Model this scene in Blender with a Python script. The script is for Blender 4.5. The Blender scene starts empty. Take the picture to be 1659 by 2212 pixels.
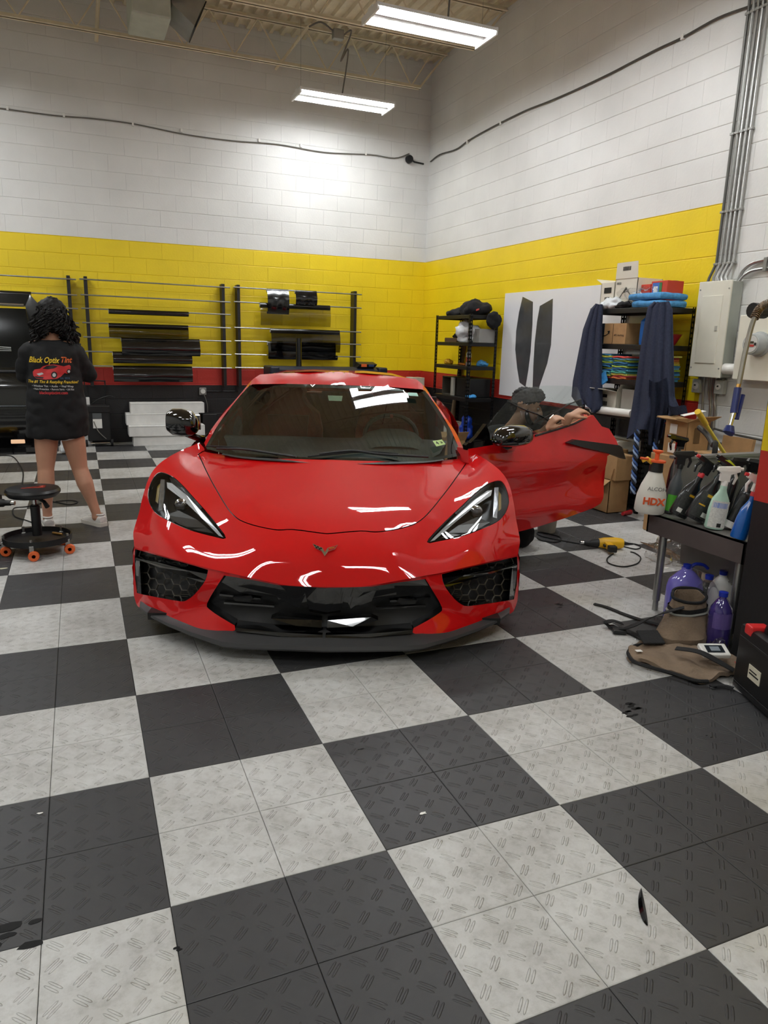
import bpy, bmesh, math, random
import numpy as np
from math import sin, cos, pi, radians, sqrt
from mathutils import Vector, Matrix, Euler, noise
from mathutils.geometry import delaunay_2d_cdt
from mathutils.bvhtree import BVHTree
random.seed(7)
SC = bpy.context.scene
COL = SC.collection
# ------------------------------------------------------------------ camera
IMW, IMH, FPX = 1659, 2212, 1556.7
CAM = Vector((-0.1302, -1.6662, 1.4486))
ROT = Euler((1.33750614, -0.0269955643, -0.392546728), 'XYZ')
cd = bpy.data.cameras.new('camera'); cd.sensor_fit = 'VERTICAL'; cd.sensor_height = 24; cd.sensor_width = 18
cd.lens = FPX / IMH * 24; cd.clip_start = 0.05; cd.clip_end = 100
co = bpy.data.objects.new('camera', cd); co.location = CAM; co.rotation_euler = ROT; COL.objects.link(co); SC.camera = co
RM = ROT.to_matrix()
# ------------------------------------------------------------------ world, exposure
wd = bpy.data.worlds.new('world'); SC.world = wd; wd.use_nodes = True
wd.node_tree.nodes['Background'].inputs[0].default_value = (0.75, 0.8, 0.9, 1)
wd.node_tree.nodes['Background'].inputs[1].default_value = 0.1
SC.view_settings.view_transform = 'Standard'; SC.view_settings.look = 'None'
SC.view_settings.gamma = 1; SC.view_settings.use_curve_mapping = False
SC.view_settings.exposure = 0.2
LAMP = 37.5          # strength of the strip light lenses
LIGHT_SPOTS = [(3.12, 7.7), (3.12, 5.25), (3.12, 2.8), (3.12, 0.35), (3.12, -1.6), (-2.0, 7.3), (-2.0, 4.85), (-2.0, 2.4), (-2.0, -.6), (-2.0, -3.6), (0.7, -2.4)]
LZ = 4.3

def ray(q):
    return RM @ Vector(((q[0] - IMW / 2) / FPX, -(q[1] - IMH / 2) / FPX, -1))
def at(q, x=None, y=None, z=None, dep=None):
    d = ray(q)
    t = dep if dep is not None else (x - CAM.x) / d.x if x is not None else (y - CAM.y) / d.y if y is not None else (z - CAM.z) / d.z
    return CAM + d * t
# ------------------------------------------------------------------ materials
MATS = {}
def rgb(h):
    h = h.lstrip('#'); c = [int(h[i:i + 2], 16) / 255 for i in (0, 2, 4)]
    return tuple(x / 12.92 if x <= .04045 else ((x + .055) / 1.055) ** 2.4 for x in c)
def mat(name, col, rough=.5, metal=0, coat=0, var=.08, vscale=8, bump=0, bscale=60, emit=None, es=1, spec=.5, sheen=0):
    if name in MATS: return MATS[name]
    if isinstance(col, str): col = rgb(col)
    m = bpy.data.materials.new(name); m.use_nodes = True; nt = m.node_tree; b = nt.nodes['Principled BSDF']
    b.inputs['Roughness'].default_value = rough; b.inputs['Metallic'].default_value = metal
    b.inputs['Coat Weight'].default_value = coat; b.inputs['Coat Roughness'].default_value = .03
    b.inputs['Specular IOR Level'].default_value = spec
    if sheen: b.inputs['Sheen Weight'].default_value = sheen
    tc = nt.nodes.new('ShaderNodeTexCoord')
    if var:
        n = nt.nodes.new('ShaderNodeTexNoise'); n.inputs['Scale'].default_value = vscale; n.inputs['Detail'].default_value = 4
        nt.links.new(tc.outputs['Object'], n.inputs['Vector'])
        r = nt.nodes.new('ShaderNodeValToRGB'); nt.links.new(n.outputs['Fac'], r.inputs[0])
        r.color_ramp.elements[0].position = .3; r.color_ramp.elements[1].position = .7
        r.color_ramp.elements[0].color = (*[c * (1 - var) for c in col], 1); r.color_ramp.elements[1].color = (*[min(1, c * (1 + var)) for c in col], 1)
        nt.links.new(r.outputs[0], b.inputs['Base Color'])
    else: b.inputs['Base Color'].default_value = (*col, 1)
    if bump:
        n2 = nt.nodes.new('ShaderNodeTexNoise'); n2.inputs['Scale'].default_value = bscale; nt.links.new(tc.outputs['Object'], n2.inputs['Vector'])
        bp = nt.nodes.new('ShaderNodeBump'); bp.inputs['Strength'].default_value = bump; bp.inputs['Distance'].default_value = .01
        nt.links.new(n2.outputs['Fac'], bp.inputs['Height']); nt.links.new(bp.outputs[0], b.inputs['Normal'])
    if emit:
        b.inputs['Emission Color'].default_value = (*emit, 1); b.inputs['Emission Strength'].default_value = es
    MATS[name] = m; return m
def glass(name, tint, rough=.0, ior=1.5, gloss=(1, 1, 1)):
    if name in MATS: return MATS[name]
    m = bpy.data.materials.new(name); m.use_nodes = True; nt = m.node_tree; nt.nodes.clear()
    o = nt.nodes.new('ShaderNodeOutputMaterial'); mx = nt.nodes.new('ShaderNodeMixShader')
    t = nt.nodes.new('ShaderNodeBsdfTransparent'); t.inputs[0].default_value = (*tint, 1)
    g = nt.nodes.new('ShaderNodeBsdfGlossy'); g.inputs['Roughness'].default_value = rough; g.inputs[0].default_value = (*gloss, 1)
    f = nt.nodes.new('ShaderNodeFresnel'); 
    gm = nt.nodes.new('ShaderNodeNewGeometry'); mi = nt.nodes.new('ShaderNodeMix'); mi.inputs[2].default_value = ior; mi.inputs[3].default_value = 1 / ior   # same reflectance from both sides of the pane
    nt.links.new(gm.outputs['Backfacing'], mi.inputs[0]); nt.links.new(mi.outputs[0], f.inputs[0])
    nt.links.new(f.outputs[0], mx.inputs[0]); nt.links.new(t.outputs[0], mx.inputs[1]); nt.links.new(g.outputs[0], mx.inputs[2]); nt.links.new(mx.outputs[0], o.inputs[0])
    MATS[name] = m; return m
# ------------------------------------------------------------------ mesh builder
ORG = {}
class MB:
    def __init__(s): s.bm = bmesh.new()
    def face(s, pts):
        v = [s.bm.verts.new(p) for p in pts]; return s.bm.faces.new(v)
    def box(s, a, b, M=None, bev=0):
        a = Vector(a); b = Vector(b); c = (a + b) / 2; d = b - a
        t = bmesh.new(); bmesh.ops.create_cube(t, size=1, matrix=Matrix.Translation(c) @ Matrix.Diagonal((*[abs(x) for x in d], 1)))
        if bev: bmesh.ops.bevel(t, geom=t.edges[:], offset=bev, segments=2, affect='EDGES', profile=.5)
        s.add(t, M); return s
    def add(s, t, M=None):
        if M is not None: t.transform(M)
        me = bpy.data.meshes.new('tmp'); t.to_mesh(me); t.free(); s.bm.from_mesh(me); bpy.data.meshes.remove(me)
    def rings(s, rs, cap=True, close=True, capend=None):
        vs = [[s.bm.verts.new(p) for p in r] for r in rs]; n = len(rs[0])
        for i in range(len(vs) - 1):
            for j in range(n if close else n - 1):
                k = (j + 1) % n
                try: s.bm.faces.new((vs[i][j], vs[i][k], vs[i + 1][k], vs[i + 1][j]))
                except ValueError: pass
        if cap and n > 2:
            s.bm.faces.new(vs[0][::-1])
            if capend is None or capend: s.bm.faces.new(vs[-1])
        return s
    def tube(s, path, r, n=8, cap=True):
        path = [Vector(p) for p in path]; rs = []
        rr = r if isinstance(r, (list, tuple)) else [r] * len(path)
        up = None
        for i, p in enumerate(path):
            t = (path[min(i + 1, len(path) - 1)] - path[max(i - 1, 0)])
            if t.length < 1e-9: t = Vector((0, 0, 1))
            t.normalize()
            if up is None: up = Vector((0, 0, 1)) if abs(t.z) < .9 else Vector((1, 0, 0))
            x = t.cross(up)
            if x.length < 1e-4: x = t.orthogonal()
            x.normalize(); y = x.cross(t).normalized(); up = y
            rs.append([p + x * cos(2 * pi * k / n) * rr[i] + y * sin(2 * pi * k / n) * rr[i] for k in range(n)])
        return s.rings(rs, cap)
    def lathe(s, prof, c=(0, 0, 0), n=24, ry=1.0, axis='z', M=None, sx=0):
        c = Vector(c); rs = []
        for (r, z) in prof:
            r = max(r, 1e-4); ring = []
            for k in range(n):
                a = 2 * pi * k / n; x, y = r * cos(a), r * sin(a) * ry
                p = Vector((x, y, z)) if axis == 'z' else Vector((x, z, y)) if axis == 'y' else Vector((z, x, y))
                if M is not None: p = M @ p
                ring.append(c + p)
            rs.append(ring)
        return s.rings(rs)
    def ball(s, c, r, sub=3, M=None):
        t = bmesh.new(); bmesh.ops.create_icosphere(t, subdivisions=sub, radius=1)
        r = r if isinstance(r, (tuple, list)) else (r, r, r)
        m = Matrix.Translation(c) @ (M.to_4x4() if M is not None else Matrix()) @ Matrix.Diagonal((*r, 1)); s.add(t, m); return s
    def prism(s, poly, vec):
        vec = Vector(vec); p = [Vector(q) for q in poly]
        a = [s.bm.verts.new(q) for q in p]; b = [s.bm.verts.new(q + vec) for q in p]; n = len(p)
        s.bm.faces.new(a[::-1]); s.bm.faces.new(b)
        for i in range(n): s.bm.faces.new((a[i], a[(i + 1) % n], b[(i + 1) % n], b[i]))
        return s
    def disp(s, amp, sc, seed=0):
        s.bm.normal_update()
        off = Vector((seed * 3.1, seed * 1.7, seed))
        mv = [(v, v.normal * noise.noise(v.co * sc + off) * amp) for v in s.bm.verts]
        for v, d in mv: v.co += d
        return s
    def xf(s, M): s.bm.transform(M); return s
    def obj(s, name, m, parent=None, smooth=False, label=None, recalc=True, ang=40):
        if recalc: bmesh.ops.recalc_face_normals(s.bm, faces=s.bm.faces[:])
        org = Vector(ORG.get(parent.name, (0, 0, 0))) if parent else Vector((0, 0, 0))
        s.bm.transform(Matrix.Translation(-org))
        me = bpy.data.meshes.new(name)
        s.bm.to_mesh(me); s.bm.free()
        if m is not None: me.materials.append(m)
        if smooth:
            me.polygons.foreach_set('use_smooth', [True] * len(me.polygons))
            if ang and ang < 180: me.set_sharp_from_angle(angle=radians(ang))
        o = bpy.data.objects.new(name, me); COL.objects.link(o)
        if parent: o.parent = parent
        ORG[o.name] = tuple(org)
        if label: o['label'] = label
        return o
def thing(name, label, cat, loc=(0, 0, 0), group=None):
    o = bpy.data.objects.new(name, None); COL.objects.link(o); o.location = loc; o.empty_display_size = .1
    o['label'] = label; o['category'] = cat
    if group: o['group'] = group
    ORG[o.name] = tuple(loc); return o
def tag(o, label, cat, group=None):
    o['label'] = label; o['category'] = cat
    if group: o['group'] = group
    # put the origin on the thing
    me = o.data; n = len(me.vertices)
    if n and o.type == 'MESH' and not o.parent:
        a = np.empty(n * 3); me.vertices.foreach_get('co', a); a = a.reshape(-1, 3); c = (a.min(0) + a.max(0)) / 2; c[2] = a[:, 2].min()
        me.transform(Matrix.Translation(-Vector(c))); o.location = Vector(c); ORG[o.name] = tuple(c)
    return o
def struct(o): o['kind'] = 'structure'; return o
def stuff(o): o['kind'] = 'stuff'; return o
def smooth_path(P, k=6):
    P = [Vector(p) for p in P]; out = []
    for i in range(len(P) - 1):
        a, b, c, d = P[max(i - 1, 0)], P[i], P[i + 1], P[min(i + 2, len(P) - 1)]
        for j in range(k):
            t = j / k
            out.append(.5 * ((2 * b) + (c - a) * t + (2 * a - 5 * b + 4 * c - d) * t * t + (3 * b - a - 3 * c + d) * t ** 3))
    out.append(P[-1]); return out
def text_bm(body, size, M, shear=0, extrude=.0006, align='CENTER', bold=0, space=1.0, proj=None, off=.002):
    cu = bpy.data.curves.new('lettering', 'FONT'); cu.body = body; cu.size = size; cu.shear = shear; cu.extrude = extrude
    cu.align_x = align; cu.align_y = 'CENTER'; cu.offset = bold; cu.space_character = space; cu.resolution_u = 3
    o = bpy.data.objects.new('lettering', cu); COL.objects.link(o)
    dg = bpy.context.evaluated_depsgraph_get(); me = bpy.data.meshes.new_from_object(o.evaluated_get(dg))
    bm = bmesh.new(); bm.from_mesh(me); bpy.data.objects.remove(o); bpy.data.curves.remove(cu); bpy.data.meshes.remove(me)
    bm.transform(M); return bm
def frame(c, xd, yd):
    xd = Vector(xd).normalized(); yd = Vector(yd); n = xd.cross(yd).normalized(); yd = n.cross(xd)
    m = Matrix((xd, yd, n)).transposed().to_4x4(); m.translation = Vector(c); return m

STEEL = mat('brushed_steel', '#a9a9a6', .32, .9, var=.06, vscale=30)
BLACKM = mat('black_powder_coat', '#141415', .42)
BLKPL = mat('black_plastic', '#121213', .45)
BLKGL = mat('gloss_black', '#050506', .07, coat=1, var=0)
WHITEP = mat('white_plastic', '#e6e4de', .4)
RUBBER = mat('black_rubber', '#101010', .8, bump=.1)
CREAM = mat('cream_roof_paint', '#e2d6ba', .6)
GREYCABLE = mat('grey_cable', '#6f6c66', .6)
CHROME = mat('chrome', '#d8d8d8', .12, 1, var=0)
CARD = mat('brown_cardboard', '#a98459', .85, var=.1, vscale=14)
CARDIN = mat('cardboard_inside', '#8a6a45', .9)
PAPER = mat('white_paper', '#e9e7e1', .7, var=.03)
CLEAR = glass('clear_plastic_film', (.93, .93, .93), .12, 1.35)

# ------------------------------------------------------------------ wall paint: bands painted on the blocks by height
XR, YB, ZC = 4.84, 8.78, 5.33
def wall_paint(name, bands, yend=None, bandx=None):
    m = bpy.data.materials.new(name); m.use_nodes = True; nt = m.node_tree; b = nt.nodes['Principled BSDF']; b.inputs['Roughness'].default_value = .42
    g = nt.nodes.new('ShaderNodeNewGeometry'); sp = nt.nodes.new('ShaderNodeSeparateXYZ'); nt.links.new(g.outputs['Position'], sp.inputs[0])
    mp = nt.nodes.new('ShaderNodeMath'); mp.operation = 'DIVIDE'; mp.inputs[1].default_value = 6; nt.links.new(sp.outputs['Z'], mp.inputs[0])
    r = nt.nodes.new('ShaderNodeValToRGB'); r.color_ramp.interpolation = 'CONSTANT'; nt.links.new(mp.outputs[0], r.inputs[0])
    e = r.color_ramp.elements; e[0].position = 0; e[0].color = (*bands[0][1], 1); e[1].position = bands[1][0] / 6; e[1].color = (*bands[1][1], 1)
    for z, c in bands[2:]:
        q = e.new(z / 6); q.color = (*c, 1)
    col = r.outputs[0]
    white = bands[-1][1]
    if yend is not None:
        c1 = nt.nodes.new('ShaderNodeMath'); c1.operation = 'GREATER_THAN'; nt.links.new(sp.outputs['Y'], c1.inputs[0]); c1.inputs[1].default_value = yend
        mx = nt.nodes.new('ShaderNodeMix'); mx.data_type = 'RGBA'; nt.links.new(c1.outputs[0], mx.inputs[0]); mx.inputs[6].default_value = (*white, 1); nt.links.new(col, mx.inputs[7]); col = mx.outputs[2]
    # faint grime and roller texture
    n = nt.nodes.new('ShaderNodeTexNoise'); n.inputs['Scale'].default_value = 1.6; n.inputs['Detail'].default_value = 6; nt.links.new(g.outputs['Position'], n.inputs['Vector'])
    mr = nt.nodes.new('ShaderNodeMapRange'); mr.inputs[1].default_value = .3; mr.inputs[2].default_value = .75; mr.inputs[3].default_value = 1.04; mr.inputs[4].default_value = .9; nt.links.new(n.outputs['Fac'], mr.inputs[0])
    ml = nt.nodes.new('ShaderNodeMix'); ml.data_type = 'RGBA'; ml.blend_type = 'MULTIPLY'; ml.inputs[0].default_value = 1; nt.links.new(col, ml.inputs[6]); nt.links.new(mr.outputs[0], ml.inputs[7])
    nt.links.new(ml.outputs[2], b.inputs['Base Color'])
    n2 = nt.nodes.new('ShaderNodeTexNoise'); n2.inputs['Scale'].default_value = 45; n2.inputs['Detail'].default_value = 3; nt.links.new(g.outputs['Position'], n2.inputs['Vector'])
    bp = nt.nodes.new('ShaderNodeBump'); bp.inputs['Strength'].default_value = .25; bp.inputs['Distance'].default_value = .006; nt.links.new(n2.outputs['Fac'], bp.inputs['Height']); nt.links.new(bp.outputs[0], b.inputs['Normal'])
    MATS[name] = m; return m
C_BLK, C_RED, C_YEL, C_WHT = (.012, .012, .013), (.52, .032, .022), (.86, .64, .010), (.74, .735, .71)
BANDS = [(0, C_BLK), (.762, C_RED), (.991, C_YEL), (2.603, C_WHT)]
PAINT_B = wall_paint('painted_block_back', BANDS)
PAINT_R = wall_paint('painted_block_right', BANDS, yend=3.13)
PAINT_W = mat('white_wall_paint', '#dcdbd5', .5, bump=.1, bscale=40)

# ------------------------------------------------------------------ block walls
def block_mesh(L, H, axis, m):
    """one painted masonry block, front face proud of the joint, bevelled edges"""
    g, d, b = .002, .0045, .004; gv, bv = (.0006, .0011) if axis == 'x' else (.0003, .0005)
    mb = MB()
    def P(u, w, k): return (u, -k, w) if axis == 'x' else (-k, u, w)
    o = [(gv, g), (L - gv, g), (L - gv, H - g), (gv, H - g)]; i = [(gv + bv, g + b), (L - gv - bv, g + b), (L - gv - bv, H - g - b), (gv + bv, H - g - b)]
    mb.rings([[P(u, w, 0) for u, w in o], [P(u, w, d - b * .6) for u, w in o], [P(u, w, d) for u, w in i]], cap=False)
    mb.face([P(u, w, d) for u, w in i])
    bmesh.ops.recalc_face_normals(mb.bm, faces=mb.bm.faces[:])
    # orient outwards
    mb.bm.faces.ensure_lookup_table(); f = mb.bm.faces[-1]; f.normal_update()
    want = Vector((0, -1, 0)) if axis == 'x' else Vector((-1, 0, 0))
    if f.normal.dot(want) < 0: bmesh.ops.reverse_faces(mb.bm, faces=mb.bm.faces[:])
    me = bpy.data.meshes.new('block'); mb.bm.to_mesh(me); mb.bm.free(); me.materials.append(m); return me
def build_wall(name, axis, fixed, lo, hi, m, backing, keep):
    w = struct(backing.obj(name, m))
    H = .2032; z0 = .991 - 5 * H; cache = {}; n = 0; rest = []
    cand = []
    row = 0; z = z0
    while z < ZC:
        za, zb = max(z, 0.0), min(z + H, ZC); off = 0 if row % 2 else .2032
        u = hi - off if axis == 'x' else hi - off
        edges = [hi]
        while u > lo: 
            if u < hi - .01: edges.append(u)
            u -= .4064
        edges.append(lo)
        for a, b in zip(edges[1:], edges[:-1]):
            if b - a < .03 or zb - za < .03: continue
            c = Vector(((a + b) / 2, fixed, (za + zb) / 2)) if axis == 'x' else Vector((fixed, (a + b) / 2, (za + zb) / 2))
            v = RM.transposed() @ (c - CAM); vis = v.z < -.3 and abs(v.x / -v.z) < .58 and abs(v.y / -v.z) < .76
            cand.append((vis and keep(c), (c - CAM).length, a, za, b - a, zb - za))
        z += H; row += 1
    cand.sort(key=lambda t: (not t[0], t[1]))
    joined = MB()
    for k, (vis, dd, a, za, L, Hh) in enumerate(cand):
        key = (round(L, 4), round(Hh, 4))
        if key not in cache: cache[key] = block_mesh(L, Hh, axis, m)
        loc = Vector((a, fixed, za)) if axis == 'x' else Vector((fixed, a, za))
        if vis and n < 300:
            o = bpy.data.objects.new('masonry_block', cache[key]); COL.objects.link(o); o.parent = w; o.location = loc; n += 1
        else:
            t = bmesh.new(); t.from_mesh(cache[key]); t.transform(Matrix.Translation(loc))
            me = bpy.data.meshes.new('t'); t.to_mesh(me); t.free(); joined.bm.from_mesh(me); bpy.data.meshes.remove(me)
    if len(joined.bm.verts): stuff(joined.obj('masonry_block_field', m, w, recalc=False))
    else: joined.bm.free()
    return w
XL, YF = -4.6, -6.5
wb = build_wall('wall_back', 'x', YB, XL, XR, PAINT_B, MB().box((XL, YB, 0), (XR + .2, YB + .2, ZC + .1)), lambda c: True)
wr = build_wall('wall_right', 'y', XR, YF, YB, PAINT_R, MB().box((XR, YF, 0), (XR + .2, YB, ZC + .1)), lambda c: c.y > 2.2)
struct(MB().box((XL - .2, YF, 0), (XL, YB, ZC + .1)).obj('wall_left', PAINT_W))
struct(MB().box((XL - .2, YF - .2, 0), (XR + .2, YF, ZC + .1)).obj('wall_front', PAINT_W))
# pier beside the sink: painted in the same bands
PAINT_P = wall_paint('painted_pier', BANDS)
struct(MB().box((2.735, -3.2, 0), (3.0, .70, ZC)).obj('wall_partition', PAINT_P))

# ------------------------------------------------------------------ floor of snap-together diamond tread tiles
def tile_mat(name, base, dirt, amt):
    m = bpy.data.materials.new(name); m.use_nodes = True; nt = m.node_tree; b = nt.nodes['Principled BSDF']; L = nt.links.new
    def N(t, **k):
        n = nt.nodes.new(t)
        for a, v in k.items(): setattr(n, a, v)
        return n
    def M(op, a, c=None, clamp=False):
        n = N('ShaderNodeMath', operation=op); n.use_clamp = clamp
        for i, x in enumerate((a, c)):
            if x is None: continue
            if isinstance(x, (int, float)): n.inputs[i].default_value = x
            else: L(x, n.inputs[i])
        return n.outputs[0]
    g = N('ShaderNodeNewGeometry'); sp = N('ShaderNodeSeparateXYZ'); L(g.outputs['Position'], sp.inputs[0])
    P = .305 / 5
    sx = M('DIVIDE', M('ADD', sp.outputs[0], 20 * .305), P); sy = M('DIVIDE', M('ADD', sp.outputs[1], 30 * .305), P)
    ix = M('FLOOR', sx); iy = M('FLOOR', sy)
    par = M('MODULO', M('ADD', ix, iy), 2)               # 0 / 1 checker of stroke direction
    fx = M('SUBTRACT', M('SUBTRACT', sx, ix), .5); fy = M('SUBTRACT', M('SUBTRACT', sy, iy), .5)
    sg = M('SUBTRACT', M('MULTIPLY', par, 2), 1)
    # rotate by 45 degrees one way or the other
    a = M('MULTIPLY', M('ADD', fx, M('MULTIPLY', fy, sg)), .7071); c = M('MULTIPLY', M('SUBTRACT', fy, M('MULTIPLY', fx, sg)), .7071)
    # two strokes: long along a, at c = +-0.11
    dc = M('ABSOLUTE', M('SUBTRACT', M('ABSOLUTE', c), .10)); la = M('ABSOLUTE', a)
    e1 = M('SUBTRACT', M('DIVIDE', dc, .055), 0); e2 = M('DIVIDE', la, .36)
    d = M('ADD', M('POWER', e1, 2), M('POWER', e2, 4))
    h = N('ShaderNodeMapRange'); h.interpolation_type = 'SMOOTHSTEP'; h.inputs[1].default_value = .25; h.inputs[2].default_value = 1.3; h.inputs[3].default_value = 1; h.inputs[4].default_value = 0; L(d, h.inputs[0])
    ring = M('MULTIPLY', M('SUBTRACT', 1, M('ABSOLUTE', M('SUBTRACT', M('MULTIPLY', h.outputs[0], 2), 1))), 1, True)
    n1 = N('ShaderNodeTexNoise'); n1.inputs['Scale'].default_value = 3.2; n1.inputs['Detail'].default_value = 8; n1.inputs['Roughness'].default_value = .62; L(g.outputs['Position'], n1.inputs['Vector'])
    n2 = N('ShaderNodeTexNoise'); n2.inputs['Scale'].default_value = 28; n2.inputs['Detail'].default_value = 5; n2.inputs['Roughness'].default_value = .7; L(g.outputs['Position'], n2.inputs['Vector'])
    n3 = N('ShaderNodeTexNoise'); n3.inputs['Scale'].default_value = .9; n3.inputs['Detail'].default_value = 2; L(g.outputs['Position'], n3.inputs['Vector'])
    r1 = N('ShaderNodeMapRange'); r1.inputs[1].default_value = .38; r1.inputs[2].default_value = .72; L(n1.outputs['Fac'], r1.inputs[0])
    r2 = N('ShaderNodeMapRange'); r2.inputs[1].default_value = .45; r2.inputs[2].default_value = .75; L(n2.outputs['Fac'], r2.inputs[0])
    f = M('MULTIPLY', M('ADD', M('MULTIPLY', r1.outputs[0], .6), M('MULTIPLY', r2.outputs[0], .45)), amt, True)
    f = M('ADD', f, M('MULTIPLY', M('MULTIPLY', ring, M('ADD', r2.outputs[0], .25)), amt * 1.15), True)
    mx = N('ShaderNodeMix', data_type='RGBA'); L(f, mx.inputs[0]); mx.inputs[6].default_value = (*base, 1); mx.inputs[7].default_value = (*dirt, 1)
    out = mx.outputs[2]
    if amt > .5:   # yellowed patches on the pale tiles
        r3 = N('ShaderNodeMapRange'); r3.inputs[1].default_value = .6; r3.inputs[2].default_value = .78; r3.inputs[4].default_value = .5; L(n3.outputs['Fac'], r3.inputs[0])
        m3 = N('ShaderNodeMix', data_type='RGBA'); L(r3.outputs[0], m3.inputs[0]); L(out, m3.inputs[6]); m3.inputs[7].default_value = (.40, .37, .27, 1); out = m3.outputs[2]
    L(out, b.inputs['Base Color'])
    rr = N('ShaderNodeMapRange'); rr.inputs[3].default_value = .36 if amt < .5 else .42; rr.inputs[4].default_value = .62; L(n1.outputs['Fac'], rr.inputs[0]); L(rr.outputs[0], b.inputs['Roughness'])
    b.inputs['Specular IOR Level'].default_value = .45
    bp = N('ShaderNodeBump'); bp.inputs['Strength'].default_value = .9; bp.inputs['Distance'].default_value = .0021; L(h.outputs[0], bp.inputs['Height'])
    bp2 = N('ShaderNodeBump'); bp2.inputs['Strength'].default_value = .25; bp2.inputs['Distance'].default_value = .002; L(n2.outputs['Fac'], bp2.inputs['Height']); L(bp.outputs[0], bp2.inputs['Normal']); L(bp2.outputs[0], b.inputs['Normal'])
    MATS[name] = m; return m
T_W = tile_mat('pale_grey_floor_tile', (.56, .56, .545), (.25, .235, .21), .92)
T_D = tile_mat('charcoal_floor_tile', (.034, .034, .036), (.06, .058, .055), .45)
T = .305
fl = struct(MB().box((XL, YF, -.15), (XR, YB, -.009)).obj('floor', mat('floor_joint_black', '#0a0a0a', .8)))
def tile_me(m):
    mb = MB(); g, b = .0009, .0022
    o = [(g, g), (T - g, g), (T - g, T - g), (g, T - g)]; i = [(g + b, g + b), (T - g - b, g + b), (T - g - b, T - g - b), (g + b, T - g - b)]
    mb.rings([[(x, y, -.009) for x, y in o], [(x, y, -b * .6) for x, y in o], [(x, y, 0) for x, y in i]], cap=False); mb.face([(x, y, 0) for x, y in i])
    bmesh.ops.recalc_face_normals(mb.bm, faces=mb.bm.faces[:]); mb.bm.faces.ensure_lookup_table()
    if mb.bm.faces[-1].normal.z < 0: bmesh.ops.reverse_faces(mb.bm, faces=mb.bm.faces[:])
    me = bpy.data.meshes.new('floor_tile'); mb.bm.to_mesh(me); mb.bm.free(); me.materials.append(m); return me
TM = (tile_me(T_W), tile_me(T_D))
tl = []
for i in range(-15, 16):
    for j in range(-21, 29):
        x, y = i * T, j * T
        if x < XL - .01 or x + T > XR + .2 or y + T > YB + .2: continue
        dark = ((i // 2) + (j // 2)) % 2
        c = Vector((x + T / 2, y + T / 2, 0)); v = RM.transposed() @ (c - CAM)
        vis = v.z < -.3 and abs(v.x / -v.z) < .6 and abs(v.y / -v.z) < .78
        tl.append((not vis, (c - CAM).length, x, y, dark))
tl.sort(); rest = [MB(), MB()]
for k, (nv, dd, x, y, dark) in enumerate(tl):
    if not nv and k < 300:
        o = bpy.data.objects.new('floor_tile', TM[dark]); COL.objects.link(o); o.parent = fl; o.location = (x, y, 0)
    else:
        t = bmesh.new(); t.from_mesh(TM[dark]); t.transform(Matrix.Translation((x, y, 0))); me = bpy.data.meshes.new('t'); t.to_mesh(me); t.free()
        rest[dark].bm.from_mesh(me); bpy.data.meshes.remove(me)
stuff(rest[0].obj('pale_tile_field', T_W, fl, recalc=False)); stuff(rest[1].obj('charcoal_tile_field', T_D, fl, recalc=False))

# ------------------------------------------------------------------ ceiling: corrugated deck, joists
mb = MB(); prof = []; x = XL; pz = [(0, 0), (.045, 0), (.06, .038), (.135, .038), (.15, 0)]
while x < XR:
    for dx, dz in pz[:-1]: prof.append((min(x + dx, XR), ZC + dz))
    x += .15
prof.append((XR, ZC))
for k in range(len(prof) - 1):
    (xa, za), (xb, zb) = prof[k], prof[k + 1]; mb.face([(xa, YF, za), (xb, YF, zb), (xb, YB, zb), (xa, YB, za)])
mb.box((XL, YF, ZC + .08), (XR, YB, ZC + .1))
struct(mb.obj('ceiling', CREAM))
def joist(y, x1, label):
    t = thing('roof_joist', label, 'joist', (0, y, ZC), 'open web roof joists')
    zb, zt = 4.83, 5.29
    for nm, z, xe in (('bottom_chord', zb, 4.42), ('top_chord', zt, XR - .03)):
        m = MB()
        for s in (-1, 1):
            m.box((XL, y + s * .012, z - .02), (xe, y + s * .045, z - .014)); m.box((XL, y + s * .012, z - .02), (xe, y + s * .018, z + .022))
        m.obj(nm, CREAM, t)
    x = XR - .25; k = 0; n = 0
    while x > XL and n < 40:
        a = (x, y, zt if k % 2 == 0 else zb); b = (x - .3, y, zb if k % 2 == 0 else zt)
        MB().tube([a, b], .009, 6).obj('web_rod', CREAM, t); x -= .3; k += 1; n += 1
    MB().tube([(4.42, y, zb), (XR - .05, y, zt)], .014, 6).obj('end_brace', CREAM, t)
    return t
joist(8.28, 4.42, 'cream open-web roof joist running closest to the back wall')
joist(6.75, 4.42, 'cream open-web roof joist second from the back wall')
joist(5.2, 4.42, 'cream open-web roof joist third from the back wall')
for (q, lab) in ((((208, 90), (213, -30)), 'cream angle brace bridging the joists left of the duct'), (((595, 150), (672, 50)), 'cream diagonal angle brace bridging the joists right of the duct')):
    a = at(q[0], y=8.28 + .25); b = at(q[1], z=5.27)
    m = MB(); m.tube([a, b], .022, 4); tag(m.obj('joist_brace', CREAM), lab, 'brace')

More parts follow.
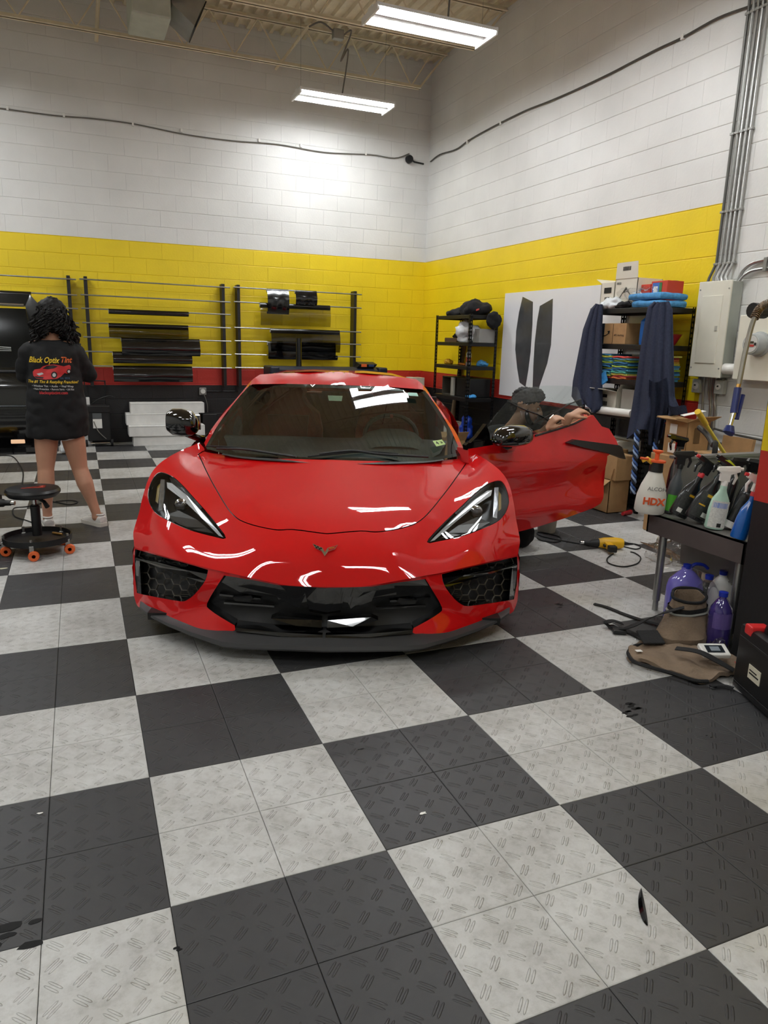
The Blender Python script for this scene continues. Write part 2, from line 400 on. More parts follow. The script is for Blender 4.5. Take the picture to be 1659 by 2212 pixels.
# ------------------------------------------------------------------ strip lights
LENS = mat('light_lens', (1, 1, 1), .5, var=0, emit=(.95, .98, 1.0), es=LAMP)
WHM = mat('white_enamel', '#e8e8e6', .35, var=.02)
def strip_light(x, y, label, grp):
    t = thing('strip_light', label, 'light fixture', (x, y, LZ), grp)
    MB().box((x - .61, y - .05, LZ + .045), (x + .61, y + .05, LZ + .09), bev=.006).obj('housing', WHM, t)
    for s in (-1, 1):
        m = MB(); c = y + s * .125; pr = []
        for k in range(9):
            a = pi * k / 8; pr.append((c + .068 * cos(a), LZ + .035 - .026 * sin(a)))
        m.rings([[(x - .6, p[0], p[1]) for p in pr], [(x + .6, p[0], p[1]) for p in pr]]); m.obj('lens', LENS, t, smooth=True)
        MB().box((x - .61, c - .085, LZ + .037), (x + .61, c + .085, LZ + .05)).box((x - .61, c - .088, LZ + .023), (x + .61, c - .084, LZ + .05)).box((x - .61, c + .084, LZ + .023), (x + .61, c + .088, LZ + .05)).obj('reflector', WHM, t)  # side skirts added to keep the lens light off the upper walls
    for s in (-1, 1):
        MB().box((x + s * .605 - .01, y - .2, LZ - .004), (x + s * .605 + .01, y + .2, LZ + .06)).obj('end_cap', WHM, t)
        MB().tube([(x + s * .55, y, LZ + .09), (x + s * .55, y, ZC)], .0016, 4).obj('hanging_wire', GREYCABLE, t)
    return t
for k, (x, y) in enumerate(LIGHT_SPOTS):
    lab = ('white twin-tube strip light hanging nearest the back wall', 'white twin-tube strip light hanging in front of the corner, largest in view')[k] if k < 2 else 'white twin-tube strip light hanging outside the view'
    strip_light(x, y, lab, 'strip lights' if k < 2 else 'strip lights outside the view')
# cords
jb = at((730, 75), y=6.9)
m = MB(); m.box(jb - Vector((.06, .04, .05)), jb + Vector((.06, .04, .05)), bev=.006); tag(m.obj('junction_box', mat('galvanised_steel', '#9c9c98', .4, .7)), 'small galvanised junction box on the joist above the lights', 'electrical box')
p = [jb + Vector((.06, 0, 0)), jb + Vector((.16, 0, .06)), jb + Vector((.14, .3, -.15)), Vector((3.12, 7.55, LZ + .55)), Vector((3.1, 7.7, LZ + .1))]
tag(MB().tube(smooth_path(p), .009, 6).obj('power_cord', GREYCABLE, smooth=True), 'grey cord dropping from the junction box to the far strip light', 'cord')
p = [jb + Vector((-.06, 0, .03)), jb + Vector((-.2, 0, .09)), jb + Vector((-.32, .05, .04))]
tag(MB().tube(smooth_path(p), .009, 6).obj('power_cord', GREYCABLE, smooth=True), 'short grey flexible conduit looping left from the ceiling junction box', 'conduit')
tag(MB().tube([(3.3, 5.25, LZ + .1), (3.32, 5.2, 5.3)], .009, 6).obj('power_cord', GREYCABLE), 'straight grey cord above the nearer strip light', 'cord')
# duct
duct = thing('air_duct', 'insulated silver sheet metal duct with angled outlet under the deck', 'duct', (0.9, 7.4, 5.0))
GALV = mat('galvanised_steel', '#9c9c98', .4, .7); INS = mat('foil_insulation', '#b9bdb2', .55, .2, bump=.4, bscale=14)
dx0, dx1 = .60, 1.02
m = MB(); m.box((dx0, 7.1, 4.66), (dx1 - .02, 7.75, 5.32), bev=.02); m.disp(.01, 6); m.obj('wrapped_plenum', INS, duct)
m = MB(); m.prism([(dx1 - .03, 7.15, 4.95), (dx1 - .03, 7.15, 5.25), (dx1 + .12, 7.15, 5.25), (dx1 + .34, 7.15, 4.92), (dx1 + .22, 7.15, 4.66), (dx1 + .0, 7.15, 4.82)], (0, .5, 0)); m.obj('elbow', GALV, duct)
m = MB(); m.prism([(dx1 + .345, 7.17, 4.92), (dx1 + .225, 7.17, 4.66), (dx1 + .235, 7.17, 4.65), (dx1 + .36, 7.17, 4.92)], (0, .46, 0)); m.obj('outlet_grille', BLKPL, duct)
for dz in (0, .14): MB().box((dx1 - .08, 7.09, 4.86 + dz), (dx1 + .1, 7.097, 4.93 + dz)).obj('warning_sticker', PAPER, duct)
# wall cable with clips and the black speaker ball
WC = [(-40, 228), (0, 233), (120, 250), (200, 255), (290, 268), (400, 290), (500, 303), (600, 312), (700, 328), (800, 334), (852, 341), (884, 331)]
p = smooth_path([at(q, y=YB - .02) + Vector((0, 0, random.uniform(-.006, .006))) for q in WC], 5)
t = thing('wall_cable', 'grey twin cable clipped high along the back wall', 'cable', p[0])
MB().tube(p, .008, 5).obj('cable', GREYCABLE, t, smooth=True)
for q in (16, 138, 287, 392, 560, 650, 790):
    c = at((q, 234 + (q - 16) * .127), y=YB - .02); MB().box(c - Vector((.012, .012, .02)), c + Vector((.012, .012, .02))).obj('cable_clip', WHITEP, t)
WR = [(930, 349), (950, 335), (985, 322), (1012, 303), (1060, 277), (1130, 243), (1180, 222), (1235, 198), (1310, 165), (1365, 133), (1420, 108), (1475, 80), (1550, 38), (1620, 12), (1659, -2)]
p = smooth_path([at(q, x=XR - .02) + Vector((0, 0, random.uniform(-.008, .008))) for q in WR], 5)
t = thing('wall_cable', 'grey twin cable clipped high along the right wall', 'cable', p[0])
MB().tube(p, .010, 5).obj('cable', mat('dark_cable', '#4b4842', .6), t, smooth=True)
for q in ((1010, 306), (1082, 266), (1475, 80)):
    c = at(q, x=XR - .02); MB().box(c - Vector((.012, .015, .02)), c + Vector((.012, .015, .02))).obj('cable_clip', WHITEP, t)
c = at((884, 344), y=YB - .05)
m = MB(); m.lathe([(0, -.05), (.045, -.045), (.056, -.02), (.056, .02), (.04, .035), (.0, .04)], c, 24, axis='y'); sp = tag(m.obj('wall_camera', mat('black_speaker', '#0c0d12', .5), smooth=True), 'round black camera or speaker mounted high in the room corner', 'camera')
MB().tube([c + Vector((.05, .02, 0)), c + Vector((.1, .03, -.02)), c + Vector((.25, .035, -.03))], .012, 6).obj('cable_tail', BLKPL, None)
bpy.data.objects[[o.name for o in COL.objects if o.name.startswith('cable_tail')][0]].parent = sp
o = [o for o in COL.objects if o.name.startswith('cable_tail')][0]; o.data.transform(Matrix.Translation(-sp.location))
# ================================================================== the red sports car
CARTH = radians(20.3); ROLL = radians(-.28)
CARM = Matrix.Translation((0.808, 1.223, 0.0)) @ Matrix.Rotation(-CARTH, 4, 'Z') @ Matrix.Rotation(-ROLL, 4, 'Y')
CARI = CARM.inverted(); CE = CARI @ CAM; CR = CARI.to_3x3()
def cl(q, v):                       # traced point at distance v behind the nose -> car coordinates (u across, v back, z up)
    d = CR @ ray(q); t = (v - CE.y) / d.y; return CE + d * t
def cw(p): return CARM @ Vector(p)
EV, EZ = CE.y, CE.z
def dom(p): k = p[1] - EV; return (abs(p[0]) / k, (p[2] - EZ) / k)
class TPS:
    """smooth depth surface v(X, Y) through control points, symmetric about the centre line"""
    def __init__(s, ctrl, lam=1e-7, sym=True):
        P = []; V = []
        for X, Y, v in ctrl:
            P.append((X, Y)); V.append(v)
            if sym and abs(X) > 1e-3: P.append((-X, Y)); V.append(v)
        P = np.array(P); V = np.array(V); n = len(P); s.P = P
        K = s.k(P, P) + lam * np.eye(n); A = np.zeros((n + 3, n + 3)); A[:n, :n] = K; A[:n, n] = 1; A[:n, n + 1:] = P; A[n, :n] = 1; A[n + 1:, :n] = P.T
        s.w = np.linalg.solve(A, np.concatenate([V, np.zeros(3)]))
    @staticmethod
    def k(a, b):
        d = ((a[:, None, :] - b[None]) ** 2).sum(-1); return .5 * d * np.log(d + 1e-12)
    def __call__(s, Q):
        Q = np.atleast_2d(np.array(Q, float)); n = len(s.P); return s.k(Q, s.P) @ s.w[:n] + s.w[n] + Q @ s.w[n + 1:]
def up(X, Y, v): k = v - EV; return Vector((X * k, v, EZ + Y * k))
def solve(q, f, v=.4):              # trace a pixel onto the surface f
    for _ in range(12):
        p = cl(q, v); v = float(f([dom(p)])[0])
    return cl(q, v)
def in_poly(pts, poly):
    pts = np.asarray(pts); x, y = pts[:, 0], pts[:, 1]; c = np.zeros(len(pts), bool); n = len(poly)
    for i in range(n):
        x1, y1 = poly[i]; x2, y2 = poly[(i + 1) % n]
        if y1 == y2: continue
        m = ((y1 > y) != (y2 > y)) & (x < (x2 - x1) * (y - y1) / (y2 - y1) + x1); c ^= m
    return c
def resamp(poly, step, closed=True):
    out = []; n = len(poly)
    for i in range(n if closed else n - 1):
        a = np.array(poly[i]); b = np.array(poly[(i + 1) % n]); L = np.hypot(*(b - a)); k = max(1, int(round(L / step)))
        for j in range(k): out.append(tuple(a + (b - a) * j / k))
    if not closed: out.append(tuple(poly[-1]))
    return out
def tri(outline, holes=(), step=.006, margin=.45):
    """triangulated planar region with holes; returns points and triangles"""
    outline = resamp(outline, step); holes = [resamp(h, step) for h in holes]
    V = list(outline); E = [(i, (i + 1) % len(outline)) for i in range(len(outline))]
    for h in holes:
        b = len(V); V += h; E += [(b + i, b + (i + 1) % len(h)) for i in range(len(h))]
    B = np.array(V); lo, hi = B.min(0), B.max(0); g = []
    ny = int((hi[1] - lo[1]) / (step * .866)) + 1
    for j in range(ny):
        y = lo[1] + (j + .5) * step * .866; xs = np.arange(lo[0] + (.5 * step if j % 2 else 0), hi[0], step); g += [(x, y) for x in xs]
    if g:
        g = np.array(g); k = in_poly(g, outline)
        for h in holes: k &= ~in_poly(g, h)
        g = g[k]
        if len(g):
            d = np.sqrt(((g[:, None, :] - B[None]) ** 2).sum(-1)).min(1); g = g[d > margin * step]
        V += [tuple(q) for q in g]
    r = delaunay_2d_cdt([Vector(q) for q in V], E, [], 0, 1e-7)
    pv = np.array([(q.x, q.y) for q in r[0]]); F = [f for f in r[2]]
    cen = np.array([pv[f].mean(0) for f in F]); k = in_poly(cen, outline)
    for h in holes: k &= ~in_poly(cen, h)
    return pv, [F[i] for i in range(len(F)) if k[i]]
def sheet(name, outline, holes, fn, m, parent, step=.006, smooth=True, thick=0, label=None, ang=60):
    pv, F = tri(outline, holes, step); mb = MB(); P3 = fn(pv)
    vs = [mb.bm.verts.new(p) for p in P3]
    for f in F:
        try: mb.bm.faces.new([vs[i] for i in f])
        except ValueError: pass
    bmesh.ops.recalc_face_normals(mb.bm, faces=mb.bm.faces[:])
    if sum(f.normal.dot(f.calc_center_median() - Vector((0, 2.3, .3))) * f.calc_area() for f in mb.bm.faces) < 0: bmesh.ops.reverse_faces(mb.bm, faces=mb.bm.faces[:])
    if thick:
        bmesh.ops.recalc_face_normals(mb.bm, faces=mb.bm.faces[:]); bmesh.ops.solidify(mb.bm, geom=mb.bm.faces[:], thickness=thick)
    mb.xf(CARM); return mb.obj(name, m, parent, smooth=smooth, label=label, ang=ang, recalc=False)
# ---- controls of the nose: (pixel, v)
FC = [((697, 1268), .06), ((702, 1192), .145), ((702, 1154), .24), ((706, 1110), .40), ((709, 1070), .60), ((712, 1030), .83), ((715, 990), 1.08),
      ((600, 1262), .072), ((510, 1240), .115), ((450, 1228), .165), ((380, 1207), .25), ((330, 1194), .36), ((294, 1184), .50),
      ((640, 1215), .115), ((560, 1190), .17), ((480, 1185), .235), ((400, 1165), .315), ((340, 1150), .42), ((289, 1150), .56),
      ((600, 1146), .27), ((545, 1136), .32), ((517, 1124), .37), ((497, 1108), .44), ((472, 1070), .66), ((455, 1040), .86), ((440, 1008), 1.10), ((427, 983), 1.33),
      ((600, 1100), .44), ((600, 1050), .72), ((600, 1010), .98), ((610, 984), 1.15), ((530, 1090), .50), ((520, 1040), .82), ((510, 1000), 1.10), ((500, 977), 1.28),
      ((487, 1162), .295), ((444, 1105), .52), ((415, 1070), .66), ((390, 1046), .76), ((363, 1024), .85), ((349, 1020), .87),
      ((325, 1046), .78), ((321, 1089), .64), ((341, 1111), .53), ((401, 1141), .385),
      ((440, 1050), .78), ((420, 1020), .95), ((400, 995), 1.10), ((379, 981), 1.14), ((355, 996), 1.00), ((330, 1016), .90), ((312, 1060), .77), ((301, 1105), .68), ((423, 962), 1.38), ((445, 972), 1.38)]
LC = [((446, 1306), .185), ((507, 1350), .125), ((461, 1366), .12), ((430, 1345), .16), ((390, 1298), .235), ((415, 1270), .19), ((470, 1262), .15), ((345, 1295), .33), ((309, 1284), .42), ((293, 1284), .52),
      ((302, 1312), .44), ((360, 1340), .27), ((410, 1325), .205), ((600, 1355), .10), ((697, 1368), .09), ((697, 1310), .13), ((560, 1310), .15), ((340, 1240), .37), ((291, 1230), .55), ((450, 1250), .165), ((480, 1290), .16)]
def mk(C, lam=1e-7): return TPS([(*dom(cl(q, v)), v) for q, v in C], lam)
FU = mk(FC, 4e-6); FL = mk([c for c in LC] + [((697, 1268), .075), ((600, 1262), .088), ((510, 1240), .13), ((450, 1228), .178), ((380, 1207), .262), ((330, 1194), .37), ((294, 1184), .505), ((289, 1150), .565)])
def tr(pts, f, v=.4): return [dom(solve(q, f, v)) for q in pts]
def spl(P, k=4, closed=False):
    Q = [Vector((*p, 0)) for p in P]
    if closed: Q = [Q[-1]] + Q + Q[:2]
    o = [(p.x, p.y) for p in smooth_path(Q, k)]
    if closed: o = o[k:-(k + 0)][:len(P) * k]
    return o
def mir(P): return [(-x, y) for x, y in P][::-1]
RED = mat('red_car_paint', (.57, .003, .004), .55, .0, coat=1, var=.0, spec=.08)
MATTE = mat('dark_grey_lip_plastic', '#3b3b3c', .5, var=.05)
car = thing('sports_car', 'glossy red low sports car with black mirrors and its driver door open', 'car', tuple(cw((0, 2.2, 0))))
# outlines in the view domain, half car (X > 0), traced on the left of the picture
seam = spl(tr([(702, 1154), (634, 1145), (602, 1146), (570, 1141), (542, 1134), (517, 1124), (499, 1109), (484, 1088), (472, 1068), (455, 1038), (440, 1008), (430, 986)], FU), 3)
seam[0] = (0, seam[0][1])
corner = tr([(427, 981), (436, 975)], FU, 1.3)
cowl = spl(tr([(442, 973), (455, 976), (500, 981), (560, 985), (610, 988), (660, 990), (715, 991)], FU, 1.2), 3); cowl[-1] = (0, cowl[-1][1])
hoodhalf = seam + corner + cowl
def rightloop(h):            # closes a half outline that starts and ends on the centre line
    return h + mir(h)[1:-1]
def insetp(poly, d):
    n = len(poly); P = np.array(poly); o = []
    A = sum(P[i][0] * P[(i + 1) % n][1] - P[(i + 1) % n][0] * P[i][1] for i in range(n)); s = 1 if A > 0 else -1
    for i in range(n):
        a, b, c = P[i - 1], P[i], P[(i + 1) % n]; t = (c - a) / (np.hypot(*(c - a)) + 1e-9); o.append(tuple(b + s * d * np.array((-t[1], t[0]))))
    return o
HOOD = rightloop(hoodhalf)
def fU(pv): return [up(x, y, v) for (x, y), v in zip(pv, FU(pv))]
def fL(pv): return [up(x, y, v) for (x, y), v in zip(pv, FL(pv))]
def off(f, d, dz=0):         # a surface pushed back from the skin by d
    return lambda pv: [up(x, y, v + d) + Vector((0, 0, dz)) for (x, y), v in zip(pv, f(pv))]
sheet('hood', insetp(HOOD, .0015), [], fU, RED, car, .0075)
_s = seam + corner; mb = MB()
for s in (-1, 1):
    A = off(FU, .002)(_s); mb.rings([[Vector((s * (p.x + dx), p.y + dy, p.z - dz)) for p in A] for dx, dy, dz in ((.006, -.003, .006), (0, .004, .014), (-.008, .010, .006))], cap=False, close=False)
mb.xf(CARM); mb.obj('hood_gap', BLKPL, car)
# headlight outline
hl = spl(tr([(349, 1021), (372, 1030), (395, 1050), (420, 1078), (446, 1107), (468, 1134), (487, 1162), (462, 1158), (430, 1150), (401, 1141), (368, 1126), (341, 1111), (328, 1096), (321, 1078), (321, 1060), (327, 1042), (337, 1026)], FU), 3, True)
sil = spl(tr([(289, 1168), (288, 1150), (294, 1128), (301, 1105), (306, 1082), (312, 1060), (320, 1036), (331, 1016), (345, 1001), (360, 990), (379, 979), (400, 969), (423, 960)], FU), 3)
low_u = spl(tr([(697, 1268), (640, 1266), (600, 1261), (540, 1248), (483, 1235), (450, 1228), (410, 1217), (370, 1206), (330, 1194), (302, 1186), (290, 1182)], FU), 3); low_u[0] = (0, low_u[0][1])
base = tr([(430, 956), (441, 968)], FU, 1.4)
top = [(x, y) for x, y in corner]
fhalf = low_u + sil + base + [cowl[0]] + top[::-1] + seam[::-1]       # half ring around the hood
for sgn, nm in ((-1, 'left'), (1, 'right')):
    f = (lambda s: (lambda pv: [Vector((s * p.x, p.y, p.z)) for p in fU(pv)]))(sgn)
    sheet('front_fender', fhalf, [insetp(hl, -.0008)], f, RED, car, .0075)
# crease under the nose: the upper skin rolls in to the lower fascia
lowL = spl(tr([(697, 1268), (600, 1261), (540, 1248), (483, 1235), (450, 1228), (370, 1206), (330, 1194), (290, 1182)], FL), 3); lowL[0] = (0, lowL[0][1])
grille = tr([(697, 1270), (600, 1264), (540, 1252), (484, 1243)], FL) + spl(tr([(484, 1243), (465, 1272), (447, 1304), (452, 1316), (478, 1334), (507, 1351)], FL), 2)[1:] + tr([(508, 1358), (600, 1366), (697, 1372)], FL)
grille[0] = (0, grille[0][1]); grille[-1] = (0, grille[-1][1])
vent = spl(tr([(449, 1231), (446, 1246), (438, 1262), (420, 1284), (404, 1296), (390, 1299), (350, 1292), (312, 1285)], FL), 2) + tr([(296, 1281), (292, 1250), (291, 1205), (292, 1186), (330, 1197), (380, 1211), (420, 1222)], FL)
lowbot = spl(tr([(289, 1284), (294, 1303), (303, 1314), (340, 1332), (380, 1347), (420, 1358), (461, 1367), (490, 1367), (508, 1361)], FL), 2)
cheek = lowL[:1] + lowL[1:] + [tuple(q) for q in tr([(287, 1200), (288, 1250)], FL)] + lowbot + grille[::-1][2:]
# clean start (grille top centre .. crease centre)
cheek = [p for p in cheek if True]
for s in (-1, 1):
    f = (lambda s: (lambda pv: [Vector((s * p.x, p.y, p.z)) for p in fL(pv)]))(s)
    sheet('bumper_fascia', cheek, [vent], f, RED, car, .0055)
    # side vent: recessed black cavity, rim, hex mesh and blade
    f2 = (lambda s: (lambda pv: [Vector((s * p.x, p.y, p.z)) for p in off(FL, .07)(pv)]))(s)
    vt = sheet('side_vent', insetp(vent, -.003), [], f2, BLKPL, car, .008)
    V = [Vector((s * p.x, p.y, p.z)) for p in fL(vent)]; mb = MB(); mb.rings([[p + Vector((0, -.001, 0)) for p in V], [p + Vector((-s * .012, .004, 0)) for p in V], [p + Vector((0, .075, 0)) for p in V]], cap=False); mb.xf(CARM); mb.obj('vent_rim', BLKGL, vt, smooth=True)
    # honeycomb
    mb = MB(); lo = np.array(vent).min(0); hi = np.array(vent).max(0); hx, hy = .0155, .0085; j = 0; y = lo[1]
    inn = insetp(vent, .002)
    while y < hi[1] + hy:
        x = lo[0] + (hx * .75 if j % 2 else 0)
        while x < hi[0]:
            pts = [(x + dx * hx, y + dy * hy) for dx, dy in ((-.5, 0), (-.27, 1), (.27, 1), (.5, 0), (.27, -1), (-.27, -1))]
            for a, b in ((0, 1), (1, 2), (2, 3), (3, 4), (4, 5), (5, 0)):
                if (a > 2): continue
                mid = [((pts[a][0] + pts[b][0]) / 2, (pts[a][1] + pts[b][1]) / 2)]
                if in_poly(mid, inn)[0]:
                    A, B = [Vector((s * p.x, p.y, p.z)) for p in off(FL, .045)([pts[a], pts[b]])]; mb.tube([A, B], .0035, 4)
            x += hx * 1.5
        y += hy; j += 1
    for kk in range(26):
        yy = lo[1] + (hi[1] - lo[1]) * (kk + .5) / 26; row = [(lo[0] + (hi[0] - lo[0]) * i / 24, yy) for i in range(25)]; ins = in_poly(row, inn); run = [row[i] for i in range(25) if ins[i]]
        if len(run) > 2: mb.tube([Vector((s * p.x, p.y, p.z)) for p in off(FL, .06)([run[0], run[-1]])], .0016, 4)
    mb.xf(CARM); stuff(mb.obj('honeycomb_mesh', mat('grille_mesh', '#3a352c', .45), vt))
    # blade
    bl = [(291, 1205), (345, 1216), (400, 1231), (448, 1240), (447, 1255), (436, 1258), (400, 1246), (345, 1226), (306, 1212), (293, 1211)]
    P = [Vector((s * p.x, p.y, p.z)) for p in (solve(q, FL) for q in bl)]
    mb = MB(); mb.prism([p + Vector((0, .0, 0)) for p in P], (0, .05, .01)); mb.xf(CARM); mb.obj('vent_blade', BLKGL, vt)
    P = [Vector((s * p.x, p.y, p.z)) for p in (solve(q, FL) for q in [(291, 1208), (301, 1212), (305, 1286), (296, 1282)])]
    mb = MB(); mb.prism([p + Vector((0, .004, 0)) for p in P], (0, .04, 0)); mb.xf(CARM); mb.obj('vent_edge', BLKGL, vt)
# crease lip closing the step between the two skins
mb = MB(); A = fU(low_u); B = off(FL, .0)(low_u)
for s in (-1, 1):
    mb.rings([[Vector((s * p.x, p.y, p.z)) for p in A], [Vector((s * p.x, p.y + .03, p.z - .006)) for p in A]], cap=False, close=False)
mb.xf(CARM); mb.obj('nose_edge', RED, car, smooth=True)
# centre grille: gloss black recessed panels
G = rightloop(grille)
gp = sheet('grille', insetp(G, -.002), [], off(FL, .075), BLKPL, car, .009)
mb = MB(); V = fL(G); mb.rings([[p for p in V], [p + Vector((0, .02, 0)) for p in V], [p + Vector((0, .08, 0)) for p in V]], cap=False); mb.xf(CARM); mb.obj('grille_rim', BLKGL, gp, smooth=True)
def gq(pts, d=.02): return [solve(q, FL) + Vector((0, d, 0)) for q in pts]
def both(name, pts, d, vec, m, par):
    for s in (-1, 1):
        P = [Vector((s * p.x, p.y, p.z)) for p in gq(pts, d)]; mb = MB(); mb.prism(P, vec); mb.xf(CARM); mb.obj(name, m, par)
both('upper_grille_panel', [(695, 1271), (600, 1266), (540, 1254), (486, 1246), (476, 1262), (520, 1286), (640, 1302), (662, 1300)], .03, (0, .03, 0), BLKGL, gp)
both('grille_wing', [(662, 1284), (590, 1276), (600, 1300), (645, 1318), (664, 1316)], .028, (0, .025, 0), BLKGL, gp)
mb = MB()
P = gq([(697, 1272), (655, 1270), (668, 1325), (697, 1328)], .02); Q = [Vector((-p.x, p.y, p.z)) for p in P]
ctr_t = Vector((0, P[0].y - .012, P[0].z)); ctr_b = Vector((0, P[3].y - .015, P[3].z))
mb.face([ctr_t, P[1], P[2], ctr_b]); mb.face([ctr_b, Q[2], Q[1], ctr_t]); mb.xf(CARM); mb.obj('centre_spine', BLKGL, gp)
both('lower_ledge', [(695, 1340), (600, 1330), (585, 1336), (640, 1352), (695, 1356)], .0, (0, .05, .0), BLKGL, gp)
both('intake_slat', [(560, 1300), (470, 1290), (470, 1294), (560, 1304)], .045, (0, .02, 0), BLKGL, gp)
both('intake_slat', [(590, 1316), (480, 1308), (480, 1312), (590, 1320)], .045, (0, .02, 0), BLKGL, gp)
both('radar_sensor', [(545, 1300), (535, 1306), (505, 1304), (500, 1296), (540, 1292)], .035, (0, .02, 0), BLKPL, gp)
both('lower_trim', [(697, 1368), (600, 1362), (511, 1352), (509, 1359), (600, 1370), (697, 1377)], -.02, (0, .09, .0), BLKGL, gp)
# headlights
HLH = mat('headlight_housing', '#2b2d2e', .3, .3); HLC = mat('headlight_reflector', '#b9bcc0', .2, .9, var=.2, vscale=30); DRL = mat('daytime_light_bar', '#dfe3e6', .15, .2, coat=1, var=0)
HGL = glass('headlight_cover', (.86, .87, .88), 0, 1.4)
for s in (-1, 1):
    F = lambda d, dz=0: (lambda pv: [Vector((s * p.x, p.y, p.z)) for p in off(FU, d, dz)(pv)])
    h = sheet('headlight', insetp(hl, -.0012), [], F(.09, -.035), HLH, car, .007)
    V = F(0)(hl); W = F(.09, -.035)(hl); mb = MB(); mb.rings([V, W], cap=False); mb.xf(CARM); mb.obj('lamp_rim', BLKGL, h, smooth=True)
    sheet('lamp_cover', insetp(hl, .0004), [], F(.002), HGL, h, .007)
    def strip(nm, pts, d, m, th=.012):
        P = [Vector((s * p.x, p.y, p.z)) for p in (solve(q, FU) + Vector((0, d, -d * .35)) for q in pts)]
        mb = MB(); mb.prism(P, (0, th, -.004)); mb.xf(CARM); mb.obj(nm, m, h)
    strip('running_light', [(357, 1040), (368, 1042), (400, 1068), (440, 1110), (470, 1147), (480, 1160), (470, 1156), (432, 1117), (392, 1078), (358, 1052)], .03, DRL)
    strip('side_reflector', [(343, 1033), (352, 1034), (352, 1060), (347, 1100), (338, 1102), (340, 1070)], .035, HLC)
    strip('upper_bezel', [(360, 1028), (372, 1034), (400, 1060), (430, 1095), (426, 1098), (396, 1066), (366, 1042)], .05, HLC)
    strip('lower_bezel', [(350, 1110), (380, 1100), (420, 1120), (455, 1150), (420, 1144), (380, 1130)], .06, mat('lamp_inner_panel', '#4a4a48', .35, .4))
    c = solve((383, 1090), FU) + Vector((0, .06, -.02)); c.x *= s
    mb = MB(); mb.ball(c, .028, 3); mb.xf(CARM); mb.obj('projector_lens', glass('projector_glass', (.5, .5, .52), .05, 1.6), h, smooth=True)
    mb = MB(); mb.lathe([(.024, -.01), (.034, 0), (.036, .012), (.026, .014)], c + Vector((0, .0, 0)), 20, axis='y'); mb.xf(CARM); mb.obj('projector_ring', CHROME, h, smooth=True)
    strip('side_marker', [(334, 1048), (341, 1040), (338, 1062), (335, 1085), (330, 1080)], .05, mat('amber_marker', '#9a8038', .3))
# front splitter
LP = [(0, 0.0, .066), (.2, .010, .066), (.38, .024, .065), (.46, .035, .070), (.53, .07, .077), (.62, .12, .084), (.75, .205, .097), (.86, .29, .110), (.925, .37, .118), (.955, .50, .122)]
mb = MB(); rs = []
for u, v, z in [(-a, b, c) for a, b, c in LP[::-1]] + LP[1:]:
    k = 1 - .55 * min(1, max(0, (abs(u) - .4) / .5)); rs.append([(u, v + .006, z), (u, v, z + .010 * k), (u, v + .004, z + .028 * k), (u * .995, v + .05, z + .042 * k), (u * .99, v + .10, z + .058 * k), (u * .97, v + .17, z + .056 * k), (u * .97, v + .17, z)])
mb.rings(rs, close=True); mb.xf(CARM); mb.obj('front_splitter', MATTE, car, smooth=True, ang=25)
# ---- nose badge: crossed flags
bp = solve((702, 1190), FU); n = (fU([(.0, dom(bp)[1] + .002)])[0] - fU([(.0, dom(bp)[1] - .002)])[0]).normalized()
FR = frame(bp + Vector((0, -.006, .004)), (1, 0, 0), n)
bd = thing_b = MB().prism([FR @ Vector(p) for p in [(-.058, .034, 0), (-.012, .012, 0), (0, -.012, 0), (.012, .012, 0), (.058, .030, 0), (.046, .006, 0), (.014, -.008, 0), (0, -.034, 0), (-.014, -.008, 0), (-.046, .010, 0)]], FR.to_3x3() @ Vector((0, 0, .004))).xf(CARM).obj('nose_badge', CHROME, car, label='small chrome crossed flags badge')
for poly, m in (([(-.053, .029, 0), (-.014, .010, 0), (-.016, -.005, 0), (-.044, .010, 0)], mat('badge_black', '#141414', .3, var=0)), ([(.053, .026, 0), (.016, .011, 0), (.016, -.004, 0), (.043, .007, 0)], mat('badge_red', '#b3121a', .3, var=0))):
    MB().prism([FR @ (Vector(p) + Vector((0, 0, .0042))) for p in poly], FR.to_3x3() @ Vector((0, 0, .001))).xf(CARM).obj('flag', m, bd)
mb = MB()
for i in range(5):
    for j in range(2):
        if (i + j) % 2: 
            x0 = -.049 + i * .007; y0 = .027 - i * .0036 - j * .008
            mb.prism([FR @ Vector(p) for p in [(x0, y0, .0054), (x0 + .006, y0 - .003, .0054), (x0 + .006, y0 - .009, .0054), (x0, y0 - .006, .0054)]], FR.to_3x3() @ Vector((0, 0, .0005)))
mb.xf(CARM).obj('checker_squares', CHROME, bd)
MB().prism([FR @ Vector(p) for p in [(.020, .012, .0054), (.044, .016, .0054), (.042, .011, .0054), (.020, .006, .0054)]], FR.to_3x3() @ Vector((0, 0, .0006))).xf(CARM).obj('gold_mark', mat('badge_gold', '#c8a040', .3, .8, var=0), bd)
# ---- greenhouse
def lin(qt, vt, qb, vb, q, bul=.009):      # depth of a pixel on the nearly straight rake between a header point and a cowl point
    a, b = cl(qt, vt), cl(qb, vb); lo, hi = vb - .2, vt + .2
    for _ in range(40):
        v = (lo + hi) / 2; p = cl(q, v); t = (v - b.y) / (a.y - b.y); z = b.z + (a.z - b.z) * t + bul * 4 * max(0, t * (1 - t))
        if p.z > z: lo = v
        else: hi = v
    return v
HD = [((721, 831), 1.91), ((620, 830), 1.93), ((542, 830), 2.00)]; CB = [((715, 994), 1.08), ((575, 984), 1.14), ((445, 967), 1.36)]
GC = HD + CB
for (a, va), (b, vb) in zip(HD, CB):
    for t in (.25, .5, .75):
        q = (a[0] + (b[0] - a[0]) * t, a[1] + (b[1] - a[1]) * t)
        if a[0] == 542: q = ((520, 852), (492, 886), (466, 925))[int(t * 4) - 1]
        GC.append((q, lin(a, va, b, vb, q)))
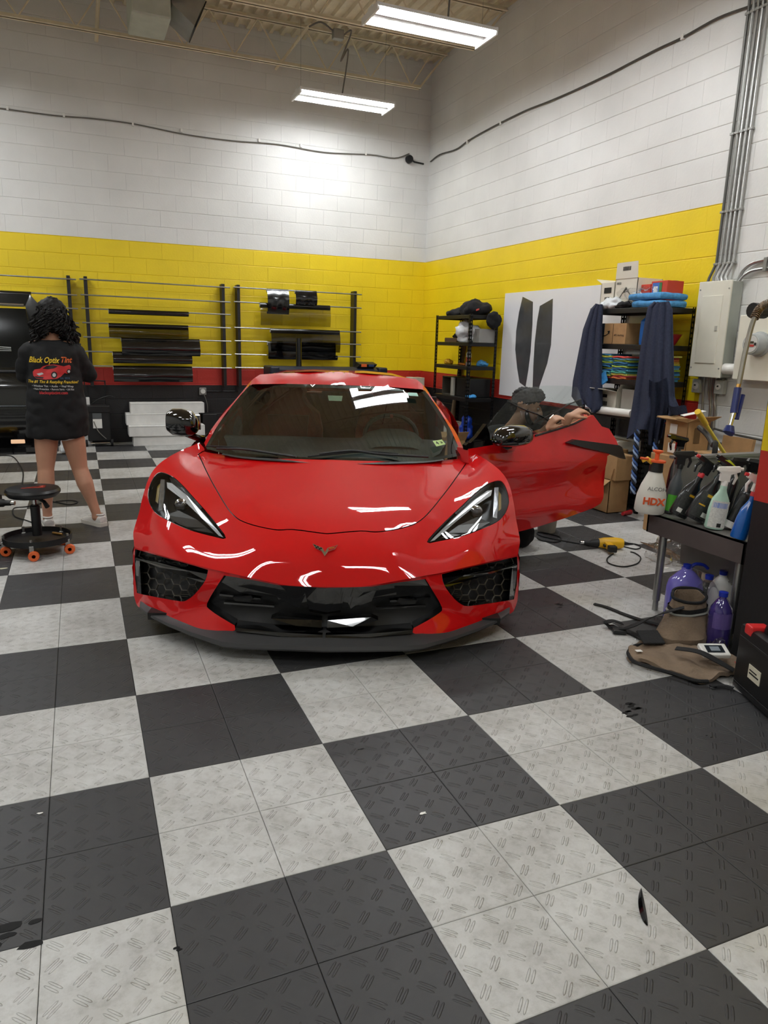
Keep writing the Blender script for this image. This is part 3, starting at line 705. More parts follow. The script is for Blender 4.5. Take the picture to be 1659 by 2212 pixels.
class PF:      # smooth low order surface for the glass itself
    def __init__(s, C):
        D = np.array([(*dom(cl(q, v)), v) for q, v in C]); s.c = np.linalg.lstsq(s.A(D), D[:, 2], rcond=None)[0]
    @staticmethod
    def A(D): x = D[:, 0] ** 2; y = D[:, 1]; return np.stack([np.ones(len(D)), x, y, x * y, y * y, x * x], 1)
    def __call__(s, Q): return s.A(np.atleast_2d(np.array(Q, float))) @ s.c
GW = PF(GC)
GC = [(q, float(GW([dom(cl(q, v))])[0])) for q, v in GC]
for a, d in (((441, 953), .05), ((466, 915), .05), ((501, 873), .05), ((537, 830), .06)):
    GC.append((a, lin(HD[2][0], HD[2][1], CB[2][0], CB[2][1], a) + d))
GC += [((553, 815), 2.10), ((564, 809), 2.20), ((735, 805), 2.25), ((650, 806), 2.25), ((721, 822), 2.0), ((620, 821), 2.02)]
GF = mk(GC)
def fG(pv): return [up(x, y, v) for (x, y), v in zip(pv, GW(pv))]
gt = tr([(721, 831), (620, 829), (545, 830)], GF, 1.9); gt[0] = (0, gt[0][1])
gs = spl(tr([(540, 831), (508, 868), (476, 910), (458, 940), (444, 965)], GF, 1.7), 3)
gb = spl(tr([(447, 971), (500, 983), (560, 989), (630, 993), (715, 996)], GF, 1.2), 3); gb[-1] = (0, gb[-1][1])
WSG = glass('windshield_glass', (.52, .60, .57), 0, 1.85)
ws = sheet('windshield', rightloop(gt + gs + gb), [], fG, WSG, car, .009)
po = spl(tr([(441, 957), (452, 935), (466, 914), (484, 892), (501, 872), (520, 850), (537, 829), (548, 818), (562, 809)], GF, 1.9), 3)
rt = tr([(600, 806), (660, 804), (735, 803)], GF, 2.3); rt[-1] = (0, rt[-1][1])
pil = gs[::-1] + gt[::-1][1:] ; 
ph = po + rt + gt + gs[1:]
for s in (-1, 1):
    f = (lambda s: (lambda pv: [Vector((s * p.x, p.y, p.z)) for p in off(GF, -.004)(pv)]))(s)
    sheet('windshield_pillar', ph, [], f, RED, car, .007)
# black frit border on the glass
G1 = rightloop(gt + gs + gb); G2 = insetp(G1, .0045); 
FR2 = sheet('glass_border', insetp(G1, .0005), [G2], off(GW, .003), mat('black_glass_border', '#060606', .3, var=0), ws, .006)
# wiper cowl
mb = MB(); A = [p for p in fG(gb) if p.x < .70]
for s in (-1, 1): mb.rings([[Vector((s * p.x, p.y - .055 * (1 - (p.x / .8) ** 2) - .004, p.z - .004)) for p in A], [Vector((s * p.x, p.y + .03, p.z + .002)) for p in A], [Vector((s * p.x, p.y + .03, p.z - .03)) for p in A]], cap=False, close=False)
mb.xf(CARM); mb.obj('cowl_panel', BLKPL, car, smooth=True)
def gpt(q, d=0): return solve(q, GF, 1.4) + Vector((0, -d, d * .5))
for pts, bl in (([(470, 972), (520, 973), (560, 978), (640, 990)], [(447, 966), (500, 968), (560, 976), (600, 985)]), ([(690, 984), (760, 977), (820, 984), (925, 990)], [(665, 989), (720, 983), (790, 978), (860, 983)])):
    mb = MB(); mb.tube(smooth_path([gpt(q, .025) for q in pts]), .007, 6); mb.xf(CARM); w_ = mb.obj('wiper', BLKPL, car, smooth=True)
    mb = MB(); mb.tube(smooth_path([gpt(q, .018) for q in bl]), .005, 6); mb.xf(CARM); mb.obj('wiper_blade', RUBBER, w_, smooth=True)
# stickers behind the glass
def plate(name, quad, d, m, par, th=.004, f=GF, v=1.5):
    P = [solve(q, f, v) + Vector((0, d, 0)) for q in quad]; mb = MB(); mb.prism(P, (0, th, 0)); mb.xf(CARM); return mb.obj(name, m, par), P
plate('toll_tag', [(708, 855), (740, 856), (738, 867), (710, 866)], .02, mat('pale_green_tag', '#a8b79a', .5), ws, .015)
plate('corner_sticker', [(881, 848), (901, 849), (904, 856), (884, 855)], .008, mat('teal_sticker', '#8fb8a8', .5), ws)
st, P = plate('inspection_sticker', [(935, 953), (955, 950), (963, 960), (943, 965)], .008, mat('lime_sticker', '#a9c47c', .5), ws)
S = frame((P[0] + P[2]) / 2 + Vector((0, -.004, 0)), P[1] - P[0], P[0] - P[3])
o = MB(); o.add(text_bm('4', .038, S @ Matrix.Translation((-.018, 0, 0)), bold=.001)); o.add(text_bm('25', .022, S @ Matrix.Translation((.02, 0, 0)))); o.xf(CARM).obj('month_mark', mat('ink_black', '#101010', .6, var=0), st)
# ---- roof, sides, rear (seen only at the edges, built in full)
RZ = {2.2: 1.205, 2.45: 1.215, 2.75: 1.20, 3.1: 1.14, 3.5: 1.06, 4.0: .985, 4.45: .95}
hdr = solve((735, 804), GF, 2.3); 
stn = []
for v, zc, ur, zr, ub, zb in ((2.25, hdr.z - .004, .555, 1.165, .80, .83), (2.45, hdr.z + .004, .56, 1.17, .82, .845), (2.75, hdr.z - .008, .55, 1.15, .85, .865), (3.1, hdr.z - .06, .52, 1.09, .88, .90), (3.5, 1.06, .48, 1.03, .90, .93), (4.0, .985, .46, .97, .90, .935), (4.45, .945, .46, .94, .88, .92), (4.62, .90, .46, .90, .86, .88)):
    stn.append([(-ub - .055, v, zb - .06), (-ub, v, zb), (-(ub + ur) / 2, v, (zb + zr) / 2 + .01), (-ur, v, zr), (-ur * .7, v, zc * .7 + zr * .3 + .008), (-ur * .33, v, zc + .004), (0, v, zc), (ur * .33, v, zc + .004), (ur * .7, v, zc * .7 + zr * .3 + .008), (ur, v, zr), ((ub + ur) / 2, v, (zb + zr) / 2 + .01), (ub, v, zb), (ub + .055, v, zb - .06)])
mb = MB(); mb.rings(stn[:4], cap=False, close=False); mb.xf(CARM); mb.obj('roof', RED, car, smooth=True)
mb = MB(); mb.rings(stn[3:], cap=False, close=False); mb.xf(CARM); mb.obj('rear_deck', RED, car, smooth=True)
mb = MB(); mb.rings([[Vector(p) + Vector((0, 0, .002)) for p in r[4:9]] for r in stn[4:6]], cap=False, close=False); mb.xf(CARM); mb.obj('rear_window', BLKGL, car, smooth=True)
# sides: from the fender silhouette to the door cut, domain (v, z)
silp = [solve_p for solve_p in fU(sil)]; silp = [p for p in silp if p.z < .80]
lowp = [p for p in fL(tr([(287, 1200), (288, 1250), (290, 1284), (296, 1303)], FL))]
edge = lowp[::-1] + silp
def side_u(v, z):
    # lateral position of the flank
    w_ = .955 - .10 * max(0, (z - .62) / .2) ** 2 - .02 * max(0, (.35 - z) / .2)
    return w_
EP = np.array([(p.y, p.z, p.x) for p in edge])
def fside(s):
    def f(pv):
        o = []
        for v, z in pv:
            k = np.argmin(abs(EP[:, 1] - z)); ve, ue = EP[k, 0], EP[k, 2]; t = min(1, max(0, (v - ve) / .35)); t = t * t * (3 - 2 * t)
            o.append(Vector((s * (ue * (1 - t) + side_u(v, z) * t), v, z)))
        return o
    return f
def arc(c, r, a0, a1, n): return [(c[0] + r * cos(radians(a0 + (a1 - a0) * i / n)), c[1] + r * sin(radians(a0 + (a1 - a0) * i / n))) for i in range(n + 1)]
WF, WR_ = (1.03, .335), (3.75, .345)
eo = [(p.y, p.z) for p in edge]
outl = eo + [(1.46, max(.80, eo[-1][1] - .0)), (1.46, .16), (1.40, .15)] + arc(WF, .375, -28, 208, 18)[0:] + [(WF[0] - .42, .14)]
for s in (-1, 1):
    sheet('fender_side', outl, [], fside(s), RED, car, .03)
quarter = [(2.72, .17), (2.72, .80)] + [(2.75, .81), (3.1, .845), (3.5, .87), (4.0, .875), (4.45, .86), (4.62, .82), (4.64, .5), (4.58, .2), (4.2, .16)] + arc(WR_, .385, -28, 208, 18) + [(3.3, .15)]
def fq(s): return lambda pv: [Vector((s * (.955 + .012 * sin((v - 2.7) * 1.6) - (.25 * max(0, v - 4.2) ** 2)), v, z)) for v, z in pv]
for s in (-1, 1):
    sheet('quarter_panel', quarter, [], fq(s), RED, car, .05)
    mb = MB(); mb.box((s * .80, 1.44, .12), (s * .95, 2.74, .26), bev=.02); mb.xf(CARM); mb.obj('door_sill', RED if s < 0 else mat('dark_sill', '#1a1516', .5), car)
door_l = [(1.47, .27), (1.47, .80), (2.70, .80), (2.70, .27)]
dl = sheet('door', door_l, [], lambda pv: [Vector((-(side_u(v, z)), v, z)) for v, z in pv], RED, car, .05, label='closed red passenger door')
wl = [(1.62, .80), (2.0, .98), (2.3, 1.12), (2.72, 1.11), (2.72, .80)]
sheet('door_window', wl, [], lambda pv: [Vector((-(.86 - (z - .8) * .82), v, z)) for v, z in pv], BLKGL, dl, .06)
mb = MB(); mb.box((-.85, 4.60, .25), (.85, 4.64, .9), bev=.015); mb.xf(CARM); mb.obj('rear_fascia', RED, car)
mb = MB(); mb.box((-.86, .28, .10), (.86, 4.55, .135)); mb.xf(CARM); mb.obj('underbody', BLKPL, car)
# unseen dark boxes added inside to stop sight and light passing through the body
for _a, _b, _n in (((-.70, .45, .13), (.70, 1.45, .52), 'front_filler_box'), ((-.62, 2.95, .13), (.62, 4.5, .8), 'rear_filler_box')): mb = MB(); mb.box(_a, _b); mb.xf(CARM); mb.obj(_n, BLKPL, car)
for (cv, cz), r, wd_ in ((WF, .335, .245), (WR_, .345, .305)):
    for s in (-1, 1):
        c = Vector((s * (.93 - wd_ / 2), cv, cz)); mb = MB(); h = wd_ / 2
        mb.lathe([(r - .13, -h), (r - .05, -h - .004), (r - .012, -h * .8), (r, -h * .5), (r, h * .5), (r - .012, h * .8), (r - .05, h + .004), (r - .13, h), (r - .13, -h)], (0, 0, 0), 40, axis='y', M=Matrix.Rotation(pi / 2, 3, 'Z')); mb.xf(CARM @ Matrix.Translation(c))
        wh = mb.obj('wheel', RUBBER, car, smooth=True)
        mb = MB(); X = Matrix.Rotation(pi / 2, 3, 'Z')
        mb.lathe([(r - .13, -h * .9), (r - .125, h * .9), (r - .15, h * .8), (r - .16, -h * .5)], (0, 0, 0), 32, axis='y', M=X)
        for k in range(5):
            a = 2 * pi * k / 5; mb.tube([Vector((s * h * .5, 0, 0)), Vector((s * h * .75, cos(a) * (r - .14), sin(a) * (r - .14)))], [.045, .025], 6)
        mb.xf(CARM @ Matrix.Translation(c)); mb.obj('rim', mat('dark_alloy', '#2a2b2d', .3, .8), wh, smooth=True)
# ---- cabin
SEATR = mat('red_leather', '#8e1414', .45, bump=.1); DASH = mat('dash_grey', '#2b2e2c', .6)
mb = MB(); mb.box((-.80, 1.5, .14), (.80, 2.9, .2)); mb.box((-.78, 2.82, .2), (.78, 2.9, 1.02)); mb.xf(CARM); mb.obj('cabin_tub', mat('dark_carpet', '#150f10', .9), car)
mb = MB(); mb.rings([[(-hw, v, z), (-.4, v - .02 * k, z + .012), (0, v, z + .0), (.4, v, z + .012), (hw, v, z)] for k, (v, z, hw) in enumerate([(1.16, .71, .45), (1.45, .77, .66), (1.75, .80, .74), (1.92, .79, .76), (1.98, .70, .76), (1.96, .45, .76)])], cap=False, close=False); mb.xf(CARM); ds = mb.obj('dashboard', DASH, car, smooth=True)
mb = MB(); mb.rings([[(.38 + a * .24 * k, v, .78 + h * b) for a, b in ((-1, 0), (-.7, .7), (-.3, 1), (.3, 1), (.7, .7), (1, 0))] for v, k, h in ((1.5, .7, .02), (1.75, 1, .06), (1.95, .95, .08), (2.0, .9, .05))], close=False, cap=False); mb.xf(CARM); mb.obj('instrument_hood', mat('hood_grey', '#3a4440', .6), ds, smooth=True)
mb = MB(); mb.tube([Vector((.38, 2.06, .80)) + Vector((.185 * cos(a), .07 * sin(a), .135 * sin(a))) for a in [2 * pi * k / 24 for k in range(25)]], .016, 8); mb.tube([(.2, 2.06, .79), (.56, 2.06, .79)], .02, 6); mb.tube([(.38, 2.06, .8), (.38, 2.02, .68)], .022, 6); mb.xf(CARM); sw = mb.obj('steering_wheel', BLKPL, car, smooth=True)
mb = MB(); mb.box((.37, 2.04, .925), (.39, 2.08, .945)); mb.xf(CARM); mb.obj('red_mark', SEATR, sw)
for s in (-1, 1):
    c = s * .40; mb = MB()
    mb.rings([[(c + x * w1, 2.72 + t, z) for x, t in ((-1, -.10), (-.8, -.02), (0, .02), (.8, -.02), (1, -.10), (1, .06), (-1, .06))] for w1, z in ((.25, .35), (.27, .5), (.27, .75), (.24, .88), (.16, .95), (.13, 1.0), (.14, 1.05), (.10, 1.09))]); mb.xf(CARM); se = mb.obj('seat', SEATR, car, smooth=True)
    mb = MB(); mb.box((c - .26, 2.15, .3), (c + .26, 2.7, .42), bev=.04); mb.xf(CARM); mb.obj('seat_cushion', SEATR, se)
    mb = MB(); mb.prism([(c - .13, 2.66, .5), (c + .13, 2.66, .5), (c + .16, 2.66, .86), (c - .16, 2.66, .86)], (0, .03, 0)); mb.xf(CARM); mb.obj('seat_insert', mat('seat_insert_red', '#6d1515', .5), se)
mb = MB(); mb.box((-.11, 1.98, 1.045), (.11, 2.0, 1.10), bev=.008); mb.xf(CARM); mb.obj('rear_view_mirror', BLKPL, car)
# ---- passenger mirror (left of the picture)
def mirror_shape(c, sx, fx=1):
    mb = MB(); prof = []
    for k, (t, ry, rz, dz) in enumerate(((-.098, .03, .03, 0.01), (-.094, .05, .06, .008), (-.06, .07, .084, .006), (.0, .08, .088, .004), (.06, .075, .078, -.0), (.09, .06, .05, -.01), (.1, .04, .03, -.012))):
        prof.append([(c[0] + sx * t, c[1] + ry * cos(a) * 1.0, c[2] + dz + rz * (abs(sin(a)) ** .8) * (1 if sin(a) > 0 else -1)) for a in [2 * pi * j / 20 for j in range(20)]])
    mb.rings(prof); return mb
ml = cl((394, 914), 1.62)
mb = mirror_shape((ml.x, ml.y, ml.z), 1); mb.xf(CARM); mo = mb.obj('door_mirror', BLKGL, car, smooth=True, label='gloss black door mirror')
mb = MB(); a = cl((400, 935), 1.62); b = cl((438, 950), 1.75); mb.tube(smooth_path([ml + Vector((.04, 0, -.05)), a, b], 5), [.028] * 5 + [.022] * 5 + [.026], 8); mb.xf(CARM); mb.obj('mirror_arm', BLKGL, mo, smooth=True)
mb = MB(); mb.box((ml.x - .12, ml.y + .07, ml.z - .05), (ml.x + .1, ml.y + .083, ml.z + .05), bev=.005); mb.xf(CARM); mb.obj('mirror_glass', CHROME, mo)

# ================================================================== open driver door
HN = cw((.935, 1.42, 0)); DA = radians(15.3); DD = Vector((cos(DA), sin(DA), 0)); DN = Vector((sin(DA), -cos(DA), 0))   # outward normal faces the camera
def dp(q, off=0):        # trace onto the door plane pushed out by off
    n = DN; d = ray(q); t = (Vector((HN.x, HN.y, 0)) + DN * off - CAM).dot(n) / d.dot(n); return CAM + d * t
def sz(p): r = p - Vector((HN.x, HN.y, 0)); return (r.dot(DD), p.z)
skin_px = [(1115, 1150), (1165, 1137), (1225, 1118), (1280, 1098), (1297, 1088), (1303, 1076), (1304, 1050), (1308, 1010), (1312, 985), (1330, 974), (1338, 969), (1331, 950), (1316, 926), (1300, 921), (1282, 897), (1275, 899), (1240, 915), (1200, 928), (1150, 942), (1115, 952), (1060, 962), (1012, 970), (1012, 1000), (1060, 1140)]
zb = .25
def dpz(q, bul=True):
    # bulge of the outer skin as a function of height: shoulder crease and tuck-in at the sill
    p = dp(q)
    for _ in range(6): p = dp(q, bulge(sz(p)))
    return p
def bulge(s_):
    s, z = s_
    b = .02 + .045 * math.exp(-((z - .66) / .12) ** 2) + .03 * math.exp(-((z - .36) / .1) ** 2) - .05 * max(0, (.33 - z)) * 4 * .3
    b += -.28 * max(0, z - .80) ** 1.0 * .6
    b += .03 * math.exp(-((s - 1.2) / .25) ** 2 - ((z - .55) / .16) ** 2) * -1
    return b
out = [sz(dpz(q)) for q in skin_px]
door = MB().box((HN.x - .001, HN.y - .001, .5), (HN.x + .001, HN.y + .001, .502)).obj('door', RED, car, label='open red driver door')
def fD(pv): return [Vector((HN.x, HN.y, 0)) + DD * s + DN * bulge((s, z)) + Vector((0, 0, z)) for s, z in pv]
def wsheet(name, outline, fn, m, par, step=.03, smooth=True, label=None, ang=50):
    pv, F = tri(outline, (), step); mb = MB(); vs = [mb.bm.verts.new(p) for p in fn(pv)]
    for f in F:
        try: mb.bm.faces.new([vs[i] for i in f])
        except ValueError: pass
    bmesh.ops.recalc_face_normals(mb.bm, faces=mb.bm.faces[:])
    if sum(f.normal.dot(DN) * f.calc_area() for f in mb.bm.faces) < 0: bmesh.ops.reverse_faces(mb.bm, faces=mb.bm.faces[:])
    return mb.obj(name, m, par, recalc=False, smooth=smooth, label=label, ang=ang)
sk = wsheet('door_skin', out, fD, RED, door, .028)
# inner panel gives the door thickness
V = fD(out); mb = MB(); mb.rings([V, [p - DN * .10 for p in V]], cap=False); 
mb.obj('door_edge', mat('door_edge_red', (.5, .006, .008), .35, coat=.5, var=0), door)
wsheet('door_card', out, lambda pv: [p - DN * .10 for p in fD(pv)], mat('door_card_red', '#5b1212', .6), door, .08)
# black lower shadow strip of the sill edge
bot = [sz(dpz(q)) for q in [(1115, 1146), (1165, 1133), (1225, 1114), (1280, 1094), (1300, 1080), (1303, 1084), (1297, 1091), (1280, 1101), (1225, 1122), (1165, 1141), (1115, 1154)]]
# air intake blade (black) under the shoulder
bl = [(1228, 957), (1245, 950), (1338, 962), (1344, 966), (1352, 992), (1338, 987), (1313, 979), (1262, 967)]
P = [dp(q, .06) for q in bl]; MB().prism(P, -DN * .05).obj('intake_blade', mat('satin_black', '#161719', .35), door)
# window glass leaning inwards
def gl(q):
    p = dp(q)
    for _ in range(6): p = dp(q, .0 - .52 * max(0, p.z - .88))
    return p
gpx = [(1040, 958), (1052, 940), (1052, 919), (1075, 890), (1100, 862), (1125, 843), (1150, 836), (1180, 833), (1215, 833), (1247, 836), (1253, 850), (1258, 880), (1262, 902), (1240, 912), (1200, 925), (1150, 940), (1100, 950)]
gpx = gpx[2:]; gpx = [(1052, 925)] + gpx
DGL = glass('door_window_glass', (.84, .90, .88), 0, 1.5)
GP = [gl(q) for q in gpx]
mb = MB(); mb.face(GP); dg = mb.obj('window_glass', DGL, door)
# tint film covering the lower part of the glass, still wet
fpx = [(1053, 922), (1075, 892), (1097, 866), (1120, 872), (1165, 866), (1200, 876), (1240, 868), (1256, 862), (1261, 900), (1240, 911), (1200, 924), (1150, 939), (1100, 949), (1060, 950)]
_f = MB(); _f.face([gl(q) + DN * .002 for q in fpx]); _f.obj('tint_film', glass('dark_tint_film', (.50, .52, .50), .0, 1.2), dg)
mb = MB(); rr = random.Random(3)
for k in range(150):
    q = (rr.uniform(1120, 1258), rr.gauss(885, 16));
    if q[1] > 940 - (q[0] - 1150) * .36 or q[1] < 858 or q[0] > 1255: continue
    p = gl(q) + DN * .004; mb.ball(p, rr.uniform(.0012, .003), 1)
stuff(mb.obj('water_droplets', glass('water_droplet', (.9, .9, .9), 0, 1.5), dg, smooth=True))
for pts in ([(1095, 866), (1130, 884), (1160, 895), (1180, 905), (1200, 921)], [(1255, 862), (1225, 875), (1200, 890), (1180, 900), (1150, 915)]):
    mb = MB(); mb.tube(smooth_path([gl(q) + DN * .004 for q in pts]), [.003 + .0025 * abs(sin(i * 1.7)) for i in range((len(pts) - 1) * 6 + 1)], 5); mb.obj('film_crease', mat('crease_black', '#0c0d0c', .2, var=0), dg, smooth=True)
# seal along the bottom of the glass
mb = MB(); mb.tube([dpz(q) + DN * .004 for q in [(1265, 902), (1240, 915), (1200, 928), (1155, 941)]], .007, 6); mb.obj('window_seal', BLKPL, door, smooth=True)
# quarter pane / A-post triangle and its mirror
mb = MB(); mb.prism([dp(q, .012) for q in [(1010, 963), (1030, 944), (1051, 916), (1058, 938), (1060, 958), (1040, 966)]], -DN * .03); mb.obj('corner_trim', BLKGL, door)
mb = MB(); mb.prism([dp(q, .02) for q in [(1006, 962), (1012, 957), (1060, 950), (1110, 948), (1153, 942), (1136, 962), (1105, 968), (1062, 974), (1030, 977), (1008, 972)]], -DN * .03); mb.obj('mirror_base', BLKGL, door)
c = dp((1106, 943), .17); R3 = Matrix((DD, -DN, Vector((0, 0, 1)))).transposed()
mb = MB(); prof = []
for t, ry, rz, dz in ((-.135, .02, .02, -.02), (-.13, .045, .035, -.014), (-.09, .07, .056, 0), (-.02, .085, .066, .004), (.06, .09, .068, .006), (.105, .08, .058, .004), (.135, .05, .045, .0), (.14, .03, .03, 0)):
    prof.append([c + R3 @ Vector((t, ry * cos(a), dz + rz * (abs(sin(a)) ** .75) * (1 if sin(a) > 0 else -1))) for a in [2 * pi * j / 24 for j in range(24)]])
mb.rings(prof); dm = mb.obj('door_mirror', BLKGL, door, smooth=True, label='gloss black door mirror')
mb = MB(); mb.tube([c + R3 @ Vector((.02, .05, -.05)), dp((1100, 962), .01)], [.04, .05], 8); mb.obj('mirror_stalk', BLKGL, door, smooth=True)
# ================================================================== people
def capsule(mb, p0, p1, r0, r1, n=16, sq=1.0):
    p0, p1 = Vector(p0), Vector(p1); d = (p1 - p0); L = d.length; d.normalize(); x = d.orthogonal().normalized(); y = d.cross(x); rs = []
    prof = [(-r0 * cos(a), r0 * sin(a)) for a in (.15, .5, .9, 1.3)] + [(0, r0), (L * .5, (r0 + r1) / 2), (L, r1)] + [(L + r1 * sin(a), r1 * cos(a)) for a in (.3, .7, 1.1, 1.42)]
    for t, r in prof: rs.append([p0 + d * t + x * cos(2 * pi * k / n) * r + y * sin(2 * pi * k / n) * r * sq for k in range(n)])
    mb.rings(rs)
def limb(mb, pts, rad):
    for i in range(len(pts) - 1): capsule(mb, pts[i], pts[i + 1], rad[i], rad[i + 1])
def remesh(mb, vox, name, m, parent, smooth_it=6, ang=180, disp=None):
    """fuse overlapping volumes into one continuous skin"""
    org = Vector(ORG.get(parent.name, (0, 0, 0))); bmesh.ops.recalc_face_normals(mb.bm, faces=mb.bm.faces[:])
    me = bpy.data.meshes.new('raw'); mb.bm.to_mesh(me); mb.bm.free(); o = bpy.data.objects.new('raw', me); COL.objects.link(o)
    r = o.modifiers.new('r', 'REMESH'); r.mode = 'VOXEL'; r.voxel_size = vox
    if smooth_it: s = o.modifiers.new('s', 'SMOOTH'); s.factor = .5; s.iterations = smooth_it
    dg = bpy.context.evaluated_depsgraph_get(); res = bpy.data.meshes.new_from_object(o.evaluated_get(dg)); bpy.data.objects.remove(o)
    bm = bmesh.new(); bm.from_mesh(res); bpy.data.meshes.remove(res)
    out = MB(); out.bm.free(); out.bm = bm
    if disp:
        bm.normal_update()
        for v in bm.verts: v.co += disp(v.co, v.normal)
    return out.obj(name, m, parent, smooth=True, ang=0, recalc=False)
def hand(mb, wrist, dirv, palm_n, side, curl=(.5, .5, .55, .6), L=.18, spread=.1, thumb=.6):
    """palm and five tapered, bent fingers. dirv: wrist to knuckles; palm_n: out of the palm; side: thumb side"""
    d = Vector(dirv).normalized(); n = (Vector(palm_n) - d * d.dot(Vector(palm_n))).normalized(); s = Vector(side); s = (s - d * s.dot(d) - n * s.dot(n)).normalized()
    w = Vector(wrist); k = L / .18
    for t in (-1.2, -.4, .4, 1.2): limb(mb, [w + s * t * .010 * k, w + d * .085 * k + s * t * .022 * k], [.017 * k, .0135 * k])
    for i, (fl, c) in enumerate(zip((.072, .082, .076, .060), curl)):
        o = 1.5 - i; p = w + d * .088 * k + s * o * .021 * k; v = (d + s * spread * o * .6).normalized(); r = .0098 * k if i < 3 else .0085 * k; pts = [p]
        for seg, fr in enumerate((.45, .31, .24)):
            v = (Matrix.Rotation(c * (1, 1.1, .8)[seg], 3, d.cross(n).normalized() if True else s) @ v); 
            if seg == 0 and v.dot(n) < 0 and c > 0: v = v - n * 2 * v.dot(n)
            pts.append(pts[-1] + v * fl * k * fr)
        limb(mb, pts, [r, r * .95, r * .88, r * .72])
    tb = w + s * .022 * k + d * .022 * k; v = (d * .65 + s * .7 + n * .35).normalized(); t1 = tb + v * .042 * k; v = (d * .9 + s * (.5 - thumb * .6) + n * .5).normalized(); t2 = t1 + v * .03 * k; t3 = t2 + (v + n * .2).normalized() * .026 * k
    limb(mb, [tb, t1, t2, t3], [.016 * k, .0125 * k, .0108 * k, .0085 * k])
def head(mb, c, fwd, upv, s=1.0):
    """skull, jaw, nose, brow, lips and ears; c is the centre of the skull"""
    f = Vector(fwd).normalized(); u = Vector(upv); u = (u - f * f.dot(u)).normalized(); r = f.cross(u); M = Matrix((r, f, u)).transposed(); c = Vector(c)
    P = lambda x, y, z: c + M @ Vector((x * s, y * s, z * s))
    E = lambda x, y, z, a, b, cc: mb.ball(P(x, y, z), (a * s, b * s, cc * s), 3, M)
    E(0, -.012, .022, .076, .094, .086); E(0, .03, -.035, .058, .058, .075); E(0, .055, -.082, .032, .028, .026); E(0, .02, -.07, .050, .05, .035)
    for x in (-1, 1): E(x * .045, .052, -.015, .022, .025, .024); E(x * .032, .078, .022, .022, .012, .009); E(x * .079, -.008, -.012, .008, .019, .032)
    limb(mb, [P(0, .086, .018), P(0, .104, -.012), P(0, .110, -.024)], [.009 * s, .012 * s, .013 * s]); E(-.011, .098, -.026, .008, .01, .007); E(.011, .098, -.026, .008, .01, .007)
    E(0, .086, -.047, .022, .010, .0055); E(0, .084, -.056, .019, .010, .006); return P, M
def eyes(P, M, par, s=1.0):
    for x in (-1, 1):
        MB().ball(P(x * .031, .076, .006), (.0125 * s, .011 * s, .009 * s), 2, M).obj('eye', mat('eye_white', '#e4e0da', .2, var=0), par, smooth=True)
        MB().ball(P(x * .031, .0845, .006), (.0058 * s, .004 * s, .0058 * s), 2, M).obj('iris', mat('iris_brown', '#2a1a10', .2, var=0), par, smooth=True)
SKIN_A = mat('skin_light', '#c08f74', .5, var=.06, vscale=12); SKIN_B = mat('skin_tan', '#b5876a', .5, var=.06, vscale=12)
HAIR = mat('black_hair', '#0d0a09', .62, var=.2, vscale=60, spec=.3)
TEE = mat('black_cotton', '#08080b', .85, bump=.15, bscale=25, var=.1)
WY = 4.15
def W(q, dy=0): return at(q, y=WY + dy)
# ---- woman at the left, seen from behind
wo = thing('person', 'person with long curly black hair in a black printed T-shirt, seen from behind', 'person', (-.24, WY, 0))
mb = MB()
hL, kL, aL = W((98, 945)), W((99, 1012)), W((102, 1108)); hR, kR, aR = W((153, 945)), W((172, 1012)), W((208, 1108), .0)
hL.z = hR.z = .80; hL.x, hR.x = -.375, -.222
kL.y += .0; aL.y += .02; kR.y += .02
for h, k, a in ((hL, kL, aL), (hR, kR, aR)):
    mid = (h + k) / 2; calf = k + (a - k) * .32 + Vector((0, -.016, 0)); low = k + (a - k) * .75
    limb(mb, [h, mid, k, calf, low, a], [.088, .080, .058, .060, .040, .034])
    a2 = Vector((a.x, a.y, .07)); limb(mb, [a, a2, a2 + Vector((0, .10, -.03))], [.034, .036, .028])
pel = Vector((-.30, WY + .02, .86)); limb(mb, [hL + Vector((0, 0, .05)), pel, hR + Vector((0, 0, .05))], [.088, .10, .088])
ch = Vector((-.30, WY + .03, 1.20)); nk = Vector((-.308, WY + .04, 1.40)); hd = Vector((-.285, WY + .10, 1.545))
limb(mb, [pel, Vector((-.30, WY + .03, 1.02)), ch, Vector((-.305, WY + .03, 1.30))], [.12, .105, .125, .10]); limb(mb, [nk + Vector((0, 0, -.06)), nk, hd + Vector((0, -.02, -.06))], [.058, .052, .05])
sL, sR = Vector((-.445, WY + .03, 1.32)), Vector((-.155, WY + .03, 1.32)); limb(mb, [sL, nk + Vector((0, 0, -.05)), sR], [.055, .06, .055])
eL, eR = Vector((-.485, WY + .07, 1.16)), Vector((-.085, WY + .07, 1.16)); wL, wR = Vector((-.47, WY + .33, 1.28)), Vector((-.13, WY + .33, 1.27))
for s_, e, w_, si in ((sL, eL, wL, 1), (sR, eR, wR, -1)):
    limb(mb, [s_, e, (e + w_) / 2, w_], [.052, .042, .038, .027]); hand(mb, w_, (si * .25, .9, .35), (0, .3, -1), (si, 0, .2), (.25, .25, .3, .3), .17)
P, M = head(mb, hd, (0.02, .97, -.22), (0, .22, .97), .98)
body = remesh(mb, .0075, 'body', SKIN_A, wo, 5); eyes(P, M, body)
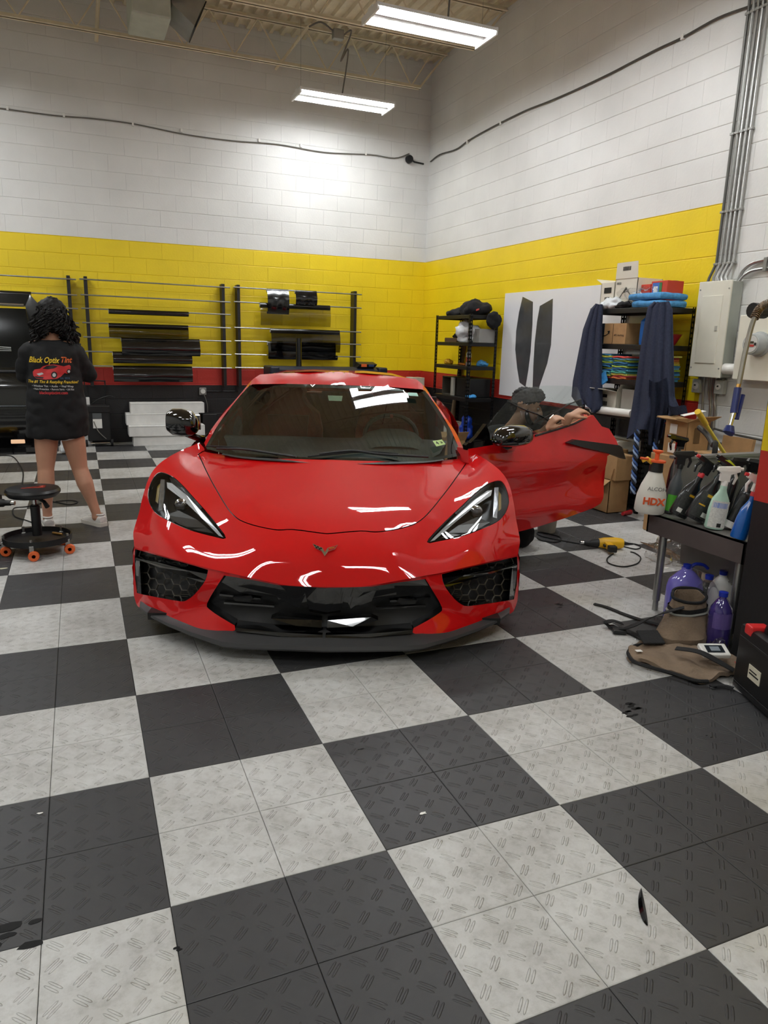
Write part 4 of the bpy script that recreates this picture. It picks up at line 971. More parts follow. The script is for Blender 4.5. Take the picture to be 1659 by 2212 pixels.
# hair: curly mass plus ringlets
mb = MB(); rr = random.Random(5)
limb(mb, [hd + Vector((0, -.03, .045)), hd + Vector((-.005, -.05, -.025)), hd + Vector((-.0, -.05, -.05))], [.100, .098, .07])
limb(mb, [hd + Vector((-.05, -.03, 0)), hd + Vector((-.10, -.02, -.16))], [.06, .055]); limb(mb, [hd + Vector((.05, -.03, 0)), hd + Vector((.11, -.02, -.15)), hd + Vector((.15, -.0, -.19))], [.06, .06, .03])
hair = remesh(mb, .01, 'hair', HAIR, wo, 3, disp=lambda c, n: n * (noise.noise(c * 38) * .012 + noise.noise(c * 90) * .006))
mb = MB()
for k in range(230):
    a = rr.uniform(pi * .95, pi * 2.05); r0 = .098; st = hd + Vector((cos(a) * r0 * rr.uniform(.3, .95), sin(a) * r0 * .7 - .035, .085 - rr.uniform(0, .10))); x = st.x - hd.x
    L = rr.uniform(.10, .25) - abs(x) * .1; L = min(L, .055 + abs(x) * 2.3); pts = []; ph = rr.uniform(0, 6); 
    for i in range(15):
        t = i / 14; fan = x * (1 + .9 * t); p = Vector((hd.x + fan + .012 * sin(ph + t * 16), st.y - .045 * sin(t * 2.3) - .02 * t + .010 * cos(ph + t * 16), st.z - L * t)); pts.append(p)
    mb.tube(pts, [.0075 * (1 - .35 * i / 14) for i in range(15)], 5)
stuff(mb.obj('ringlets', HAIR, wo, smooth=True))
# T-shirt
mb = MB(); lev = [(943, 58, 189, .17), (925, 56, 191, .17), (890, 56, 189, .165), (850, 58, 182, .155), (810, 60, 175, .145), (780, 60, 172, .14), (762, 55, 172, .13), (750, 50, 172, .11), (743, 58, 166, .085), (739, 74, 138, .068)]
rs = []
for y_, xa, xb, dep in lev:
    A, B = W((xa, y_)), W((xb, y_)); c = (A + B) / 2; hw = (B.x - A.x) / 2
    rs.append([Vector((c.x + hw * (abs(cos(a)) ** .8) * (1 if cos(a) > 0 else -1), WY + .035 + dep * (abs(sin(a)) ** .85) * (1 if sin(a) > 0 else -1), c.z)) for a in [2 * pi * k / 40 for k in range(40)]])
mb.rings(rs)
for s_, e in ((sL, eL), (sR, eR)): limb(mb, [s_ + Vector((0, 0, -.02)), (s_ + e) / 2 + Vector((0, 0, -.01)), e + Vector((0, .02, -.01))], [.072, .068, .066])
def folds(c, n): return n * (noise.noise(Vector((c.x * 16, c.y * 9, c.z * 4))) * .014 * (1 if c.z < 1.25 else .5) + noise.noise(c * 22) * .005 + abs(noise.noise(Vector((c.x * 7 + c.z * 5, c.y * 4, c.z * 7 - c.x * 4)))) * .022)
shirt = remesh(mb, .009, 'tshirt', TEE, wo, 8, disp=folds)
mb = MB(); mb.tube([Vector((-.308 + .088 * cos(a), WY + .035 + .062 * sin(a), 1.392 + .012 * sin(a))) for a in [2 * pi * k / 28 for k in range(29)]], .008, 6); mb.obj('collar', TEE, shirt, smooth=True)
dgm = shirt.data; bvh = BVHTree.FromPolygons([v.co for v in dgm.vertices], [tuple(p.vertices) for p in dgm.polygons]); wo_o = Vector(ORG[wo.name])
def on_shirt(bm, off=.003):
    for v in bm.verts:
        hit = bvh.ray_cast(Vector((v.co.x, WY - 1, v.co.z)) - wo_o, Vector((0, 1, 0)))
        if hit[0] is not None: v.co.y = hit[0].y + wo_o.y - off - (v.co.y - 0)
    return bm
def shirt_text(body_, q, h, m, shear=0, bold=0, nm='print', w=None, sq=1.0):
    p = W(q); F = frame((p.x, 0, p.z), (1, 0, -.012), (0, 0, 1)); bm = text_bm(body_, h, F @ Matrix.Diagonal((sq, 1, 1, 1)), shear, .0, bold=bold)
    bmesh.ops.subdivide_edges(bm, edges=[e for e in bm.edges if e.calc_length() > .012], cuts=1)
    for v in bm.verts: v.co.y = 0
    on_shirt(bm); o = MB(); o.add(bm); return o.obj(nm, m, shirt, recalc=False)
YP = mat('print_yellow', '#e8c22a', .6, var=0); OP = mat('print_orange', '#e06a2c', .6, var=0); RP = mat('print_red', '#c42a2c', .6, var=0); WP = mat('print_white', '#c8c8c8', .6, var=0); BP = mat('print_blue', '#2c4a6a', .6, var=0)
shirt_text('Black Optix', (95, 777), .055, YP, .35, .0012, sq=.74); shirt_text('Tint', (142, 777), .055, OP, .35, .0014, sq=.8)
shirt_text('The #1 Tint & Restyling Franchise!', (115, 823), .028, YP, .35, .0004, sq=.84)
shirt_text('• Window Tint  • Audio  • Vinyl Wrap', (115, 832), .019, WP, 0, .0003, sq=.92); shirt_text('• Paint Protection  • Remote Starts  • Lift Kits', (117, 838.5), .018, WP, 0, .0003, sq=.80)
shirt_text('blackoptixtint.com', (117, 846), .029, RP, 0, .0004, sq=.85); shirt_text('Est. 2016', (141, 815), .017, BP, 0, .0003)
def shirt_poly(pts, m, nm, off=.003):
    b = MB(); P_ = [W(q) for q in pts]
    pv, F_ = tri([(p.x, p.z) for p in P_], (), .012); vs = [b.bm.verts.new((x, 0, z)) for x, z in pv]
    for f in F_:
        try: b.bm.faces.new([vs[i] for i in f])
        except ValueError: pass
    on_shirt(b.bm, off); return b.obj(nm, m, shirt, recalc=False)
def circ(c, r, n=14, k=1.0): return [(c[0] + r * cos(2 * pi * i / n), c[1] + r * k * sin(2 * pi * i / n)) for i in range(n)]
shirt_poly([(72, 802), (76, 797), (88, 795), (94, 790), (104, 787), (118, 786), (130, 788), (138, 790), (150, 787), (153, 790), (152, 804), (146, 806), (140, 804), (132, 812), (124, 816), (100, 818), (80, 816), (73, 810)], RP, 'printed_car_body')
shirt_poly([(93, 795), (102, 789), (116, 787.5), (126, 790), (118, 794), (105, 796)], mat('print_dark', '#1a1214', .6, var=0), 'printed_car_glass', .0045)
for c, r in (((118, 808), 6.5), ((149, 801), 4.6)):
    shirt_poly(circ(c, r, 14, 1.1), mat('print_dark', '#1a1214', .6, var=0), 'printed_tyre', .0045); shirt_poly(circ(c, r * .6, 10, 1.1), WP, 'printed_wheel', .006)
shirt_poly([(80, 806), (92, 803), (96, 806), (86, 810)], WP, 'printed_headlight', .0045); shirt_poly([(76, 811), (96, 813), (94, 816), (79, 815)], mat('print_dark', '#1a1214', .6, var=0), 'printed_intake', .0045)
mb = MB(); limb(mb, [hL + Vector((-.0, 0, -.06)), hL + Vector((0, 0, .02))], [.099, .098]); limb(mb, [hR + Vector((.0, 0, -.06)), hR + Vector((0, 0, .02))], [.099, .098]); remesh(mb, .012, 'shorts', mat('white_shorts', '#d9d7d3', .8), wo, 3)
SHOE = mat('white_leather', '#d8d5cf', .5, bump=.1)
def shoe(c, yaw, tip, par, m=SHOE):
    mb = MB(); R = Matrix.Translation(c) @ Matrix.Rotation(yaw, 4, 'Z') @ Matrix.Rotation(tip, 4, 'Y')
    prof = [(-.075, .030, .03, .075), (-.055, .037, .0, .088), (-.02, .038, .0, .092), (.03, .038, .0, .075), (.08, .044, .0, .058), (.13, .046, .0, .05), (.165, .038, .0, .042), (.185, .015, .012, .03)]
    mb.rings([[R @ Vector((w_ * (abs(cos(a)) ** .6) * (1 if cos(a) > 0 else -1), y, (z0 + z1) / 2 + (z1 - z0) / 2 * sin(a))) for a in [2 * pi * k / 18 for k in range(18)]] for y, w_, z0, z1 in prof])
    o = mb.obj('shoe', m, par, smooth=True)
    mb = MB(); mb.rings([[R @ Vector((x * (w_ + .004), y, z)) for x, z in ((-1, 0), (1, 0), (1.0, .028), (-1.0, .028))] for y, w_, z0, z1 in [(-.08, .026, 0, 0)] + prof[1:-1] + [(.19, .02, 0, 0)]]); mb.obj('sole', mat('sole_cream', '#cbc6bb', .6), o, smooth=True)
    mb = MB()
    for k in range(4): mb.tube([R @ Vector((-.026, .02 + k * .02, .083 - k * .006)), R @ Vector((.026, .02 + k * .02, .083 - k * .006))], .003, 5)
    mb.obj('laces', m, o)
    mb = MB(); mb.tube([R @ Vector((.032 * cos(a), -.028 + .038 * sin(a), .092)) for a in [2 * pi * k / 20 for k in range(21)]], .007, 6); mb.obj('ankle_collar', m, o, smooth=True)
shoe((aL.x, aL.y + .02, 0.0), .12, 0, wo); shoe((aR.x + .008, aR.y + .02, .0), .55, 0, wo)

# ---- technician crouching behind the door
mn = thing('person', 'person with dark hair and beard crouching behind the open car door', 'person', (2.72, 2.95, 0))
hc = at((1137, 878), dep=5.05); fw = Vector((.84, -.52, -.24)).normalized(); nk = hc + Vector((-.055, .03, -.13)); ch = hc + Vector((-.17, .08, -.36)); pel = Vector((2.66, 3.02, .42))
mb = MB(); P, M = head(mb, hc, fw, (.15, 0, .98), 1.04)
limb(mb, [hc + Vector((-.03, .01, -.07)), nk, nk + Vector((-.04, .02, -.06))], [.054, .056, .06])
limb(mb, [nk + Vector((-.04, .02, -.10)), ch, pel], [.085, .135, .13])
h1 = at((1196, 908), dep=4.86); h2 = at((1252, 890), dep=4.93)
s1 = nk + Vector((.02, -.15, -.10)); s2 = nk + Vector((-.06, .18, -.10)); e1 = Vector((h1.x - .12, h1.y + .12, .72)); e2 = Vector((h2.x - .10, h2.y + .18, .74))
w1 = h1 + Vector((-.03, .03, -.06)); w2 = h2 + Vector((-.05, .04, -.035))
limb(mb, [s1, e1, (e1 + w1) / 2, w1], [.058, .046, .042, .030]); limb(mb, [s2, e2, (e2 + w2) / 2, w2], [.058, .046, .042, .030])
hand(mb, w1, (.35, -.35, .75), (.8, .1, -.5), (-.2, -.9, .2), (.55, .6, .65, .7), .17); hand(mb, w2, (.75, -.3, .5), (.4, .2, -.9), (-.1, -.9, .3), (.5, .6, .65, .7), .17)
kn1, kn2 = Vector((2.80, 2.66, .09)), Vector((2.95, 3.10, .52)); ft1, ft2 = Vector((2.50, 3.05, .06)), Vector((2.98, 2.98, .09))
limb(mb, [pel, kn1], [.10, .075]); limb(mb, [pel, kn2], [.10, .07]); limb(mb, [kn1, (kn1 * 2 + ft1) / 3, ft1], [.06, .06, .04]); limb(mb, [kn2, (kn2 * 2 + ft2) / 3, ft2], [.06, .058, .04])
body = remesh(mb, .0075, 'body', SKIN_B, mn, 4); eyes(P, M, body, 1.04)
mb = MB()
for x, y, z, a, b, c in ((0, -.02, .045, .083, .098, .085), (0, -.075, .0, .066, .035, .065), (0, .05, .085, .06, .055, .04), (0, .03, .105, .06, .06, .035), (-.074, -.01, .04, .012, .035, .035), (.074, -.01, .04, .012, .035, .035)): mb.ball(P(x, y, z), (a, b, c), 3, M)
remesh(mb, .007, 'hair', HAIR, mn, 1, disp=lambda c, n: n * (noise.noise(c * 70) * .008 + noise.noise(c * 160) * .004))
mb = MB()
for x in (-1, 1): limb(mb, [P(x * .072, .005, -.02), P(x * .062, .02, -.06), P(x * .035, .05, -.095), P(0, .068, -.1)], [.010, .017, .018, .020])
limb(mb, [P(-.026, .088, -.046), P(0, .094, -.040), P(.026, .088, -.046)], [.005, .006, .005]); remesh(mb, .005, 'beard', mat('beard_black', '#17110e', .8, bump=.4, bscale=150), mn, 2)
mb = MB()
for x in (-1, 1): limb(mb, [P(x * .016, .089, .028), P(x * .048, .078, .030)], [.0045, .0035])
mb.obj('eyebrows', HAIR, mn, smooth=True)
mb = MB(); limb(mb, [nk + Vector((-.05, .02, -.12)), ch, pel + Vector((0, 0, -.0))], [.105, .155, .15]); limb(mb, [s1, nk + Vector((-.05, .02, -.09)), s2], [.075, .085, .075])
limb(mb, [s1, (s1 + e1) / 2, e1], [.078, .072, .062]); limb(mb, [s2, (s2 + e2) / 2, e2], [.078, .072, .062]); remesh(mb, .01, 'tshirt', TEE, mn, 5, disp=folds)
mb = MB(); limb(mb, [pel, (pel + kn1) / 2, kn1], [.135, .115, .088]); limb(mb, [pel, (pel + kn2) / 2, kn2], [.135, .115, .085]); limb(mb, [kn1, (kn1 * 2 + ft1) / 3, ft1 + Vector((0, 0, .02))], [.085, .08, .06]); limb(mb, [kn2, (kn2 * 2 + ft2) / 3, ft2 + Vector((0, 0, .04))], [.08, .075, .06]); remesh(mb, .011, 'trousers', mat('black_work_trousers', '#0d0d0f', .9, bump=.2, bscale=30), mn, 4, disp=folds)
BS = mat('black_shoe', '#111112', .6); shoe((2.46, 3.08, .0), .9, 0, mn, BS); shoe((3.0, 2.99, .0), -.3, 0, mn, BS)
MB().tube([h1 + Vector((-.02, -.02, .04)), h1 + Vector((-.05, -.02, .015))], .004, 6).obj('trim_knife', CHROME, mn)
# ================================================================== things of the shop
def carton(name, lab, a, b, m=CARD, parent=None, flaps=None, grp=None, rot=0, cat='box'):
    """cardboard box with walls, floor and flaps; flaps: list of (side, opening angle in degrees), side in 'lrfb'"""
    a, b = Vector(a), Vector(b); c = (a + b) / 2; c.z = a.z; t = thing(name, lab, cat, c, grp); w = .005
    if not flaps:
        MB().box(a, b, bev=.004).obj('carton_body', m, t); 
        MB().box((c.x - .025, a.y - .001, b.z - .0005), (c.x + .025, b.y + .001, b.z + .0012)).obj('tape', mat('parcel_tape', '#b59a72', .25), t); return t
    mb = MB(); mb.box(a, (b.x, b.y, a.z + w)); mb.box(a, (a.x + w, b.y, b.z)); mb.box((b.x - w, a.y, a.z), b); mb.box(a, (b.x, a.y + w, b.z)); mb.box((a.x, b.y - w, a.z), b); mb.obj('carton_body', m, t)
    L = (b.y - a.y) / 2 if True else 0
    for s, ang in flaps:
        g = radians(ang); l = min(b.x - a.x, b.y - a.y) / 2
        e0, e1, o = {'l': (Vector((a.x, a.y, b.z)), Vector((a.x, b.y, b.z)), Vector((-1, 0, 0))), 'r': (Vector((b.x, a.y, b.z)), Vector((b.x, b.y, b.z)), Vector((1, 0, 0))), 'f': (Vector((a.x, a.y, b.z)), Vector((b.x, a.y, b.z)), Vector((0, -1, 0))), 'b': (Vector((a.x, b.y, b.z)), Vector((b.x, b.y, b.z)), Vector((0, 1, 0)))}[s]
        d = (o * cos(g) + Vector((0, 0, 1)) * sin(g)) * l; q = (e1 - e0).normalized() * .01; n = d.cross(e1 - e0).normalized() * .004
        MB().prism([e0, e1, e1 + d - q, e0 + d + q], n).obj('flap', m, t)
    return t
def lab_rect(par, c, xd, yd, w, h, m=PAPER, nm='label', th=.0015):
    F = frame(c, xd, yd); return MB().prism([F @ Vector(p) for p in ((-w / 2, -h / 2, 0), (w / 2, -h / 2, 0), (w / 2, h / 2, 0), (-w / 2, h / 2, 0))], F.to_3x3() @ Vector((0, 0, th))).obj(nm, m, par)
def writing(par, body_, c, xd, yd, size, m, bold=0, shear=0, nm='lettering'):
    o = MB(); o.add(text_bm(body_, size, frame(c, xd, yd), shear, .0004, bold=bold)); return o.obj(nm, m, par, recalc=False)
INK = mat('ink_black', '#101010', .6, var=0)
def bars(par, c, xd, yd, w, h, n=14):
    F = frame(c, xd, yd); mb = MB(); rr = random.Random(int(c[0] * 1000)); x = -w / 2
    while x < w / 2:
        k = rr.choice((.25, .4, .8)) * w / n; mb.prism([F @ Vector(p) for p in ((x, -h / 2, 0), (x + k, -h / 2, 0), (x + k, h / 2, 0), (x, h / 2, 0))], F.to_3x3() @ Vector((0, 0, .0006))); x += k + rr.choice((.3, .5)) * w / n
    return mb.obj('bar_lines', INK, par)
FX, FY_ = (0, -1, 0), (0, 0, 1)          # writing on faces that look towards -X (the left)
# ---- film racks on the back wall
RZS = [2.10, 1.91, 1.745, 1.568, 1.39, 1.209, 1.027]; RY = 8.62
def rack(label, xl, xr, zs, xrl=None):
    t = thing('film_rack', label, 'rack', ((xl + xr) / 2, RY, .76), 'wall racks for film rolls')
    for x in (xl, xr):
        MB().box((x - .021, RY - .005, .765), (x + .021, YB - .012, 2.14), bev=.003).obj('post', BLACKM, t)
    for z in zs:
        MB().tube([(xl - .07, RY - .018, z + .003), (xr + .09, RY - .018, z - .006)], .0095, 8).obj('rod', STEEL, t, smooth=True)
rack('black-post film rack at the left edge, behind the person', -1.95, -.185, RZS)
rack('black-post film rack in the middle holding five dark rolls', .015, 1.745, RZS)
rack('black-post film rack behind the car roof with small rolls on its top rod', 1.953, 3.66, [z for i, z in enumerate(RZS) if i != 2])
FILM = mat('black_tint_film', '#08080a', .14, coat=.6, var=0); SHEETM = glass('smoke_film_sheet', (.16, .15, .13), .08, 1.45); SHEETL = glass('light_smoke_film_sheet', (.46, .45, .38), .06, 1.4)
def roll(lab, xa, xb, z, r=.034, drop=0, m=SHEETM, bulge_=.02, curl=False, grp='rolls of tint film on the racks'):
    t = thing('film_roll', lab, 'film roll', ((xa + xb) / 2, RY - .02, z - .02), grp); zc = z - r + .012; y = RY - .02
    MB().lathe([(.014, xa), (r, xa), (r, xb), (.014, xb), (.014, xa)], (0, y, zc), 24, axis='x').obj('roll', FILM, t, smooth=True)
    MB().lathe([(.015, xa - .003), (.022, xa - .003), (.022, xa + .01), (.015, xa + .01)], (0, y, zc), 16, axis='x').obj('core', PAPER, t)
    if drop:
        mb = MB(); rs = []
        for k in range(13):
            s = k / 12; rs.append([(xa + (xb - xa) * j / 10, y - r - .001 - bulge_ * sin(pi * s * .9) - .004 * sin(j * 1.3 + s * 3) * s, zc - (zc - drop) * s) for j in range(11)])
        if curl:
            for k in range(8):
                a = k * .55; rs.append([(xa + (xb - xa) * j / 10, y - r - bulge_ * .3 + .02 - .02 * cos(a), drop - .02 * sin(a)) for j in range(11)])
        mb.rings(rs, cap=False, close=False); mb.obj('hanging_film', m, t, smooth=True)
roll('narrow black film roll, highest of five on the middle rack', .267, 1.272, 1.745, .034)
roll('black film roll with smoky brown sheet hanging, second down on the middle rack', .257, 1.259, 1.568, .034, 1.40)
roll('black film roll with bulging glossy sheet, third down on the middle rack', .40, 1.403, 1.39, .03, 1.175, FILM, .05)
roll('black film roll with wavy lower edge, fourth down on the middle rack', .287, 1.294, 1.209, .038, 1.07, FILM, .03)
roll('black film roll over the red band, lowest on the middle rack', .283, 1.292, 1.027, .04, .83, FILM, .03)
roll('short black film roll with long curled sheet, top rod of the right rack', 2.34, 2.648, 2.10, .028, 1.79, FILM, .03, True)
roll('short black film roll with folded sheet, beside the long curled one on the top rod', 2.743, 3.057, 2.10, .028, 1.91, FILM, .03)
roll('film roll with a pale see-through sheet hanging, second rod of the right rack', 2.24, 3.26, 1.91, .036, 1.617, SHEETL, .02)
roll('black film roll with a smoky sheet over the roll below, middle of the right rack', 2.386, 3.408, 1.568, .036, 1.262, SHEETM, .03)
roll('black film roll half hidden by the smoky sheet above it on the right rack', 2.344, 3.344, 1.39, .034, 1.16, FILM, .01)
roll('black film roll just above the plotter on the right rack', 2.362, 3.381, 1.209, .036)
roll('black film roll at the left edge above the dark vehicle window', -1.7, -.62, 1.91, .036)
# ---- plotter behind the car
pl = thing('plotter', 'wide navy vinyl plotter on a stand behind the car roof', 'plotter', (3.04, 8.05, 0)); NAVY = mat('navy_plotter_shell', '#1b2130', .4)
mb = MB(); mb.prism([(2.32, 7.88, .93), (2.32, 7.88, 1.035), (2.32, 8.0, 1.075), (2.32, 8.2, 1.075), (2.32, 8.25, .93)], (1.45, 0, 0)); mb.obj('body', NAVY, pl)
for xa, xb in ((2.20, 2.33), (3.75, 3.885)): MB().box((xa, 7.86, .92), (xb, 8.26, 1.08), bev=.02).obj('end_housing', NAVY, pl)
MB().box((2.36, 7.865, .95), (3.74, 7.883, .985)).obj('front_rail', mat('rail_grey', '#8b9099', .35, .3), pl)
cp = MB().prism([(3.46, 7.95, 1.075), (3.49, 7.93, 1.12), (3.49, 8.1, 1.15), (3.46, 8.12, 1.075)], (.26, 0, 0)).obj('control_panel', BLKPL, pl)
MB().box((3.51, 7.925, 1.085), (3.59, 7.93, 1.125)).obj('orange_panel', mat('orange_plastic', '#e0642c', .4), cp); MB().box((3.62, 7.925, 1.09), (3.70, 7.929, 1.12)).obj('display', mat('lcd', '#2a3d66', .2), cp)
for x in (2.4, 3.68): mb = MB(); mb.box((x - .03, 8.02, .05), (x + .03, 8.1, .93)); mb.box((x - .03, 7.8, 0), (x + .03, 8.32, .05)); mb.obj('leg', BLACKM, pl)
MB().tube([(2.645, 8.05, 1.078), (2.645, 8.06, 1.45)], .04, 20).obj('film_tube', FILM, None, smooth=True)
tag(bpy.data.objects['film_tube'], 'short dark film tube standing upright on the plotter', 'film roll')
# ---- back corner left: foam boxes, trolley
WB = mat('white_foam_box', '#dddcd8', .7, bump=.05)
FB = [('bottom white foam box of the stack by the back wall', (.47, 8.34, 0), (1.36, 8.62, .13)), ('second white foam box from the bottom, sticking out left', (.42, 8.32, .13), (1.40, 8.60, .27)), ('third white foam box from the bottom, leaning left', (.40, 8.42, .27), (1.34, 8.66, .42)), ('top white foam box of the stack by the back wall', (.46, 8.44, .42), (1.42, 8.64, .56))]
for lab, a, b in FB:
    t = thing('foam_box', lab, 'box', ((a[0] + b[0]) / 2, a[1], a[2]), 'white boxes against the back wall'); MB().box(a, b, bev=.006).obj('box_body', WB, t); MB().box((a[0] + .004, a[1] - .001, b[2] - .014), (b[0] - .004, a[1] + .001, b[2] - .011)).obj('lid_seam', mat('seam_grey', '#8d8c88', .8), t)
t = MB().box((-.17, 8.60, 0), (-.03, 8.72, .62), bev=.006); tag(t.obj('foam_box', WB), 'narrow white box standing on end behind the trolley', 'box')
t = MB().box((1.40, 8.5, .0), (1.60, 8.7, .40), bev=.01); tag(t.obj('storage_crate', BLKPL), 'low black crate right of the white foam boxes', 'crate')
t = thing('trolley', 'black wheeled tool trolley with a loop handle by the back wall', 'trolley', (.06, 8.5, 0))
MB().box((-.08, 8.42, .07), (.20, 8.62, .50), bev=.012).obj('case', BLKPL, t); MB().box((-.09, 8.41, .44), (.21, 8.63, .53), bev=.01).obj('lid', BLACKM, t)
MB().tube(smooth_path([(-.08, 8.6, .45), (-.08, 8.6, .80), (-.06, 8.6, .835), (.15, 8.6, .835), (.17, 8.6, .80), (.17, 8.6, .45)], 4), .009, 6).obj('handle', BLACKM, t, smooth=True)
lab_rect(t, (.045, 8.415, .30), (1, 0, 0), (0, 0, 1), .11, .12); lab_rect(t, (.045, 8.415, .40), (1, 0, 0), (0, 0, 1), .11, .07, mat('grey_label', '#55585a', .5))
MB().tube([(-.05, 8.41, .045), (.18, 8.41, .045)], .012, 8).obj('axle', CHROME, t, smooth=True)
for x in (-.1, .21): MB().lathe([(.02, -.014), (.045, -.014), (.045, .014), (.02, .014)], (x, 8.44, .045), 16, axis='x').obj('wheel', RUBBER, t)
MB().tube(smooth_path([(-.02, 8.4, .55), (.08, 8.38, .62), (.2, 8.36, .66), (.27, 8.38, .64)]), .006, 5).obj('strap', BLKPL, t, smooth=True)
MB().tube(smooth_path([(.0, 8.41, .33), (.05, 8.40, .2), (.14, 8.40, .1)]), .006, 5).obj('hose', GREYCABLE, t, smooth=True)
t = thing('wall_socket', 'grey round socket box on the black band of the back wall', 'socket', (1.45, YB - .05, .65)); MB().box((1.40, YB - .045, .64), (1.50, YB - .011, .74), bev=.006).obj('box', GALV, t); MB().lathe([(0, -.012), (.03, -.012), (.034, 0)], (1.45, YB - .047, .69), 20, axis='y').obj('outlet_face', WHITEP, t)
MB().tube(smooth_path([(1.46, YB - .06, .66), (1.50, YB - .09, .5), (1.49, YB - .1, .3), (1.47, 8.66, .02), (1.44, 8.6, .012)]), .005, 5).obj('cord', GREYCABLE, t, smooth=True)
MB().tube([(1.5, YB - .02, .69), (1.95, YB - .02, .69)], .009, 6).obj('conduit', BLACKM, t)
mb = MB(); mb.ball((0, 0, .09), (.11, .08, .10), 3); mb.disp(.05, 14); mb.xf(Matrix.Translation((-.30, 7.9, 0))); 
for v in mb.bm.verts: v.co.z = max(v.co.z, .002)
tag(mb.obj('plastic_bag', mat('white_plastic_bag', '#d4d8da', .3), smooth=True), 'crumpled white plastic bag on the floor seen between the legs', 'bag')
carton('carton', 'pale small carton on a ledge beyond the car roof', (4.50, 8.35, .70), (4.70, 8.6, .92), mat('pale_carton', '#c9c5ba', .8))
t = MB().box((4.1, 8.3, 0), (4.78, 8.72, .70), bev=.01); tag(t.obj('storage_cabinet', BLACKM), 'low black cabinet in the corner beyond the car roof', 'cabinet')
t = MB().box((4.0, 8.42, .70), (4.35, 8.6, .83), bev=.004); tag(t.obj('paper_box', PAPER), 'flat white box on the black corner cabinet', 'box')
# ---- dark vehicle at the left edge with its door
SUVP = mat('black_vehicle_paint', '#040405', .12, coat=1, var=0, spec=.3)
sv = thing('vehicle', 'black vehicle at the left edge with its rear side window being tinted', 'car', (-1.3, 5.2, 0))
x1 = -.335; yv = 4.86
def vx(z): return x1 + .0 - .10 * max(0, z - 1.2)
mb = MB(); rs = []
for z, dy in ((.46, .05), (.52, .0), (.72, -.03), (.98, -.035), (1.10, .0), (1.16, .03)): rs.append([(-2.9, yv + dy, z), (x1 - .01 if z < .6 else x1, yv + dy, z), (x1, yv + .16, z), (-2.9, yv + .16, z)])
mb.rings(rs); mb.obj('door_panel', SUVP, sv, smooth=True, ang=20)
mb = MB(); rs = []
for z, dy in ((1.13, .03), (1.4, .06), (1.62, .10)): rs.append([(-2.9, yv + dy, z), (x1 - .10 - .12 * (z - 1.13), yv + dy, z)])
mb.rings(rs, cap=False, close=False); mb.obj('side_window', mat('dark_wet_window', '#050706', .12, coat=.0, var=.5, vscale=2, spec=.35), sv, smooth=True)
mb = MB(); mb.prism([(x1, yv + .02, 1.12), (x1 - .10, yv + .02, 1.12), (x1 - .16, yv + .09, 1.64), (-2.9, yv + .09, 1.64), (-2.9, yv + .1, 1.75), (x1 - .12, yv + .1, 1.73), (x1 - .03, yv + .08, 1.62)], (0, .12, 0)); mb.obj('window_frame', SUVP, sv)
MB().tube([(-2.9, yv + .082, 1.655), (x1 - .17, yv + .082, 1.648)], .011, 8).obj('chrome_trim', CHROME, sv, smooth=True)
MB().tube([(-2.9, yv + .012, 1.13), (x1 - .03, yv + .012, 1.13)], .014, 8).obj('belt_seal', BLKPL, sv)
MB().tube([(-2.9, yv - .04, .86), (x1 - .03, yv - .04, .86)], .008, 8).obj('side_trim', mat('satin_trim', '#4a4d50', .3, .6), sv, smooth=True)
MB().box((-.68, yv - .012, .555), (-.575, yv + .01, .59), bev=.006).obj('courtesy_light', mat('courtesy_lens', '#d8b090', .3, var=0, emit=(1, .62, .36), es=.5), sv)
mb = MB(); mb.box((-2.95, yv + .16, .36), (-1.35, 6.6, 1.74), bev=.08); mb.obj('body', SUVP, sv, smooth=True)
mb = MB()
for k in range(3): mb.tube(smooth_path([(-1.0 + .0 * k, yv + .045, 1.34 - k * .012), (-.8, yv + .043, 1.325 - k * .016), (-.62, yv + .043, 1.315 - k * .012)], 8), .0035, 4)
stuff(mb.obj('soap_streak', mat('soap_white', '#b5b8b5', .3), sv, smooth=True))
for y in (5.2, 6.3): MB().lathe([(.2, -.11), (.34, -.11), (.36, -.07), (.36, .07), (.34, .11), (.2, .11)], (-2.7, y, .36), 32, axis='x').obj('wheel', RUBBER, sv, smooth=True)
# ---- rolling stool
stc = at((78, 1183), z=0); sx, sy = -.46, 3.52
st = thing('rolling_stool', 'round black mechanic stool with orange casters and a tray base', 'stool', (sx, sy, 0))
SEATZ = .44; VINYL = mat('black_vinyl', '#131315', .35, bump=.05)
MB().lathe([(0, -.055), (.15, -.05), (.168, -.03), (.17, -.015), (.160, .0), (.10, .007), (0, .009)], (sx - .005, sy - .1 + .1, SEATZ), 40).obj('seat', VINYL, st, smooth=True)
RL = mat('seat_print_red', '#a8341f', .5, var=0); mb = MB()
for k in range(4):
    mb.prism([(sx - .07 + .03 * k, sy - .04 + k * .0, SEATZ + .008), (sx + .06 - .0 * k, sy - .04 + .022 * k, SEATZ + .008), (sx + .075, sy - .028 + .022 * k, SEATZ + .008), (sx - .07 + .03 * k, sy - .026 + k * .012, SEATZ + .008)], (0, 0, .002))
mb.obj('seat_emblem', RL, st)
MB().lathe([(.0, .12), (.030, .12), (.030, .32), (.024, .325), (.024, .33)], (sx, sy, 0), 20).obj('column', BLACKM, st, smooth=True); MB().tube([(sx, sy, .31), (sx, sy, .40)], .014, 12).obj('gas_rod', CHROME, st, smooth=True)
MB().tube([(sx, sy, .385), (sx + .06, sy - .07, .36), (sx + .08, sy - .1, .33)], [.008, .012, .016], 8).obj('height_lever', BLKPL, st, smooth=True)
